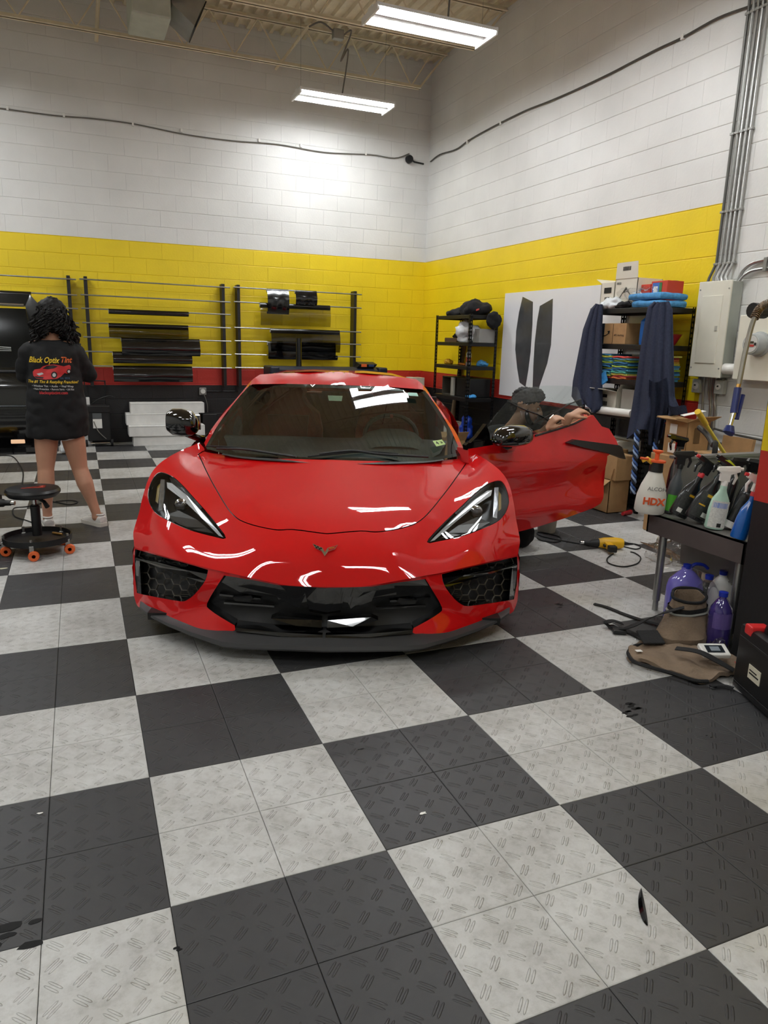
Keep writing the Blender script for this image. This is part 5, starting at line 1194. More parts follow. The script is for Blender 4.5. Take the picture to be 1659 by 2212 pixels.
mb = MB(); mb.lathe([(.205, .085), (.213, .085), (.213, .125), (.205, .125), (.205, .085)], (sx, sy, 0), 48); mb.lathe([(0, .088), (.207, .088), (.207, .094), (0, .094)], (sx, sy, 0), 40); mb.obj('tray_ring', BLACKM, st, smooth=True, ang=30)
OR_ = mat('orange_caster', '#d9622b', .4)
for k in range(5):
    a = radians(-90 + 72 * k - 8); cx, cy = sx + .205 * cos(a), sy + .205 * sin(a)
    cs = MB().box((cx - .014, cy - .012, .05), (cx + .014, cy + .012, .10), bev=.003).tube([(cx, cy, .09), (cx, cy, .14)], .008, 8).obj('caster', STEEL, st)
    MB().lathe([(.012, -.013), (.030, -.013), (.034, -.008), (.034, .008), (.030, .013), (.012, .013), (.012, -.013)], (cx + .01, cy - .012, .034), 24, axis='y').obj('caster_wheel', OR_, cs, smooth=True)
t = MB(); t.tube([(sx + .09, sy + .1, .102), (sx + .15, sy + .04, .102)], .008, 8); tag(t.obj('small_tool', mat('brass', '#b58a4a', .3, .8)), 'small brass-coloured tool lying in the stool tray', 'tool')
# yellow heat guns
YEL = mat('tool_yellow', '#e0ac14', .4); BT = mat('tool_black', '#161616', .5)
def heat_gun(lab, M, cord=None):
    t = thing('heat_gun', lab, 'heat gun', M @ Vector((0, 0, 0)))
    mb = MB(); mb.rings([[M @ Vector((x, r * cos(a), .045 + r * 1.1 * sin(a))) for a in [2 * pi * k / 16 for k in range(16)]] for x, r in ((-.09, .012), (-.09, .03), (-.05, .038), (.03, .04), (.07, .036), (.09, .03), (.09, .01))]); mb.obj('motor_housing', YEL, t, smooth=True)
    mb = MB(); mb.rings([[M @ Vector((x, r * cos(a), .045 + r * sin(a))) for a in [2 * pi * k / 16 for k in range(16)]] for x, r in ((-.088, .03), (-.15, .028), (-.16, .02), (-.2, .018))]); mb.obj('nozzle_guard', BT, t, smooth=True)
    MB().tube([M @ Vector((-.195, 0, .045)), M @ Vector((-.225, 0, .045))], .015, 16).obj('nozzle', CHROME, t, smooth=True)
    MB().box((-.06, -.15, .02), (-.008, -.02, .065), M, bev=.012).obj('handle', YEL, t, smooth=True); MB().box((-.064, -.175, .020), (-.006, -.12, .067), M, bev=.008).obj('grip_end', BT, t); MB().box((-.072, -.08, .034), (-.058, -.045, .052), M, bev=.003).obj('trigger', BT, t)
    if cord: MB().tube(smooth_path(cord, 8), .0045, 6).obj('cord', RUBBER, t, smooth=True)
gp_ = at((1318, 1186), z=.0)
M_ = Matrix.Translation(gp_) @ Matrix.Rotation(radians(-22), 4, 'Z')
def F0(*q): return [at(p, z=.006) for p in q]
heat_gun('yellow and black corded heat gun lying on the floor near the sink', M_, F0((1325, 1196), (1312, 1206), (1316, 1217), (1345, 1224), (1375, 1218), (1384, 1205), (1372, 1195), (1362, 1192)) )
tag(MB().tube(smooth_path(F0((1345, 1180), (1372, 1186), (1384, 1182), (1375, 1176), (1350, 1174), (1300, 1182), (1250, 1174), (1200, 1165), (1170, 1158), (1160, 1152), (1170, 1150), (1205, 1158), (1212, 1166), (1200, 1171), (1172, 1168), (1160, 1162)), 8), .0045, 6).obj('extension_cord', RUBBER, smooth=True), 'black cord looping on the floor from the car to the heat gun', 'cord')
M2 = Matrix.Translation((-.665, 3.62, .0)) @ Matrix.Rotation(radians(200), 4, 'Z')
g2 = at((-42, 1084), y=3.75)
M2 = Matrix.Translation(Vector((g2.x, g2.y, g2.z - .05))) @ Matrix.Rotation(radians(160), 4, 'Z')
heat_gun('yellow and black heat gun cut off by the left edge, beside the stool', M2)
t = MB().box((-1.1, 3.55, 0), (g2.x + .07, 3.95, g2.z - .055), bev=.01); tag(t.obj('tool_box', BLKPL), 'black tool box at the left edge under a heat gun', 'box')
tag(MB().tube(smooth_path([at(p, z=.006) for p in ((-20, 985), (15, 984), (30, 988), (42, 1003), (50, 1020), (48, 1045), (43, 1060), (46, 1064))], 8), .006, 6).obj('extension_cord', RUBBER, smooth=True), 'black twisted cord on the floor in front of the black vehicle', 'cord')
tag(MB().tube(smooth_path([at(p, z=.006) for p in ((120, 1083), (150, 1081), (168, 1084), (150, 1090), (110, 1084), (60, 1094), (30, 1098), (32, 1115), (60, 1125), (90, 1137), (88, 1150), (60, 1160), (20, 1176), (-20, 1178))], 8), .0045, 6).obj('extension_cord', RUBBER, smooth=True), 'thin black cord on the floor around the rolling stool', 'cord')
# ---- white board with cut film on the right wall
bd_ = thing('white_board', 'large white board on the yellow wall with two dark film pieces', 'board', (XR - .02, 5.2, .82))
bq = [at(q, x=XR - .02) for q in ((1095, 635), (1082, 852))]
MB().box((XR - .028, 3.75, .82), (XR - .012, 6.38, 2.06)).obj('panel', mat('glossy_white_board', '#e4e6ea', .2, coat=.4, var=.01), bd_)
SF = mat('smoke_film_on_board', '#46484b', .18, coat=.5, var=.15, vscale=6)
for nm, poly, lab in (('film_piece', [(1129, 641), (1151, 652), (1150, 700), (1146, 760), (1141, 800), (1135, 836), (1122, 826), (1117, 795), (1113, 755), (1115, 715), (1121, 675)], 'left smoke-grey film cutting on the white board'), ('film_piece', [(1194, 645), (1193, 690), (1190, 745), (1182, 785), (1165, 835), (1163, 846), (1150, 850), (1152, 790), (1155, 740), (1160, 695), (1166, 661)], 'right smoke-grey film cutting on the white board')):
    o = MB().prism([at(q, x=XR - .030) for q in poly], (.0015, 0, 0)).obj(nm, SF, None); tag(o, lab, 'window film', 'film pieces on the white board')
# ---- shelving units
def shelving(label, x0, x1, y0, y1, levels, top):
    t = thing('shelving_unit', label, 'shelf', ((x0 + x1) / 2, (y0 + y1) / 2, 0), 'black steel shelving units'); w = .036
    for x, sx_ in ((x0, 1), (x1, -1)):
        for y, sy_ in ((y0, 1), (y1, -1)):
            mb = MB(); n = 40; z = 0
            # angle post with keyhole slots: two ladders of thin strips
            for (ax, bx, ay, by) in ((x, x + sx_ * .003, y, y + sy_ * w), (x, x + sx_ * w, y, y + sy_ * .003)):
                lx, hx_, ly, hy_ = min(ax, bx), max(ax, bx), min(ay, by), max(ay, by); along = 'y' if hy_ - ly > .01 else 'x'; q = w * .36
                if along == 'y': mb.box((lx, ly, 0), (hx_, ly + q, top)); mb.box((lx, hy_ - q, 0), (hx_, hy_, top))
                else: mb.box((lx, ly, 0), (lx + q, hy_, top)); mb.box((hx_ - q, ly, 0), (hx_, hy_, top))
                for k in range(int(top / .045)): mb.box((lx, ly, .0 + k * .045), (hx_, hy_, .018 + k * .045))
            mb.obj('post', BLACKM, t)
    for z in levels:
        sh = MB().box((x0 + .005, y0 + .005, z - .012), (x1 - .005, y1 - .005, z)).obj('shelf_board', BLACKM, t)
        for yy in (y0 + .002, y1 - .012): MB().box((x0 + .004, yy, z - .045), (x1 - .004, yy + .01, z - .0), bev=.003).obj('beam', BLACKM, sh)
        for xx in (x0 + .002, x1 - .012): MB().box((xx, y0 + .004, z - .045), (xx + .01, y1 - .004, z - .0), bev=.003).obj('beam', BLACKM, sh)
    return t
L1 = [1.79] + [at((1019, y), x=4.39).z for y in (740, 792, 862)] + [.22]
shelving('black steel shelving unit in the far corner, narrower, with clothes on top', 4.345, 4.745, 6.39, 7.33, L1, 1.80)
Y0, Y1 = 3.25, 4.15
L2 = [1.79, at((1296, 742), x=4.39).z - .0, at((1310, 817), x=4.39).z, .86, .50, .12]
L2[1] = 1.475; L2[2] = 1.165
shelving('black steel shelving unit behind the car door, loaded with towels and boxes', 4.39, 4.80, Y0, Y1, L2, 1.80)
def heap(name, lab, cat, c, r, m, amp=.03, sc=9, seed=0, flat=None, sub=4, grp=None, parent=None):
    mb = MB(); mb.ball((0, 0, 0), r, sub)
    mb.disp(amp, sc, seed); mb.disp(amp * .4, sc * 2.6, seed + 1)
    mb.xf(Matrix.Translation(c)); z0 = flat if flat is not None else c[2] - r[2] * .7
    for v in mb.bm.verts: v.co.z = max(v.co.z, z0)
    if parent: return mb.obj(name, m, parent, smooth=True, ang=0)
    return tag(mb.obj(name, m, smooth=True, ang=0), lab, cat, grp)
CLOTHB = mat('black_cloth', '#0e0e11', .9, bump=.3, bscale=20)
j = heap('jacket', 'black jacket heaped on the far shelving unit, nearer the corner', 'clothing', (4.58, 7.1, 1.83), (.16, .24, .06), CLOTHB, .03, 8, 1, 1.792)
j = heap('hoodie', 'black hoodie with a small red mark heaped on the far shelving unit', 'clothing', (4.58, 6.68, 1.87), (.17, .27, .11), CLOTHB, .05, 7, 3, 1.792)
q_ = at((1033, 672), x=4.42); MB().prism([q_ + Vector((-.03, 0, 0)), q_ + Vector((-.03, -.07, .01)), q_ + Vector((-.03, -.07, .03)), q_ + Vector((-.03, 0, .02))], (.004, 0, 0)).xf(Matrix.Translation((0, 0, 0))).obj('sewn_mark', mat('red_patch', '#b5413a', .7), j)
bpy.data.objects[[o.name for o in COL.objects if o.name.startswith('sewn_mark')][0]].data.transform(Matrix.Translation((0, 0, 0)))
heap('sleeve', 'black cloth hanging over the end of the far shelving unit top', 'clothing', (4.66, 6.37, 1.74), (.12, .05, .10), CLOTHB, .03, 10, 5, 1.62)
heap('plastic_bag', 'white crumpled plastic bag on the second shelf of the far unit', 'bag', (4.52, 6.72, L1[1] + .10), (.14, .17, .13), mat('white_plastic_bag', '#d4d8da', .3), .08, 10, 2, L1[1] + .001)
carton('carton', 'light grey box with dark lettering at the near end of the second shelf', (4.50, 6.42, L1[1] + .001), (4.74, 6.58, L1[1] + .17), mat('grey_carton', '#8f8e8a', .7)); 
t = MB().box((4.44, 6.9, L1[1] + .001), (4.70, 7.24, L1[1] + .055), bev=.004); tag(t.obj('tray', mat('brown_tray', '#5d4630', .7)), 'shallow brown tray on the second shelf of the far unit', 'tray')
heap('glove', 'dark glove lying on the brown tray', 'glove', (4.52, 7.0, L1[1] + .08), (.05, .12, .03), CLOTHB, .02, 20, 3, L1[1] + .056)
heap('work_gloves', 'yellow work gloves on the third shelf of the far unit', 'gloves', (4.48, 7.18, L1[2] + .03), (.05, .08, .04), mat('glove_yellow', '#d9a21a', .6), .02, 22, 4, L1[2] + .001)
t = MB(); t.lathe([(0, 0), (.031, 0), (.033, .004), (.033, .155), (.026, .172), (.012, .176), (.012, .195), (0, .2)], (4.44, 6.55, L1[2] + .001), 20); c_ = tag(t.obj('spray_can', mat('can_silver', '#b9bcbd', .3, .4), smooth=True), 'silver aerosol can on the third shelf of the far unit', 'can')
MB().lathe([(.0332, .05), (.0335, .05), (.0335, .11), (.0332, .11)], (4.44, 6.55, L1[2] + .001), 20).obj('red_band', mat('can_red', '#b0452f', .4), c_)
heap('microfibre_cloth', 'blue cloth crumpled on the third shelf of the far unit', 'cloth', (4.62, 6.5, L1[2] + .03), (.08, .07, .04), mat('cloth_blue', '#3f7fae', .9), .03, 16, 4, L1[2] + .001)
t = MB().tube([(4.47, 6.68, L1[2] + .015), (4.52, 6.95, L1[2] + .015)], [.012, .016], 8); tag(t.obj('screwdriver', mat('tool_orange', '#b4622c', .5)), 'orange-handled screwdriver lying on the third shelf of the far unit', 'tool')
t = thing('metal_cabinet_box', 'small open grey metal box on the fourth shelf of the far unit', 'box', (4.57, 7.0, L1[3])); z = L1[3] + .001
mb = MB(); mb.box((4.42, 6.9, z), (4.72, 6.91, z + .24)); mb.box((4.42, 7.2, z), (4.72, 7.21, z + .24)); mb.box((4.42, 6.9, z + .23), (4.72, 7.21, z + .24)); mb.box((4.42, 6.9, z), (4.72, 7.21, z + .01)); mb.box((4.71, 6.9, z), (4.72, 7.21, z + .24)); mb.obj('shell', mat('olive_shell', '#4b463c', .5), t)
MB().box((4.40, 6.86, z), (4.43, 6.93, z + .235), bev=.004).obj('door_frame', mat('light_metal', '#9d9b92', .4), t)
t = MB().box((4.44, 6.48, L1[3] + .001), (4.74, 6.84, L1[3] + .24), bev=.008); tag(t.obj('storage_bin', BLKPL), 'black storage bin on the fourth shelf of the far unit', 'bin')
heap('microfibre_cloth', 'bright blue glove or cloth at the near edge of the fourth shelf', 'cloth', (4.44, 6.46, L1[3] + .016), (.05, .10, .028), mat('cloth_bright_blue', '#3a8fd0', .8), .02, 22, 6, L1[3] + .001)
heap('funnel_bag', 'royal blue plastic bag low on the far shelving unit', 'bag', (4.50, 6.62, .36), (.09, .09, .15), mat('royal_blue', '#173fa8', .4), .05, 10, 7, .221)
carton('carton', 'open brown carton on the floor in front of the far shelving unit', (4.05, 6.38, 0.001), (4.36, 6.72, .24), flaps=[('l', 30), ('f', 50), ('b', 20)])
carton('carton', 'small white and red box on the lowest shelf of the far unit', (4.44, 6.95, .221), (4.66, 7.15, .40), PAPER)
P1, P2 = at((1003, 745), x=4.79), at((968, 960), x=4.79); d_ = (P1 - P2).normalized(); t = MB().tube([P2 - d_ * ((P2.z - .01) / d_.z), P1 + d_ * ((1.75 - P1.z) / d_.z)], .036, 20); tag(t.obj('cardboard_tube', mat('tube_brown', '#77644b', .8), smooth=True), 'long brown cardboard tube leaning behind the far shelving unit', 'tube')
t = MB().box((3.96, 7.7, .001), (4.02, 8.2, .66), bev=.004); tag(t.obj('wood_board', mat('wood_pale', '#9a8a70', .7)), 'thin wooden board standing between car roof and far shelving', 'board')
# ---- loaded unit: top shelf
zt = 1.791; WCART = mat('cream_carton', '#d9d4c4', .75, var=.03)
t = carton('carton', 'open white and brown carton with flaps up at the left of the top shelf', (4.47, 3.93, zt), (4.72, 4.12, zt + .24), WCART, flaps=[('b', 25), ('r', 85)])
lab_rect(t, (4.468, 4.02, zt + .17), FX, FY_, .10, .05, INK, 'oval_mark'); bars(t, (4.4665, 4.02, zt + .08), FX, FY_, .07, .06)
t = carton('carton', 'tall cream carton with a diamond symbol on the top shelf', (4.46, 3.62, zt), (4.74, 3.91, zt + .26), WCART, flaps=[('l', 88)])
F = frame((4.458, 3.76, zt + .10), FX, FY_)
for a_, b_ in (((0, .085), (.075, 0)), ((.075, 0), (0, -.085)), ((0, -.085), (-.075, 0)), ((-.075, 0), (0, .085))): MB().tube([F @ Vector((*a_, .001)), F @ Vector((*b_, .001))], .003, 4).obj('diamond_line', INK, t)
MB().prism([F @ Vector(p) for p in ((0, .085, .001), (.04, .04, .001), (-.04, .04, .001))], F.to_3x3() @ Vector((0, 0, .001))).obj('diamond_tip', INK, t)
bars(t, (4.452, 3.765, zt + .345), FX, FY_, .10, .035); writing(t, '0050', (4.457, 3.86, zt + .22), FX, FY_, .03, INK)
RB = mat('red_box', '#c7402e', .5)
t = carton('carton', 'small red printed box behind the blue towels on the top shelf', (4.50, 3.50, zt), (4.68, 3.615, zt + .20), RB)
t = carton('carton', 'red, blue and green box behind the blue towels on the top shelf', (4.50, 3.30, zt), (4.68, 3.49, zt + .22), RB)
lab_rect(t, (4.498, 3.43, zt + .13), FX, FY_, .08, .15, mat('box_blue', '#3a6cb8', .5), 'blue_print'); lab_rect(t, (4.498, 3.375, zt + .13), FX, FY_, .03, .15, mat('box_green', '#3c7a46', .5), 'green_print'); lab_rect(t, (4.496, 3.43, zt + .15), FX, FY_, .05, .05, PAPER, 'white_print')
BT_ = mat('sky_blue_towel', '#4d93c8', .8, var=.2, vscale=30, bump=.4, bscale=40)
for k, (lab, sz_) in enumerate((('lower blue bagged towel on the top shelf', .0), ('upper blue bagged towel on the top shelf', .062))):
    mb = MB(); mb.box((4.41, 3.27, zt + sz_), (4.72, 3.62 + .05 * k, zt + sz_ + .058), bev=.022)
    bmesh.ops.subdivide_edges(mb.bm, edges=mb.bm.edges[:], cuts=3, use_grid_fill=True); mb.disp(.012, 22, k)
    for v in mb.bm.verts: v.co.z = max(v.co.z, zt + sz_)
    o = tag(mb.obj('folded_towel', BT_, smooth=True), lab, 'towel', 'bagged blue towels')
heap('plastic_wrap', 'clear crinkled wrap over the blue towels on the top shelf', 'plastic wrap', (4.46, 3.60, zt + .12), (.08, .22, .06), CLEAR, .05, 12, 6, zt + .01)
heap('plastic_bag', 'white plastic sheet spilling at the front of the top shelf', 'bag', (4.44, 3.93, zt + .035), (.06, .15, .05), mat('white_plastic_bag', '#d4d8da', .3), .04, 14, 8, zt + .0)
heap('dark_pouch', 'flat black pouch at the front of the top shelf', 'pouch', (4.43, 3.74, zt + .025), (.04, .12, .03), CLOTHB, .02, 18, 9, zt)
# second shelf
z2 = L2[1] + .001
t = carton('carton', 'brown parcel box with a curved arrow and black tape on the second shelf', (4.42, 3.66, z2), (4.70, 4.08, z2 + .185), CARD)
MB().box((4.4185, 3.955, z2), (4.4205, 3.99, z2 + .186)).obj('black_tape', mat('navy_tape', '#1c2733', .4), t)
F = frame((4.419, 3.95, z2 + .085), FX, FY_); pth = smooth_path([F @ Vector((-.075, .03, 0)), F @ Vector((-.04, .0, 0)), F @ Vector((.0, -.01, 0)), F @ Vector((.04, .0, 0)), F @ Vector((.062, .02, 0))])
MB().tube(pth, .004, 5).obj('arrow_curve', INK, t, smooth=True); MB().prism([F @ Vector(p) for p in ((.04, .03, 0), (.075, .035, 0), (.068, .0, 0))], F.to_3x3() @ Vector((0, 0, .001))).obj('arrow_head', INK, t)
lab_rect(t, (4.418, 3.83, z2 + .09), FX, FY_, .003, .18, INK, 'printed_line'); writing(t, 'APL marking', (4.418, 3.75, z2 + .08), FX, FY_, .026, mat('print_brown', '#4c3a28', .8))
t = MB().lathe([(0, 0), (.05, 0), (.055, .02), (.055, .2), (.02, .235), (.02, .26), (0, .26)], (4.50, 3.49, z2), 20); tag(t.obj('jug', mat('bottle_blue', '#1d63b0', .35), smooth=True), 'blue plastic bottle right of the parcel box on the second shelf', 'bottle')
t = MB().lathe([(0, 0), (.04, 0), (.09, .09), (.094, .095), (.085, .09), (.036, .008), (0, .008)], (4.66, 3.36, z2), 28); tag(t.obj('bowl', mat('red_bowl', '#a3202a', .35), smooth=True), 'red bowl at the right end of the second shelf', 'bowl')
# third shelf: stacks of folded microfibre towels, each one a thing
z3 = L2[2] + .001; rr = random.Random(11)
PAL = ['#3f86b8', '#c8c24a', '#4f9a86', '#3a6f9e', '#cfa23c', '#58a8c0', '#8fa83e', '#c46a3a', '#2f5f92', '#6fb0c8', '#b94a4e', '#9ab04a', '#3f86b8', '#d0c860']
def cloth_stack(y0, y1, n, nm, top=None, x0=4.40):
    z = z3
    for k in range(n):
        h = .0165; c = top if (top and k == n - 1) else PAL[(k * 3 + int(y0 * 10)) % len(PAL)]; col = {'#3f86b8': 'blue', '#c8c24a': 'yellow', '#4f9a86': 'teal', '#3a6f9e': 'navy blue', '#cfa23c': 'amber', '#58a8c0': 'light blue', '#8fa83e': 'olive', '#c46a3a': 'orange', '#2f5f92': 'dark blue', '#6fb0c8': 'pale blue', '#b94a4e': 'red', '#9ab04a': 'lime', '#d0c860': 'pale yellow', '#d8504a': 'red'}[c]
        dy0, dy1, dx = rr.uniform(-.012, .012), rr.uniform(-.012, .012), rr.uniform(-.006, .012); ya, yb_ = y0 + dy0, y1 + dy1
        mb = MB(); rs = []
        for i in range(9):
            y = ya + (yb_ - ya) * i / 8; w_ = .003 * sin(i * 1.1 + k * 1.9); rs.append([(x0 + dx, y, z + w_ + .001), (x0 + dx - .004, y, z + w_ + h * .5), (x0 + dx, y, z + w_ + h - .001), (x0 + dx + .24, y, z + h - .001), (x0 + dx + .24, y, z + .001)])
        mb.rings(rs); ordn = ['bottom', 'second', 'third', 'fourth', 'fifth', 'sixth', 'seventh', 'eighth', 'ninth', 'tenth', 'eleventh', 'twelfth', 'thirteenth', 'fourteenth']
        tag(mb.obj('folded_cloth', mat('cloth_' + c[1:], c, .95, var=.15, vscale=50, bump=.3, bscale=60), smooth=True), '%s folded microfibre cloth, %s up in the %s stack' % (col, ordn[k], nm) if k else '%s folded microfibre cloth, bottom of the %s stack' % (col, nm), 'cloth', 'folded cloths on the third shelf'); z += h + .0006
cloth_stack(3.80, 4.06, 13, 'left', '#3f86b8'); cloth_stack(3.57, 3.77, 12, 'middle', '#d8504a'); cloth_stack(3.30, 3.48, 13, 'right', x0=4.5)
mb = MB(); mb.rings([[(4.385 - .004 * k, 4.10 + .06 * w, 1.165 - .03 * k + .0), (4.385 - .004 * k - .01, 4.16 - .02 * k + .0 * w, 1.165 - .03 * k), (4.39, 4.20 - .03 * k, 1.18 - .03 * k)] for k, w in ((0, 0), (1, .2), (2, .1), (3, 0), (4, -.1))], cap=False, close=False)
mb = MB(); P_ = [at(q, x=4.36) for q in ((1288, 812), (1308, 800), (1311, 822), (1300, 831))]; mb.prism(P_, (.012, 0, 0)); bmesh.ops.subdivide_edges(mb.bm, edges=mb.bm.edges[:], cuts=4, use_grid_fill=True); mb.disp(.008, 25, 2); tag(mb.obj('hanging_cloth', mat('cloth_bright_blue', '#3a8fd0', .8)), 'blue cloth corner hanging off the left end of the third shelf', 'cloth')
# fourth and fifth shelves
t = carton('carton', 'white printed carton on the fourth shelf behind the towels', (4.44, 3.72, .861), (4.70, 3.98, 1.05), WCART, flaps=[('l', 10), ('f', 60), ('b', 5)]); bars(t, (4.438, 3.88, .93), FX, FY_, .08, .04); lab_rect(t, (4.438, 3.88, 1.0), FX, FY_, .06, .03, INK, 'dark_mark')
carton('carton', 'second grey carton on the fourth shelf behind the towels', (4.46, 3.40, .861), (4.72, 3.68, 1.08), mat('grey_carton2', '#aaa79d', .7))
t = MB().tube([(4.36, 3.95, .54), (4.40, 3.45, .545)], .035, 20); t.xf(Matrix.Translation((0, 0, .33))); tag(t.obj('paper_roll', PAPER, smooth=True), 'white paper roll lying at the front of the fourth shelf', 'roll')
t = MB().lathe([(.02, 0), (.055, 0), (.055, .04), (.02, .04), (.02, 0)], (4.42, 3.55, .501), 24); tag(t.obj('tape_roll', mat('tape_brown', '#8a6a45', .3), smooth=True), 'brown tape roll on the fifth shelf behind the towels', 'tape')
t = carton('carton', 'pale flat box on the fifth shelf behind the towels', (4.42, 3.62, .501), (4.7, 4.0, .60), WCART)
# waste bin with black liner
bn = thing('waste_bin', 'black waste bin with a crumpled bin liner behind the car door', 'bin', (4.10, 3.95, 0)); MB().lathe([(0, .002), (.17, .002), (.20, .60), (.215, .61), (.215, .63), (.195, .63)], (4.08, 4.0, 0), 32).obj('bin_body', BLKPL, bn, smooth=True)
mb = MB(); mb.lathe([(.216, .56), (.222, .60), (.222, .645), (.20, .66), (.185, .62), (.16, .5)], (4.08, 4.0, 0), 48); mb.disp(.018, 16, 2); mb.obj('bin_liner', mat('bin_liner', '#0a0a0b', .18, var=0), bn, smooth=True)
# ---- hanging towels
TOW = mat('navy_grey_towel', '#353a4c', .95, var=.14, vscale=60, bump=.2, bscale=140, spec=.15)
def drape(name, lab, outline, folds_n, x, seed, dep=.10, th=.012):
    """towel draped over a corner post: rows of points across, with pleats running down"""
    t = thing(name, lab, 'towel', at(outline[0][0], x=x)); rr = random.Random(seed); n = 60
    mb = MB(); rs = []; m_ = len(outline)
    rows = []
    for i in range(m_ - 1):
        for k in range(6): 
            f = k / 6; rows.append(tuple((outline[i][s][0] + (outline[i + 1][s][0] - outline[i][s][0]) * f, outline[i][s][1] + (outline[i + 1][s][1] - outline[i][s][1]) * f) for s in (0, 1)))
    rows.append(outline[-1][:2])
    for i, (L, R_) in enumerate(rows):
        s = i / (len(rows) - 1); row = []
        for j_ in range(n + 1):
            u = j_ / n; q = (L[0] + (R_[0] - L[0]) * u, L[1] + (R_[1] - L[1]) * u + (5 * sin(u * 9 + seed) * s if True else 0))
            pl_ = (sin(u * folds_n * 2 * pi + seed + .6 * sin(s * 3)) * .5 + .35 * sin(u * folds_n * 3.3 + seed * 2 + s * 2) + .5 * noise.noise(Vector((u * 5, s * 3, seed)))) * (.010 + .023 * s)
            row.append(at(q, x=x - dep * sin(pi * min(1, max(0, u))) * (.35 + .65 * s) + pl_))
        rs.append(row)
    mb.rings(rs, cap=False, close=False); bmesh.ops.recalc_face_normals(mb.bm, faces=mb.bm.faces[:]); bmesh.ops.solidify(mb.bm, geom=mb.bm.faces[:], thickness=th)
    mb.obj('cloth', TOW, t, smooth=True, ang=70); return t
drape('hanging_towel', 'navy towel hanging over the left corner of the loaded shelving', [((1289, 657), (1299, 658)), ((1278, 668), (1300, 670)), ((1262, 710), (1300, 715)), ((1252, 760), (1300, 775)), ((1240, 820), (1301, 845)), ((1237, 852), (1300, 885)), ((1250, 870), (1290, 890))], 3, 4.36, 1.0, .05)
t2 = drape('hanging_towel', 'large navy towel hanging over the near corner of the loaded shelving', [((1415, 653), (1445, 653)), ((1402, 664), (1453, 668)), ((1395, 700), (1454, 705)), ((1388, 740), (1455, 750)), ((1380, 800), (1456, 800)), ((1372, 850), (1458, 860)), ((1364, 900), (1470, 890)), ((1356, 945), (1452, 905))], 4, 4.33, 2.3, .07)
mb = MB(); rs = []
for i in range(13):
    s = i / 12; L = (1402 - 2 * s, 820 + s * 140); R_ = (1440 - 6 * s + 6 * sin(s * 4), 820 + s * 130); rs.append([at((L[0] + (R_[0] - L[0]) * u, L[1] + (R_[1] - L[1]) * u + 6 * sin(u * 4)), x=4.24 + .018 * sin(u * 14 + s * 2)) for u in [k / 20 for k in range(21)]])
mb.rings(rs, cap=False, close=False); bmesh.ops.solidify(mb.bm, geom=mb.bm.faces[:], thickness=.01); mb.obj('hanging_end', TOW, t2, smooth=True, ang=70)
mb = MB(); rs = []
for i in range(9):
    s = i / 8; rs.append([at((1440 + 42 * u + 4 * s, 872 + 18 * s + 8 * u + 4 * sin(u * 5)), x=4.27 - .03 * sin(u * 3)) for u in [k / 16 for k in range(17)]])
mb.rings(rs, cap=False, close=False); bmesh.ops.solidify(mb.bm, geom=mb.bm.faces[:], thickness=.01); mb.obj('thrown_corner', TOW, t2, smooth=True, ang=70)
# twisted blue and black strap hanging below the towel
for k_, (qa, qb, lab) in enumerate((((1376, 935), (1366, 1066), 'blue and black braided strap hanging below the large towel'), ((1418, 955), (1412, 990), 'short piece of blue and black braided strap behind the sink bottles'))):
    t = thing('braided_strap', lab, 'strap', at(qa, x=4.26)); A, B = at((qa[0], qa[1] - 6), x=4.26), at(qb, x=4.22); n = int((A - B).length / .006)
    for i, c in enumerate(('#3f5f9a', '#16181f', '#8fa3c4')):
        mb = MB(); mb.tube([A + (B - A) * (j_ / n) + Vector((.004, .020 * sin(j_ * .36 + i * 2.09), 0)) + Vector((.012 * cos(j_ * .36 + i * 2.09), 0, 0)) for j_ in range(n + 1)], .010, 6); mb.obj('strand', mat('strand_' + c[1:], c, .8), t, smooth=True)
# dark cabinet mass below the loaded shelf
t = MB().box((4.42, 3.3, .121), (4.76, 3.72, .44), bev=.01); tag(t.obj('storage_bin', BLKPL), 'black storage bin on the lowest shelf behind the hanging towel', 'bin')
t = carton('carton', 'open brown carton with a raised flap on the floor right of the car door', (4.14, 3.34, .003), (4.36, 3.70, .30), flaps=[('l', -35), ('b', 60), ('f', 80)])
t = carton('carton', 'tall brown carton standing behind the open flap carton', (4.04, 3.78, .003), (4.36, 4.1 - .02, .42) if False else (4.30, 3.76, .003 + 0) and (4.36, 3.9, .55)) if False else None
carton('carton', 'brown carton stacked on the open carton, behind the door blade', (4.16, 3.30, .302), (4.37, 3.62, .52))
# ================================================================== right side: electrics, boxes, sink and bottles
PNL = mat('cream_enamel_steel', '#e4e0d0', .45, var=.03)
ep = thing('breaker_panel', 'tall cream breaker panel box on the right wall', 'electrical panel', (XR - .07, 2.98, 1.23))
MB().box((XR - .13, 2.815, 1.23), (XR - .012, 3.14, 1.99), bev=.006).obj('enclosure', mat('grey_enclosure', '#a4a8a0', .5), ep)
MB().box((XR - .142, 2.81, 1.225), (XR - .128, 3.145, 1.995), bev=.004).obj('cover', PNL, ep)
dr_ = MB().box((XR - .148, 2.88, 1.34), (XR - .14, 3.09, 1.88), bev=.002).obj('access_door', PNL, ep); MB().box((XR - .153, 2.895, 1.60), (XR - .147, 2.92, 1.64), bev=.002).obj('latch', mat('latch_grey', '#b8b5aa', .4), dr_)
for y, z in ((2.83, 1.30), (3.125, 1.30), (2.83, 1.93), (3.125, 1.93)): MB().lathe([(0, -.004), (.006, -.004), (.006, 0)], (XR - .142, y, z), 10, axis='x').obj('screw', GALV, ep)
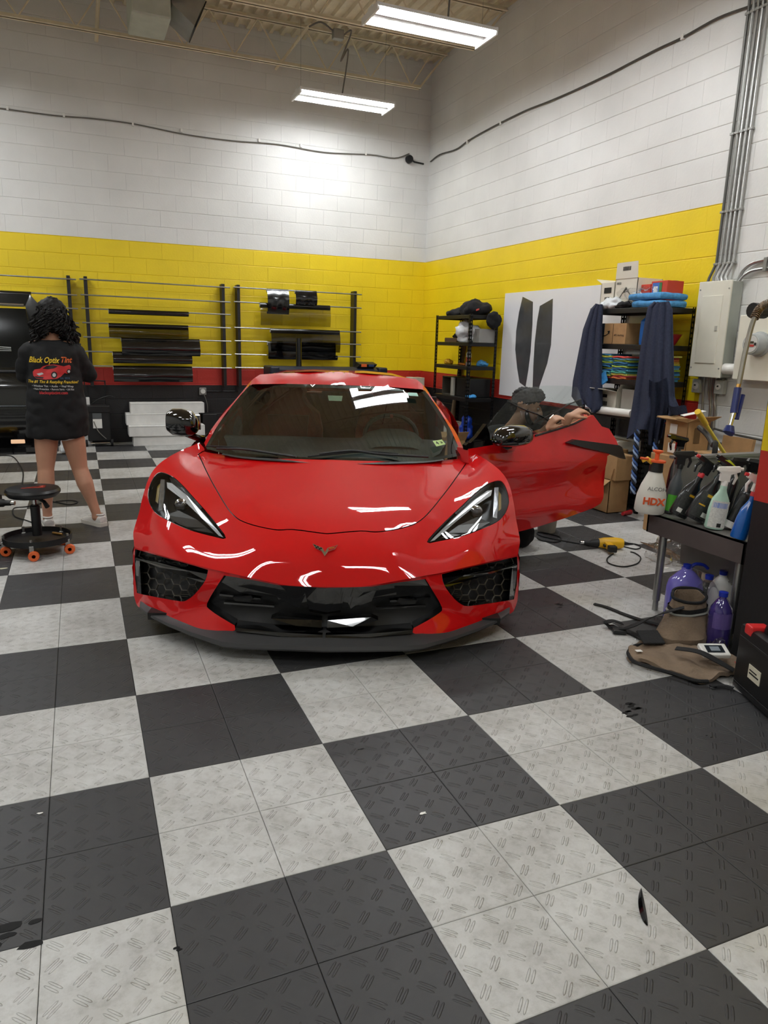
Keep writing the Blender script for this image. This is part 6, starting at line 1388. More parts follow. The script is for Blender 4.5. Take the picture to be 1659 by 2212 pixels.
# conduits rising from the panel to the deck
for k in range(5):
    y = 3.105 - k * .044; yb_ = 3.10 - k * .058 if k < 3 else 3.0 - (k - 2) * .05
    t = thing('conduit', 'grey steel conduit to the ceiling, %s from the left above the panel' % ['first', 'second', 'third', 'fourth', 'fifth'][k], 'conduit', (XR - .03, y, 1.99), 'vertical conduits above the breaker panel')
    MB().tube([(XR - .07, yb_ + .03, 1.992), (XR - .06, y + .025, 2.03), (XR - .026, y, 2.15), (XR - .026, y, ZC)], .0115, 8).obj('pipe', STEEL if k else mat('dark_conduit', '#5d5c58', .45, .6), t, smooth=True)
    for z in (2.14, 2.545, 3.13, 3.98): MB().box((XR - .04, y - .02, z - .009), (XR - .012, y + .02, z + .009), bev=.002).obj('strap', GALV, t)
t = thing('conduit', 'grey conduit bending right from the top of the breaker panel', 'conduit', (XR - .03, 2.7, 2.05))
MB().tube(smooth_path([(XR - .05, 2.84, 1.99), (XR - .04, 2.80, 2.08), (XR - .026, 2.68, 2.13), (XR - .026, 2.3, 2.135), (XR - .026, 1.0, 2.135)]), .014, 8).obj('pipe', STEEL, t, smooth=True)
MB().tube(smooth_path([(XR - .05, 2.825, 1.99), (XR - .04, 2.78, 2.04), (XR - .026, 2.68, 2.07), (XR - .026, 2.3, 2.075), (XR - .026, 1.0, 2.075)]), .012, 8).obj('pipe', STEEL, t, smooth=True)
MB().box((XR - .045, 2.60, 2.05), (XR - .012, 2.63, 2.155), bev=.003).obj('strap', GALV, t)
mt = thing('meter_box', 'cream electric meter box with a round glass meter', 'electric meter', (XR - .08, 2.52, 1.22))
MB().box((XR - .15, 2.30, 1.225), (XR - .012, 2.68, 1.72), bev=.006).obj('enclosure', PNL, mt)
my, mz = 2.46, 1.50
me_ = MB().lathe([(0, -.10), (.072, -.10), (.08, -.09), (.082, -.02), (.095, -.015), (.095, 0)], (XR - .15, my, mz), 36, axis='x').obj('meter_dome', mat('meter_shell', '#a9acab', .2, coat=.6), mt, smooth=True)
MB().lathe([(0, -.003), (.062, -.003), (.062, 0)], (XR - .25, my, mz), 32, axis='x').obj('meter_face', mat('meter_face', '#c9c9c4', .4), me_)
lab_rect(me_, (XR - .2545, my, mz + .012), FX, FY_, .06, .016, mat('lcd_dark', '#35322a', .3), 'meter_display'); lab_rect(me_, (XR - .2545, my, mz - .012), FX, FY_, .07, .016, mat('meter_red', '#b23a34', .4), 'meter_red_label'); 
for s in (-1, 1): lab_rect(me_, (XR - .2545, my + s * .045, mz + .0), FX, FY_, .018, .02, INK, 'meter_print')
MB().tube([(XR - .09, 2.68, 1.30), (XR - .09, 2.82, 1.30)], .045, 20).obj('coupling_pipe', WHITEP, mt, smooth=True)
for y, z, lab in ((3.13, 1.145, 'round white socket box below the breaker panel'), (2.885, 1.15, 'white double socket box right of the round socket')):
    t = thing('wall_socket', lab, 'socket', (XR - .03, y, z - .05)); MB().box((XR - .06, y - .045, z - .06), (XR - .012, y + .045, z + .055), bev=.006).obj('box', mat('socket_box', '#b9bab4', .4), t)
    MB().lathe([(0, -.008), (.03 if y > 3 else .024, -.008), (.034 if y > 3 else .026, 0)], (XR - .061, y, z), 20, axis='x').obj('outlet_face', WHITEP, t)
    lab_rect(t, (XR - .0705, y, z + .005), FX, FY_, .018, .012, INK, 'slots')
    MB().tube([(XR - .035, y - .01, z + .05), (XR - .05, y - .03, 1.226)], .012, 8).obj('nipple', GALV, t)
for k, y in enumerate((3.06, 3.0, 2.975, 2.95, 2.93)):
    t = MB().tube(smooth_path([(XR - .05, y, 1.228), (XR - .03, y + .01, 1.1), (XR - .026, y - .03 * (k % 2), .95), (XR - .026, y - .05 * (k / 4), .70), (XR - .026, y - .3 * (k > 2), .5), (XR - .026, y - .8 * (k > 2), .42 + .05 * k)]), .009, 6)
    tag(t.obj('cable', STEEL, smooth=True), 'grey cable running down from the breaker panel, %s from the left' % ['first', 'second', 'third', 'fourth', 'fifth'][k], 'cable', 'cables below the breaker panel')
t = MB().box((XR - .06, 2.21, 0), (XR - .012, 2.28, 1.9), bev=.003); struct(t.obj('trim_2', PNL))
for k in range(3):
    t = MB().tube(smooth_path([(XR - .03, 2.9, .80 - k * .10), (XR - .03, 2.7, .78 - k * .11), (XR - .03, 2.5, .77 - k * .11), (XR - .03, 2.30, .76 - k * .11)]), .009, 6); tag(t.obj('cable', mat('dark_cable', '#4b4842', .6), smooth=True), 'dark cable sagging low on the white wall, %s of three' % ['highest', 'middle', 'lowest'][k], 'cable', 'sagging cables by the sink')
# ---- cardboard pile in front of the panel
carton('carton', 'large brown carton with open flaps and white labels beside the panel', (4.14, 2.53, .64), (4.37, 2.76, .905), flaps=[('l', 12), ('f', 25), ('b', 8)])
bc = [o for o in COL.objects if o.get('label', '').startswith('large brown carton')][0]
for z in (.69, .84): lab_rect(bc, (4.138, 2.67, z), FX, FY_, .075, .075); 
MB().prism([(4.06, 2.50, .955), (4.06, 2.54, .96), (4.36, 2.62, .985), (4.36, 2.58, .98)], (0, 0, .003)).obj('paper_strip', PAPER, bc)
lab_rect(bc, (4.24, 2.528, .80), (1, 0, 0), (0, 0, 1), .06, .12, mat('carton_print', '#6b5232', .8), 'printed_marks')
carton('carton', 'brown carton below the large open carton, nearer the sink', (4.06, 2.50, .002), (4.40, 2.80, .638))
carton('carton', 'small brown carton right of the pile behind the sink', (4.12, 2.20, .40), (4.36, 2.44, .70)); carton('carton', 'brown carton on the floor under the small one behind the sink', (4.08, 2.16, .002), (4.42, 2.46, .398))
t = MB().box((-.015, -.14, 0), (.015, .14, .80)); t.xf(Matrix.Translation((4.46, 2.40, .002)) @ Matrix.Rotation(radians(6), 4, 'Y')); tag(t.obj('cardboard_sheet', CARD), 'folded cardboard sheet leaning on the wall beside the panel cables', 'cardboard')
# yellow pole and black handle
po_ = thing('pole_handle', 'long yellow pole leaning in front of the cartons behind the sink', 'pole', (3.9, 1.9, 0)); A, C_ = at((1567, 982), y=1.80), at((1507, 889), y=1.64); B = C_ + (A - C_) * .28
D_ = A + (A - B).normalized() * .75; D_ = A + (A - B) * min((A.z - .012) / max(.01, (B.z - A.z)), (XR - .03 - A.x) / max(.01, (A - B).x))
MB().tube([D_, B], .011, 10).obj('pole', mat('pole_yellow', '#e8cc2a', .4), po_, smooth=True); MB().tube([B, B + (C_ - B) * .2, C_], [.016, .019, .019], 12).obj('grip', mat('grip_yellow', '#e3b81e', .5), po_, smooth=True)
t = MB(); pts = [at((1510, 923), dep=4.5), at((1528, 940), dep=4.4), at((1540, 962), dep=4.3), at((1543, 985), dep=4.25)]; e_ = pts[-1].copy(); e_.z = .01; t.tube(smooth_path(pts + [e_]), .016, 8); tag(t.obj('vacuum_wand', BLKPL, smooth=True), 'black curved wand handle standing in front of the cartons', 'tool')
# ---- stainless sink
sk_ = thing('utility_sink', 'stainless steel utility sink on tubular legs at the right', 'sink', (3.2, 1.07, 0)); SS = mat('stainless_worn', '#7e7b77', .42, .45, var=.15, vscale=5); SSD = mat('stainless_stained', '#5f5654', .5, .3, var=.2, vscale=4)
sx0, sx1, sy0, sy1, zr = 2.775, 3.78, .74, 1.40, .55
mb = MB(); mb.box((sx0, sy0, .44), (sx0 + .012, sy1, zr)); mb.box((sx0, sy0, .44), (sx1, sy0 + .012, zr)); mb.box((sx0, sy1 - .012, .44), (sx1, sy1, zr)); mb.obj('apron', SSD, sk_)
mb = MB(); mb.box((sx0, sy0, zr - .008), (sx0 + .22, sy1, zr)); mb.box((sx0 + .22, sy0, zr - .008), (sx1, sy0 + .05, zr)); mb.box((sx0 + .22, sy1 - .04, zr - .008), (sx1, sy1, zr)); mb.box((sx1 - .04, sy0, zr - .008), (sx1, sy1, zr)); mb.obj('rim', SS, sk_)
mb = MB(); a_, b_ = (sx0 + .22, sy0 + .05), (sx1 - .04, sy1 - .04)
mb.rings([[(a_[0], a_[1], zr), (b_[0], a_[1], zr), (b_[0], b_[1], zr), (a_[0], b_[1], zr)], [(a_[0] + .01, a_[1] + .01, .25), (b_[0] - .01, a_[1] + .01, .25), (b_[0] - .01, b_[1] - .01, .25), (a_[0] + .01, b_[1] - .01, .25)]], cap=False); mb.box((a_[0], a_[1], .245), (b_[0], b_[1], .25)); mb.obj('basin', SS, sk_)
mb = MB(); mb.box((2.93, sy1, .44), (sx1 + .1, sy1 + .012, .855)); mb.box((2.93, sy1 - .01, .845), (sx1 + .1, sy1 + .05, .86)); mb.obj('backsplash', SS, sk_)
for x, y in ((2.81, 1.30), (2.83, .80), (3.70, 1.30), (3.70, .80)):
    lg = MB().tube([(x, y, .06), (x, y, .45)], .021, 16).obj('leg', STEEL, sk_, smooth=True); MB().lathe([(0, 0), (.017, 0), (.015, .05), (.015, .08)], (x, y, .0), 14).obj('foot', GALV, lg, smooth=True)
t = MB().lathe([(0, 0), (.11, 0), (.15, .20), (.16, .205), (.16, .215), (.145, .215), (.10, .01), (0, .01)], (3.52, 1.20, .251), 32); 
t.xf(Matrix.Translation((0, 0, .36)));  gb_ = t.obj('plastic_tub', mat('pale_green_plastic', '#b9d6a8', .4), smooth=True); tag(gb_, 'pale green and white tub standing above the sink', 'tub')
t = MB().box((3.38, 1.06, .25), (3.66, 1.34, .608), bev=.01); tag(t.obj('plastic_bucket', WHITEP), 'white container in the sink under the green tub', 'bucket')
# hose with blue spray valve
hs = thing('spray_hose', 'grey flexible rinse hose with a blue spray handle hanging over the sink', 'hose', at((1575, 940), dep=3.3)); hp = [at((1700, 640), dep=3.25), at((1659, 655), dep=3.28), at((1640, 668), dep=3.3), at((1625, 700), dep=3.3), at((1610, 760), dep=3.3), at((1601, 805), dep=3.3), at((1596, 830), dep=3.3)]
p = smooth_path(hp, 8); MB().tube(p, .0115, 10).obj('flexible_hose', mat('hose_grey', '#8c877c', .4, .5), hs, smooth=True)
mb = MB()
for i in range(0, 22): mb.tube([p[i] + Vector((0, 0, -.001)), p[i] + (p[min(i + 1, len(p) - 1)] - p[i]).normalized() * .004], .02, 12)
mb.obj('spring', mat('spring_bronze', '#7d6a55', .35, .8), hs)
BLU = mat('handle_blue', '#1b2a6b', .35); a, b, c, d = [at(q, dep=3.3) for q in ((1594, 838), (1585, 892), (1577, 920), (1574, 934))]
MB().tube([hp[-1], a], .010, 10).obj('connector', mat('brass', '#b58a4a', .3, .8), hs, smooth=True); MB().tube([a, b], .0165, 14).obj('grip', BLU, hs, smooth=True); MB().tube([b, c], [.011, .010], 12).obj('valve_stem', CHROME, hs, smooth=True)
MB().tube([c, d, d + Vector((-.003, 0, -.004))], [.018, .027, .024], 20).obj('spray_face', BLU, hs, smooth=True)
MB().tube([at((1605, 853), dep=3.32), at((1592, 905), dep=3.31), b + (c - b) * .4], [.010, .009, .005], 8).obj('lever', BLU, hs, smooth=True)
# wall bracket for the hose
br = MB().tube([hp[0], hp[0] + Vector((0, 0, -.75))], .014, 10); hs2 = br.obj('riser_pipe', CHROME, hs, smooth=True)
t = MB().lathe([(0, -.08), (.035, -.08), (.035, .0), (0, 0)], at((1652, 672), dep=3.4), 16, axis='x').obj('black_clamp', BLKPL, hs)
# ---- bottles along the sink edge
def sprayer(lab, q, tilt, h, rx, ry, body_m, head_m, cap_m=None, prof=None, label=None, facing=1, yaw=0, z=None, x=None, group='spray bottles on the sink edge', head=True, nm='spray_bottle', headh=.085):
    """bottle standing at pixel q on the sink rim, leaning by tilt degrees in the picture plane (positive = to the right)"""
    zz = zr + .001 if z is None else z; base = at(q, z=zz) if x is None else at(q, x=x); base.z = zz
    vd = Vector((sin(radians(26)), cos(radians(26)), 0)); rt_ = Vector((vd.y, -vd.x, 0))     # away from and across the view
    M = Matrix((rt_, vd, Vector((0, 0, 1)))).transposed().to_4x4(); M.translation = base
    M = M @ Matrix.Rotation(radians(tilt), 4, 'Y') @ Matrix.Rotation(yaw, 4, 'Z')
    lift = abs(sin(radians(tilt))) * rx; M = Matrix.Translation((0, 0, lift)) @ M
    t = thing(nm, lab, 'bottle', base, group); P_ = prof or [(0, 0), (.85, 0), (1, .03), (1, .55), (.92, .68), (.55, .82), (.33, .9), (.30, 1)]
    mb = MB(); mb.rings([[M @ Vector((max(r * rx, .002) * cos(a), max(r * ry, .002) * sin(a) if r > .36 else max(r * rx, .002) * sin(a) * (1 if rx < 2 * ry else ry / rx * 1.6), z_ * h)) for a in [2 * pi * k / 28 for k in range(28)]] for r, z_ in P_]); bo = mb.obj('bottle_body', body_m, t, smooth=True)
    if label:
        for (x0, x1, z0, z1, m_, nm_) in label:
            mb = MB(); rows = []
            for zf in (z0, z1):
                rows.append([M @ Vector((x_ * rx, -ry * sqrt(max(0, 1 - (x_ * .96) ** 2)) - .0015, zf * h)) for x_ in [x0 + (x1 - x0) * k / 12 for k in range(13)]])
            mb.rings(rows, cap=False, close=False); mb.obj(nm_, m_, bo, smooth=True)
    MB().lathe([(0, 0), (.016, 0), (.017, .018), (.014, .026), (0, .026)], n=18).xf(M @ Matrix.Translation((0, 0, h))).obj('collar', cap_m or head_m, t, smooth=True)
    if head:
        f = facing; H = M @ Matrix.Translation((0, 0, h + .022)); hh = headh
        mb = MB(); mb.rings([[H @ Vector(p) for p in r] for r in ([(-f * .028, -.012, 0), (f * .018, -.012, 0), (f * .018, .012, 0), (-f * .028, .012, 0)], [(-f * .030, -.013, hh * .45), (f * .016, -.013, hh * .45), (f * .016, .013, hh * .45), (-f * .030, .013, hh * .45)], [(-f * .050, -.014, hh * .62), (f * .060, -.014, hh * .70), (f * .060, .014, hh * .70), (-f * .050, .014, hh * .62)], [(-f * .045, -.010, hh * .82), (f * .055, -.010, hh), (f * .055, .010, hh), (-f * .045, .010, hh * .82)])]); mb.obj('trigger_head', head_m, t)
        MB().tube([H @ Vector((f * .035, 0, hh * .68)), H @ Vector((f * .05, 0, hh * .3)), H @ Vector((f * .042, 0, -.01))], [.008, .008, .005], 8).obj('trigger', head_m, t, smooth=True)
        MB().tube([H @ Vector((f * .058, 0, hh * .85)), H @ Vector((f * .074, 0, hh * .86))], .009, 10).obj('nozzle', cap_m or head_m, t, smooth=True)
    return t, M, bo
TRW = mat('translucent_white_plastic', '#dad6cc', .45, var=.04); TR_OR = mat('pump_orange', '#e05a2a', .4)
HP = [(0, 0), (.9, 0), (1, .05), (1, .22), (.97, .42), (.80, .66), (.55, .88), (.42, 1)]
t, M, bo = sprayer('white pump sprayer bottle with orange lettering and orange pump at the sink corner', (1401, 1108), 3, .235, .082, .075, TRW, TR_OR, prof=HP, head=False, nm='pump_sprayer')
o = MB(); o.add(text_bm('HDX', .054, M @ Matrix.Translation((-.008, -.0785, .075)) @ Matrix.Rotation(pi / 2, 4, 'X'), 0, .0015, bold=.002)); o.obj('lettering', TR_OR, bo, recalc=False)
o = MB(); o.add(text_bm('ALCOH', .030, M @ Matrix.Translation((.0, -.0755, .145)) @ Matrix.Rotation(pi / 2 + .12, 4, 'X'), 0, .0008)); o.obj('handwriting', mat('pencil_grey', '#6b6a68', .7), bo, recalc=False)
MB().lathe([(.036, 0), (.038, 0), (.034, .055), (.0, .055)], n=20).xf(M @ Matrix.Translation((0, 0, .232))).obj('black_collar', BLKPL, t, smooth=True)
MB().lathe([(0, 0), (.045, 0), (.045, .01), (0, .012)], n=20).xf(M @ Matrix.Translation((0, 0, .285))).obj('orange_cap', TR_OR, t, smooth=True); MB().lathe([(.012, 0), (.012, .04), (.028, .05), (.028, .058), (0, .06)], n=16).xf(M @ Matrix.Translation((-.005, 0, .292))).obj('pump_knob', TR_OR, t, smooth=True)
MB().tube([M @ Vector((-.02, 0, .275)), M @ Vector((-.06, -.01, .30)), M @ Vector((-.085, -.01, .285))], [.014, .013, .011], 10).obj('nozzle_arm', mat('pump_yellow', '#e8b02a', .4), t, smooth=True); MB().tube([M @ Vector((-.055, -.02, .30)), M @ Vector((-.10, -.02, .302))], .007, 8).obj('trigger', TR_OR, t, smooth=True)
BLB = mat('black_bottle', '#17181a', .25, coat=.4, var=0); GRB = mat('grey_bottle', '#4b4f52', .3, coat=.3); LBD = mat('dark_label', '#2c2d2b', .35, var=.5, vscale=90); LBG = mat('green_label', '#58b436', .4); LBW = mat('white_label', '#d8d8d0', .5, var=.15, vscale=120); YLB = mat('yellow_label', '#d9a81c', .4)
BP_ = [(0, 0), (.9, 0), (1, .04), (1, .45), (.86, .68), (.45, .85), (.34, .92), (.34, 1)]
sprayer('grey spray bottle with black trigger and a green label edge behind the pump sprayer', (1446, 1108), 6, .25, .040, .036, GRB, BLKPL, prof=BP_, label=[(-.9, .2, .05, .42, LBG, 'green_label')], facing=1)
sprayer('black spray bottle at the back of the sink edge with a black glossy trigger', (1447, 1085), 2, .30, .036, .032, BLB, BLKGL, prof=BP_, facing=-1)
sprayer('black spray bottle leaning right with a red nozzle and yellow trigger top', (1461, 1122), 24, .235, .052, .034, BLB, BLB, cap_m=mat('nozzle_red', '#d2343c', .4), prof=BP_, label=[(-.75, .8, .08, .60, LBD, 'printed_label'), (-.6, -.1, .10, .20, LBW, 'barcode'), (-.2, .5, .52, .57, YLB, 'yellow_print')], facing=-1)
t, M, bo = sprayer('black spray bottle leaning right, nearer of the two, with a barcode', (1497, 1131), 24, .25, .056, .036, BLB, BLB, prof=BP_, label=[(-.8, .85, .08, .64, LBD, 'printed_label'), (.1, .7, .12, .22, LBW, 'barcode'), (-.3, .5, .55, .61, YLB, 'yellow_print'), (-.6, .0, .34, .37, YLB, 'yellow_print')], facing=-1)
mb = MB(); mb.prism([M @ Vector(p) for p in ((-.05, -.012, .335), (.0, -.012, .352), (.05, -.012, .335), (.045, -.012, .322), (0, -.012, .332), (-.045, -.012, .322))], M.to_3x3() @ Vector((0, .024, 0))); mb.obj('lime_head_cover', mat('lime_plastic', '#c8d02a', .35), t); 
sprayer('teal blue bottle half hidden behind the leaning black ones', (1520, 1128), 10, .22, .040, .034, mat('teal_liquid', '#1f7fa0', .25, coat=.4), mat('teal_cap', '#17607a', .3), prof=BP_, facing=1, head=False)
sprayer('pale green cleaner bottle with white trigger and yellow band', (1541, 1143), 6, .225, .050, .034, mat('pale_green_liquid', '#b9dcc8', .3, coat=.3), WHITEP, prof=BP_, label=[(-.9, .8, .04, .66, LBW, 'back_label'), (-.8, .6, .50, .62, mat('label_blue', '#8ea2d8', .5), 'blue_print'), (-.1, .35, .06, .15, INK, 'printed_block')], facing=1)
mb = MB(); pbm = [o for o in COL.objects if o.get('label', '').startswith('pale green cleaner')][0]
t, M, bo = sprayer('black spray can standing upside down on its white cap, leaning right', (1572, 1143), 22, .20, .031, .031, mat('can_black', '#232426', .3, .3), BLKPL, prof=[(0, 0), (.95, 0), (1, .02), (1, .9), (.8, .97), (.5, 1)], label=[(-.9, .9, .2, .85, LBD, 'printed_label')], head=False, nm='spray_can')
MB().lathe([(0, 0), (.033, 0), (.034, .032), (.032, .034)], n=24).xf(M).obj('white_cap', WHITEP, t, smooth=True)
sprayer('second dark can leaning behind the white-capped one', (1560, 1120), 10, .24, .030, .030, BLB, BLKPL, prof=[(0, 0), (.95, 0), (1, .02), (1, .85), (.6, .95), (.5, 1)], head=True, facing=1)
sprayer('black-headed bottle between the cans and the blue bottle', (1583, 1128), 14, .25, .030, .028, BLB, BLKGL, prof=BP_, facing=1)
sprayer('clear spray bottle of blue liquid with a red and white head beside the pier', (1593, 1166), 12, .215, .040, .034, mat('blue_liquid', '#1560b4', .15, coat=.6, var=.1), WHITEP, cap_m=mat('nozzle_red', '#d2343c', .4), prof=BP_, facing=-1)
# ---- below the sink
def jug(lab, q, h, r, m, capm, ry=None, label=None, prof=None, handle=None):
    b = at(q, z=0); b.z = .002; t = thing('jug', lab, 'bottle', b, 'jugs on the floor under the sink'); P_ = prof or [(0, 0), (.9, 0), (1, .04), (1, .62), (.9, .76), (.5, .9), (.3, .95), (.3, 1)]
    Rz = Matrix.Translation(b) @ Matrix.Rotation(-radians(26), 4, 'Z')
    mb = MB(); mb.lathe([(p * r, z * h) for p, z in P_], n=28, ry=(ry or 1)); mb.xf(Rz); bo = mb.obj('bottle_body', m, t, smooth=True)
    MB().lathe([(0, 0), (.021, 0), (.022, .022), (0, .026)], n=18).xf(Rz @ Matrix.Translation((0, 0, h - .006))).obj('cap', capm, t, smooth=True)
    if label:
        z0, z1, m_ = label; mb = MB(); mb.rings([[Rz @ Vector((r * 1.01 * cos(a), r * 1.01 * (ry or 1) * sin(a), z * h)) for a in [pi * 1.18 + pi * .64 * k / 14 for k in range(15)]] for z in (z0, z1)], cap=False, close=False); mb.obj('label', m_, bo, smooth=True)
    if handle: mb = MB(); mb.tube(smooth_path([Rz @ Vector(p) for p in handle]), .009, 8); mb.obj('handle', capm, t, smooth=True)
    return t
PURP = mat('lavender_liquid', '#7c74cc', .12, coat=.7, var=.12, vscale=6); CAPB = mat('cap_blue', '#1c2fa0', .35)
jug('large clear jug of lavender fluid with a blue cap under the sink', (1470, 1338), .30, .098, PURP, CAPB, .62, (.22, .55, mat('jug_label_blue', '#28408f', .4, var=.4, vscale=40)), handle=[(.01, 0, .292), (.04, 0, .318), (.085, 0, .315), (.11, 0, .295)])
jug('clear empty jug with a blue cap between the lavender and white jugs', (1518, 1352), .27, .062, glass('clear_jug', (.80, .80, .83), .05, 1.4), CAPB)
jug('white bleach-style jug with a blue cap under the sink', (1548, 1345), .28, .066, WHITEP, CAPB)
jug('small jug of violet fluid nearest the sink leg', (1547, 1396), .27, .056, mat('violet_fluid', '#3a2f6e', .12, coat=.7, var=.2, vscale=8), CAPB, None, (.4, .7, mat('violet_label', '#5a4a86', .4)))
heap('plastic_bottle', 'crushed clear bottle lying beside the tool belt under the sink', 'bottle', at((1550, 1408), z=.04), (.045, .045, .075), glass('clear_jug', (.80, .80, .83), .05, 1.4), .03, 20, 3, .003)
heap('plastic_bag', 'crinkled clear bag with a white tag behind the jugs', 'bag', at((1545, 1262), z=.16), (.14, .09, .09), CLEAR, .08, 14, 3, .003)
heap('plastic_bag', 'clear plastic bag on the floor behind the left sink leg', 'bag', at((1450, 1190), z=.06), (.17, .13, .09), CLEAR, .09, 12, 5, .003)
heap('plastic_bag', 'clear plastic bag spilling in front of the white bucket', 'bag', at((1503, 1195), z=.10), (.12, .10, .13), CLEAR, .10, 12, 6, .003)
bk = at((1560, 1255), z=0); bk.z = .002
t = thing('bucket', 'translucent white bucket with orange lettering under the sink', 'bucket', bk); MB().lathe([(0, 0), (.125, 0), (.145, .30), (.152, .305), (.152, .32), (.142, .32), (.120, .008), (0, .008)], bk, 32).obj('bucket_body', mat('milky_plastic', '#c9b9a6', .4), t, smooth=True)
F = frame(bk + Vector((.02, -.142, .24)), (cos(radians(8)), -sin(radians(8)) * 0, 0), (0, 0, 1)); o = MB(); o.add(text_bm('HDX', .075, F, 0, .002, bold=.002)); o.obj('lettering', TR_OR, t, recalc=False)
MB().tube(smooth_path([bk + Vector((-.13, -.06, .42)), bk + Vector((-.15, -.09, .2)), bk + Vector((-.17, -.12, .05)), bk + Vector((-.2, -.12, .01))]), .006, 6).obj('hose', RUBBER, t, smooth=True)
t = thing('safety_goggles', 'grey goggles lying on the floor behind the sink leg', 'goggles', at((1485, 1163), z=.0)); c = at((1485, 1163), z=.03)
MB().ball(c, (.07, .04, .028), 3).obj('lens', mat('goggle_grey', '#5c6c70', .2, coat=.5), t, smooth=True); MB().tube([c + Vector((.08 * cos(a), .045 * sin(a), .0)) for a in [2 * pi * k / 20 for k in range(21)]], .006, 6).obj('frame', BLKPL, t, smooth=True)
t = MB().prism([at(q, z=.002) for q in ((1383, 1171), (1440, 1185), (1498, 1225), (1450, 1190))], (0, 0, .004)); tag(t.obj('cardboard_scrap', mat('dark_cardboard', '#6a5138', .9)), 'flat brown cardboard scrap on the floor left of the sink', 'cardboard')
t = MB().lathe([(0, 0), (.07, 0), (.085, .18), (.092, .185), (.092, .195), (.082, .195), (.066, .006), (0, .006)], at((1180, 1148), z=0) + Vector((0, 0, .002)), 28); tag(t.obj('bucket', mat('milky_plastic2', '#b9b5aa', .4), smooth=True), 'small milky white pail on the floor under the car door', 'bucket')
t = MB().lathe([(0, 0), (.055, 0), (.055, .09), (.05, .095), (0, .095)], at((1392, 1112), z=0) + Vector((0, 0, .002)), 24); o = tag(t.obj('plastic_cup', WHITEP, smooth=True), 'white cup with a blue line on the floor behind the pump sprayer', 'cup')
t = MB().tube([at((1345, 1110), z=.02), at((1362, 1106), z=.02)], [.016, .022], 10); tag(t.obj('red_plug', mat('plug_red', '#b2232a', .4), smooth=True), 'red plug-shaped object on the floor beyond the heat gun', 'plug')
t = thing('low_cart', 'low black cart on casters behind the open door', 'cart', at((1275, 1090), z=0)); c = at((1290, 1085), z=0); MB().box((c.x - .15, c.y + .05, .09), (c.x + .25, c.y + .35, .13), bev=.01).obj('deck', BLKPL, t)
for dx, dy in ((-.12, .08), (.22, .08), (-.12, .32), (.22, .32)):
    w_ = MB().lathe([(.008, -.012), (.035, -.012), (.035, .012), (.008, .012)], (c.x + dx, c.y + dy, .036), 18, axis='x').obj('caster_wheel', mat('caster_grey', '#8c8a84', .5), t); MB().box((c.x + dx - .018, c.y + dy - .01, .035), (c.x + dx + .018, c.y + dy + .01, .092)).obj('caster_bracket', GALV, t)
# ---- tool belt pouch on the floor
CAN_ = mat('tan_canvas', '#7d6b58', .9, var=.12, vscale=12, bump=.4, bscale=80); WEB = mat('black_webbing', '#0f0f10', .8, bump=.3, bscale=120)
tb_ = thing('tool_belt', 'tan canvas tool pouch with black straps lying on the floor by the sink', 'tool bag', at((1450, 1420), z=0))
def ribbon(path, w, th, m, nm, par, up=Vector((0, 0, 1))):
    P_ = smooth_path(path, 6); mb = MB(); rs = []
    for i, p in enumerate(P_):
        d = (P_[min(i + 1, len(P_) - 1)] - P_[max(i - 1, 0)]).normalized(); s = d.cross(up).normalized() * w / 2; n = s.cross(d).normalized() * th / 2
        rs.append([p - s - n, p + s - n, p + s + n, p - s + n])
    mb.rings(rs); return mb.obj(nm, m, par, smooth=True, ang=50)
pv, Fc = tri([tuple(at(q, z=.01).xy) for q in ((1356, 1408), (1370, 1396), (1395, 1392), (1440, 1400), (1500, 1402), (1560, 1412), (1592, 1425), (1598, 1445), (1572, 1462), (1530, 1472), (1500, 1471), (1450, 1454), (1400, 1440), (1368, 1428), (1357, 1418))], (), .02)
mb = MB(); vs = []
for x, y in pv: vs.append(mb.bm.verts.new((x, y, .03 + .022 * noise.noise(Vector((x * 14, y * 9, 1))) + .008 * noise.noise(Vector((x * 40, y * 30, 4))))))
for f in Fc: mb.bm.faces.new([vs[i] for i in f])
bmesh.ops.recalc_face_normals(mb.bm, faces=mb.bm.faces[:]); bmesh.ops.solidify(mb.bm, geom=mb.bm.faces[:], thickness=.018)
for v in mb.bm.verts: v.co.z = max(v.co.z, .003)

for v in mb.bm.verts: v.co.x = min(v.co.x, 2.722)
mb.obj('apron_panel', CAN_, tb_, smooth=True, ang=70)
MB().tube(smooth_path([at(q, z=.022) for q in ((1395, 1392), (1370, 1396), (1357, 1410), (1368, 1428), (1400, 1440), (1450, 1454), (1500, 1470), (1530, 1472))], 6), .009, 6).obj('edge_binding', WEB, tb_, smooth=True)
lab_rect(tb_, at((1380, 1406), z=.045), (1, -.2, 0), (.2, 1, .0), .03, .022); 
# standing pouch: open-topped curved pocket
def ringat(qs, z, n=1): return [at(q, z=z) for q in qs]
pc = at((1470, 1385), z=0); 
mb = MB(); rs = []
for z, sx_, sy_, ox, oy in ((.004, .15, .10, 0, 0), (.05, .155, .105, .0, .0), (.10, .125, .085, .03, .015), (.15, .105, .07, .05, .03), (.19, .10, .065, .055, .03), (.225, .10, .06, .055, .035)):
    rs.append([Vector((pc.x + ox + sx_ * cos(a) * (1 + .05 * sin(5 * a + z * 20)), pc.y + oy + sy_ * sin(a) * (1 + .06 * sin(4 * a + z * 30)), z + (.02 * sin(a) if z > .15 else 0))) for a in [2 * pi * k / 36 for k in range(36)]])
inner = [[Vector((p.x + (pc.x + .055 - p.x) * .12, p.y + (pc.y + .035 - p.y) * .12, p.z)) for p in r] for r in rs[::-1][:3]]
mb.rings(rs + inner, cap=True, capend=True); mb.disp(.012, 14, 3)
for v in mb.bm.verts: v.co.z = max(v.co.z, .002)
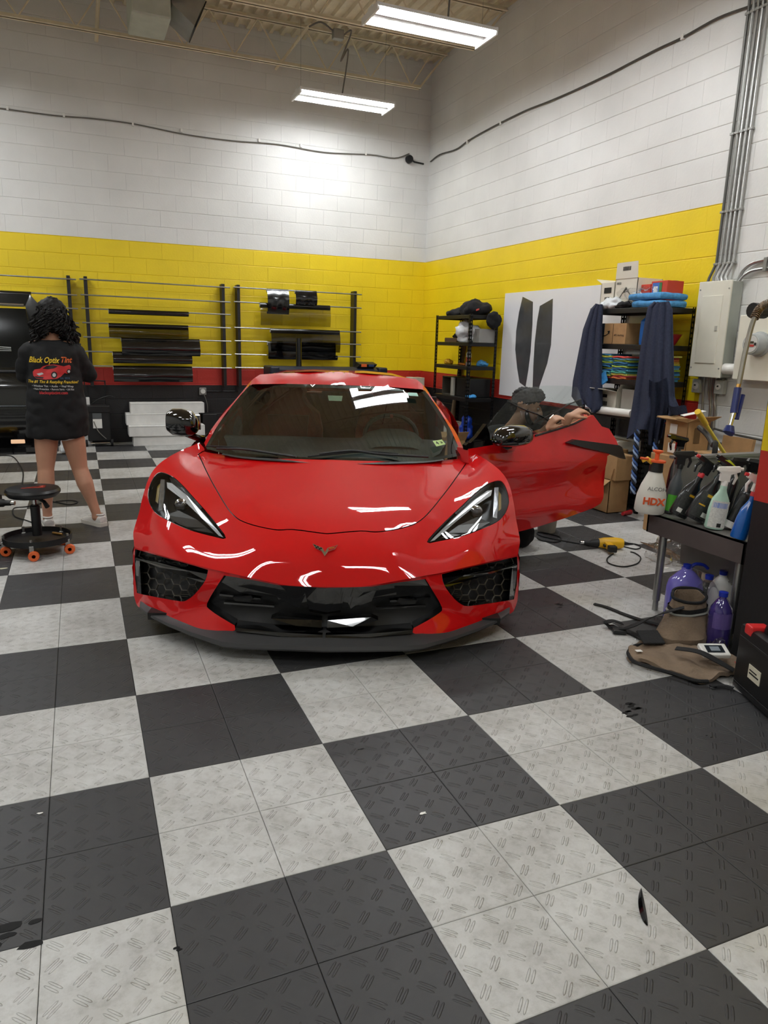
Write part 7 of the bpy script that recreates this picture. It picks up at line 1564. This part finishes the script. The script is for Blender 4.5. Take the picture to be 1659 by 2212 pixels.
mb.obj('pouch', CAN_, tb_, smooth=True)
MB().tube([p + Vector((0, 0, .004)) for p in rs[-1]] + [rs[-1][0]], .008, 6).obj('rim_binding', WEB, tb_, smooth=True)
MB().tube([p + (p - Vector((pc.x + .03, pc.y + .02, p.z))) * .06 for p in rs[3]] + [rs[3][0]], .007, 6).obj('grey_piping', mat('piping_grey', '#8f9089', .7), tb_, smooth=True)
mb = MB(); mb.rings([[p + (p - Vector((pc.x + .05, pc.y + .03, p.z))) * .05 + Vector((0, 0, dz)) for p in rs[3]] for dz in (.005, .03)], cap=False); mb.obj('black_band', WEB, tb_, smooth=True)
def fz(q, z=.012): return at(q, z=z)
ribbon([at((1478, 1312), z=.20), at((1430, 1325), z=.15), at((1390, 1342), z=.08), at((1345, 1358), z=.03), at((1318, 1350), z=.012)], .035, .004, WEB, 'waist_strap', tb_)
ribbon([fz((1283, 1304), .008), fz((1310, 1311), .008), fz((1345, 1325), .008), fz((1380, 1337), .01), fz((1430, 1352), .012), fz((1450, 1362), .015)], .028, .003, WEB, 'loose_strap', tb_)
ribbon([fz((1340, 1362)), fz((1318, 1354)), fz((1310, 1345), .03), fz((1325, 1341), .035), fz((1345, 1347), .02)], .035, .004, WEB, 'strap_loop', tb_)
ribbon([fz((1345, 1358), .01), fz((1380, 1375), .01), fz((1405, 1388), .015), fz((1420, 1392), .03)], .04, .004, WEB, 'lower_strap', tb_)
ribbon([at((1460, 1400), z=.075), at((1510, 1408), z=.085), at((1550, 1428), z=.07), at((1585, 1448), z=.045)], .045, .004, WEB, 'shoulder_strap', tb_)
c = fz((1338, 1364), .015); MB().box((-.035, -.02, -.01), (.035, .02, .012), Matrix.Translation(c) @ Matrix.Rotation(-.5, 4, 'Z'), bev=.006).obj('buckle', BLKPL, tb_)
MB().box((-.055, -.05, -.002), (.055, .05, .01), Matrix.Translation(fz((1405, 1378), .055)) @ Matrix.Rotation(-.3, 4, 'Z') @ Matrix.Rotation(.3, 4, 'X'), bev=.004).obj('black_patch', WEB, tb_)
writing(tb_, 'WORKWEAR' if False else 'R', at((1590, 1432), z=.06), (1, 0, 0), (0, .8, .4), .02, mat('red_patch', '#b5413a', .7), nm='sewn_letter')
ribbon([fz((1535, 1482)), fz((1560, 1480)), fz((1585, 1486))], .02, .003, WEB, 'clip_strap', tb_); MB().lathe([(.01, 0), (.016, 0), (.016, .004), (.01, .004), (.01, 0)], fz((1540, 1484), .003), 16).obj('metal_ring', CHROME, tb_)
# white device
t = thing('meter_device', 'small white meter with a dark screen on the tool pouch', 'meter', at((1542, 1405), z=.065)); Md = Matrix.Translation(at((1542, 1406), z=.078)) @ Matrix.Rotation(-.35, 4, 'Z') @ Matrix.Rotation(radians(20), 4, 'X')
MB().box((-.065, -.04, -.012), (.065, .04, .012), Md, bev=.006).obj('housing', WHITEP, t); MB().box((-.042, -.024, .012), (.042, .024, .0145), Md, bev=.001).obj('screen_frame', mat('screen_dark', '#20262c', .2), t); MB().box((-.022, -.014, .0145), (.022, .014, .0155), Md).obj('screen', mat('screen_grey', '#8b949b', .2), t)
# black tool case at the right edge
cs_ = thing('tool_case', 'black plastic tool case with a red latch at the right edge', 'case', (2.36, .27, 0)); ca, cb = Vector((2.455, .445, 0)), Vector((2.30, .04, 0))
dv = (cb - ca).normalized(); nv = Vector((dv.y, -dv.x, 0)); nv = -nv if nv.x < 0 else nv
Mc = Matrix((dv, nv, Vector((0, 0, 1)))).transposed().to_4x4(); Mc.translation = ca + Vector((0, 0, .001))
MB().box((0, 0, 0), (.46, .055, .30), Mc, bev=.018).obj('half_shell', BLKPL, cs_, smooth=True); MB().box((0, .057, 0), (.46, .115, .30), Mc, bev=.018).obj('half_shell', BLKPL, cs_, smooth=True)
MB().tube([Mc @ Vector(p) for p in smooth_path([(.12, .056, .285), (.13, .056, .33), (.17, .056, .345), (.30, .056, .345), (.34, .056, .33), (.35, .056, .285)], 5)], .015, 10).obj('handle', BLKPL, cs_, smooth=True)
MB().box((.045, -.004, .27), (.10, .08, .315), Mc, bev=.008).obj('latch', mat('latch_red', '#d42a2a', .35), cs_, label='red latch')
MB().box((.12, -.003, .10), (.21, .0, .16), Mc).obj('sticker', mat('cream_sticker', '#d8d2bc', .6), cs_)
MB().box((.13, -.0045, .122), (.20, -.003, .128), Mc).obj('printed_line', INK, cs_); MB().box((.13, -.0045, .136), (.185, -.003, .141), Mc).obj('printed_line', INK, cs_)
MB().box((.02, -.003, .03), (.44, .0, .04), Mc, bev=.001).obj('moulded_rib', BLKPL, cs_); MB().box((.02, -.003, .24), (.44, .0, .25), Mc, bev=.001).obj('moulded_rib', BLKPL, cs_)
# ---- small things on the floor
fs = smooth_path([at(q, z=.002) for q in ((1385, 1918), (1384, 1935), (1387, 1960), (1393, 1985), (1399, 2000))], 6); mb = MB(); n = len(fs)
mb.rings([[p + Vector((-.011 * sin(pi * min(1, (i + .3) / n)), 0, 0)), p + Vector((0, 0, .008 * sin(pi * i / n) + .001)), p + Vector((.011 * sin(pi * min(1, (i + .3) / n)), .0, .0))] for i, p in enumerate(fs)], cap=False, close=False); bmesh.ops.solidify(mb.bm, geom=mb.bm.faces[:], thickness=.0008)
tag(mb.obj('film_offcut', FILM, smooth=True), 'thin curved black film offcut on a pale tile in the foreground', 'film scrap')
def scrap(q, r, m, lab, nm='paper_scrap', cat='scrap', k=.5): 
    c = at(q, z=.001); rr = random.Random(int(q[0])); mb = MB(); mb.prism([c + Vector((r * (1 + .4 * rr.uniform(-1, 1)) * cos(a), r * k * (1 + .4 * rr.uniform(-1, 1)) * sin(a), 0)) for a in [2 * pi * i / 9 for i in range(9)]], (0, 0, .0012)); return tag(mb.obj(nm, m), lab, cat)
scrap((914, 1757), .012, PAPER, 'tiny white paper scrap on the dark tile in front of the car'); scrap((86, 1757), .008, PAPER, 'tiny white speck on the dark tile at the left'); scrap((1440, 1227), .02, PAPER, 'white scrap on the floor left of the sink leg'); scrap((8, 1228), .03, mat('cream_scrap', '#b8b49a', .6), 'pale torn wrapper at the left edge below the stool')
WET = mat('wet_mark', '#0c0c0c', .55, var=0, spec=.2)
for i, (q, r, lab) in enumerate((((1362, 1528), .035, 'wet shoe mark on the dark tile left of the tool case'), ((1366, 1543), .028, 'smaller wet mark just below the shoe mark by the tool case'), ((30, 2030), .05, 'dark wet streak on the tile at the lower left edge'), ((395, 2050), .016, 'small dark drop on the tile corner at lower left'), ((1210, 1308), .03, 'dark smudge on the tile right of the car lip'), ((781, 1620), .012, 'two dark drops on the tile in front of the car'), ((1480, 1556), .014, 'dark drop on the tile below the tool case'), ((1535, 1590), .012, 'last dark drop near the right edge'))):
    c = at(q, z=.0006); rr = random.Random(i); mb = MB()
    for k in range(5 if r > .02 else 2):
        o_ = Vector((rr.uniform(-r, r), rr.uniform(-r, r), 0)) * 1.0; s_ = r * rr.uniform(.25, .5); mb.prism([c + o_ + Vector((s_ * 1.4 * cos(a) * rr.uniform(.8, 1.2), s_ * .6 * sin(a) * rr.uniform(.8, 1.2), 0)) for a in [2 * pi * j / 9 for j in range(9)]], (0, 0, .0004))
    tag(mb.obj('wet_spot', WET), lab, 'stain', 'wet marks on the floor')
for o in COL.objects:
    if o.get('label') == 'white twin-tube strip light hanging outside the view': del o['label']; o['label'] = 'white twin-tube strip light outside the picture, lighting the room from behind the camera'
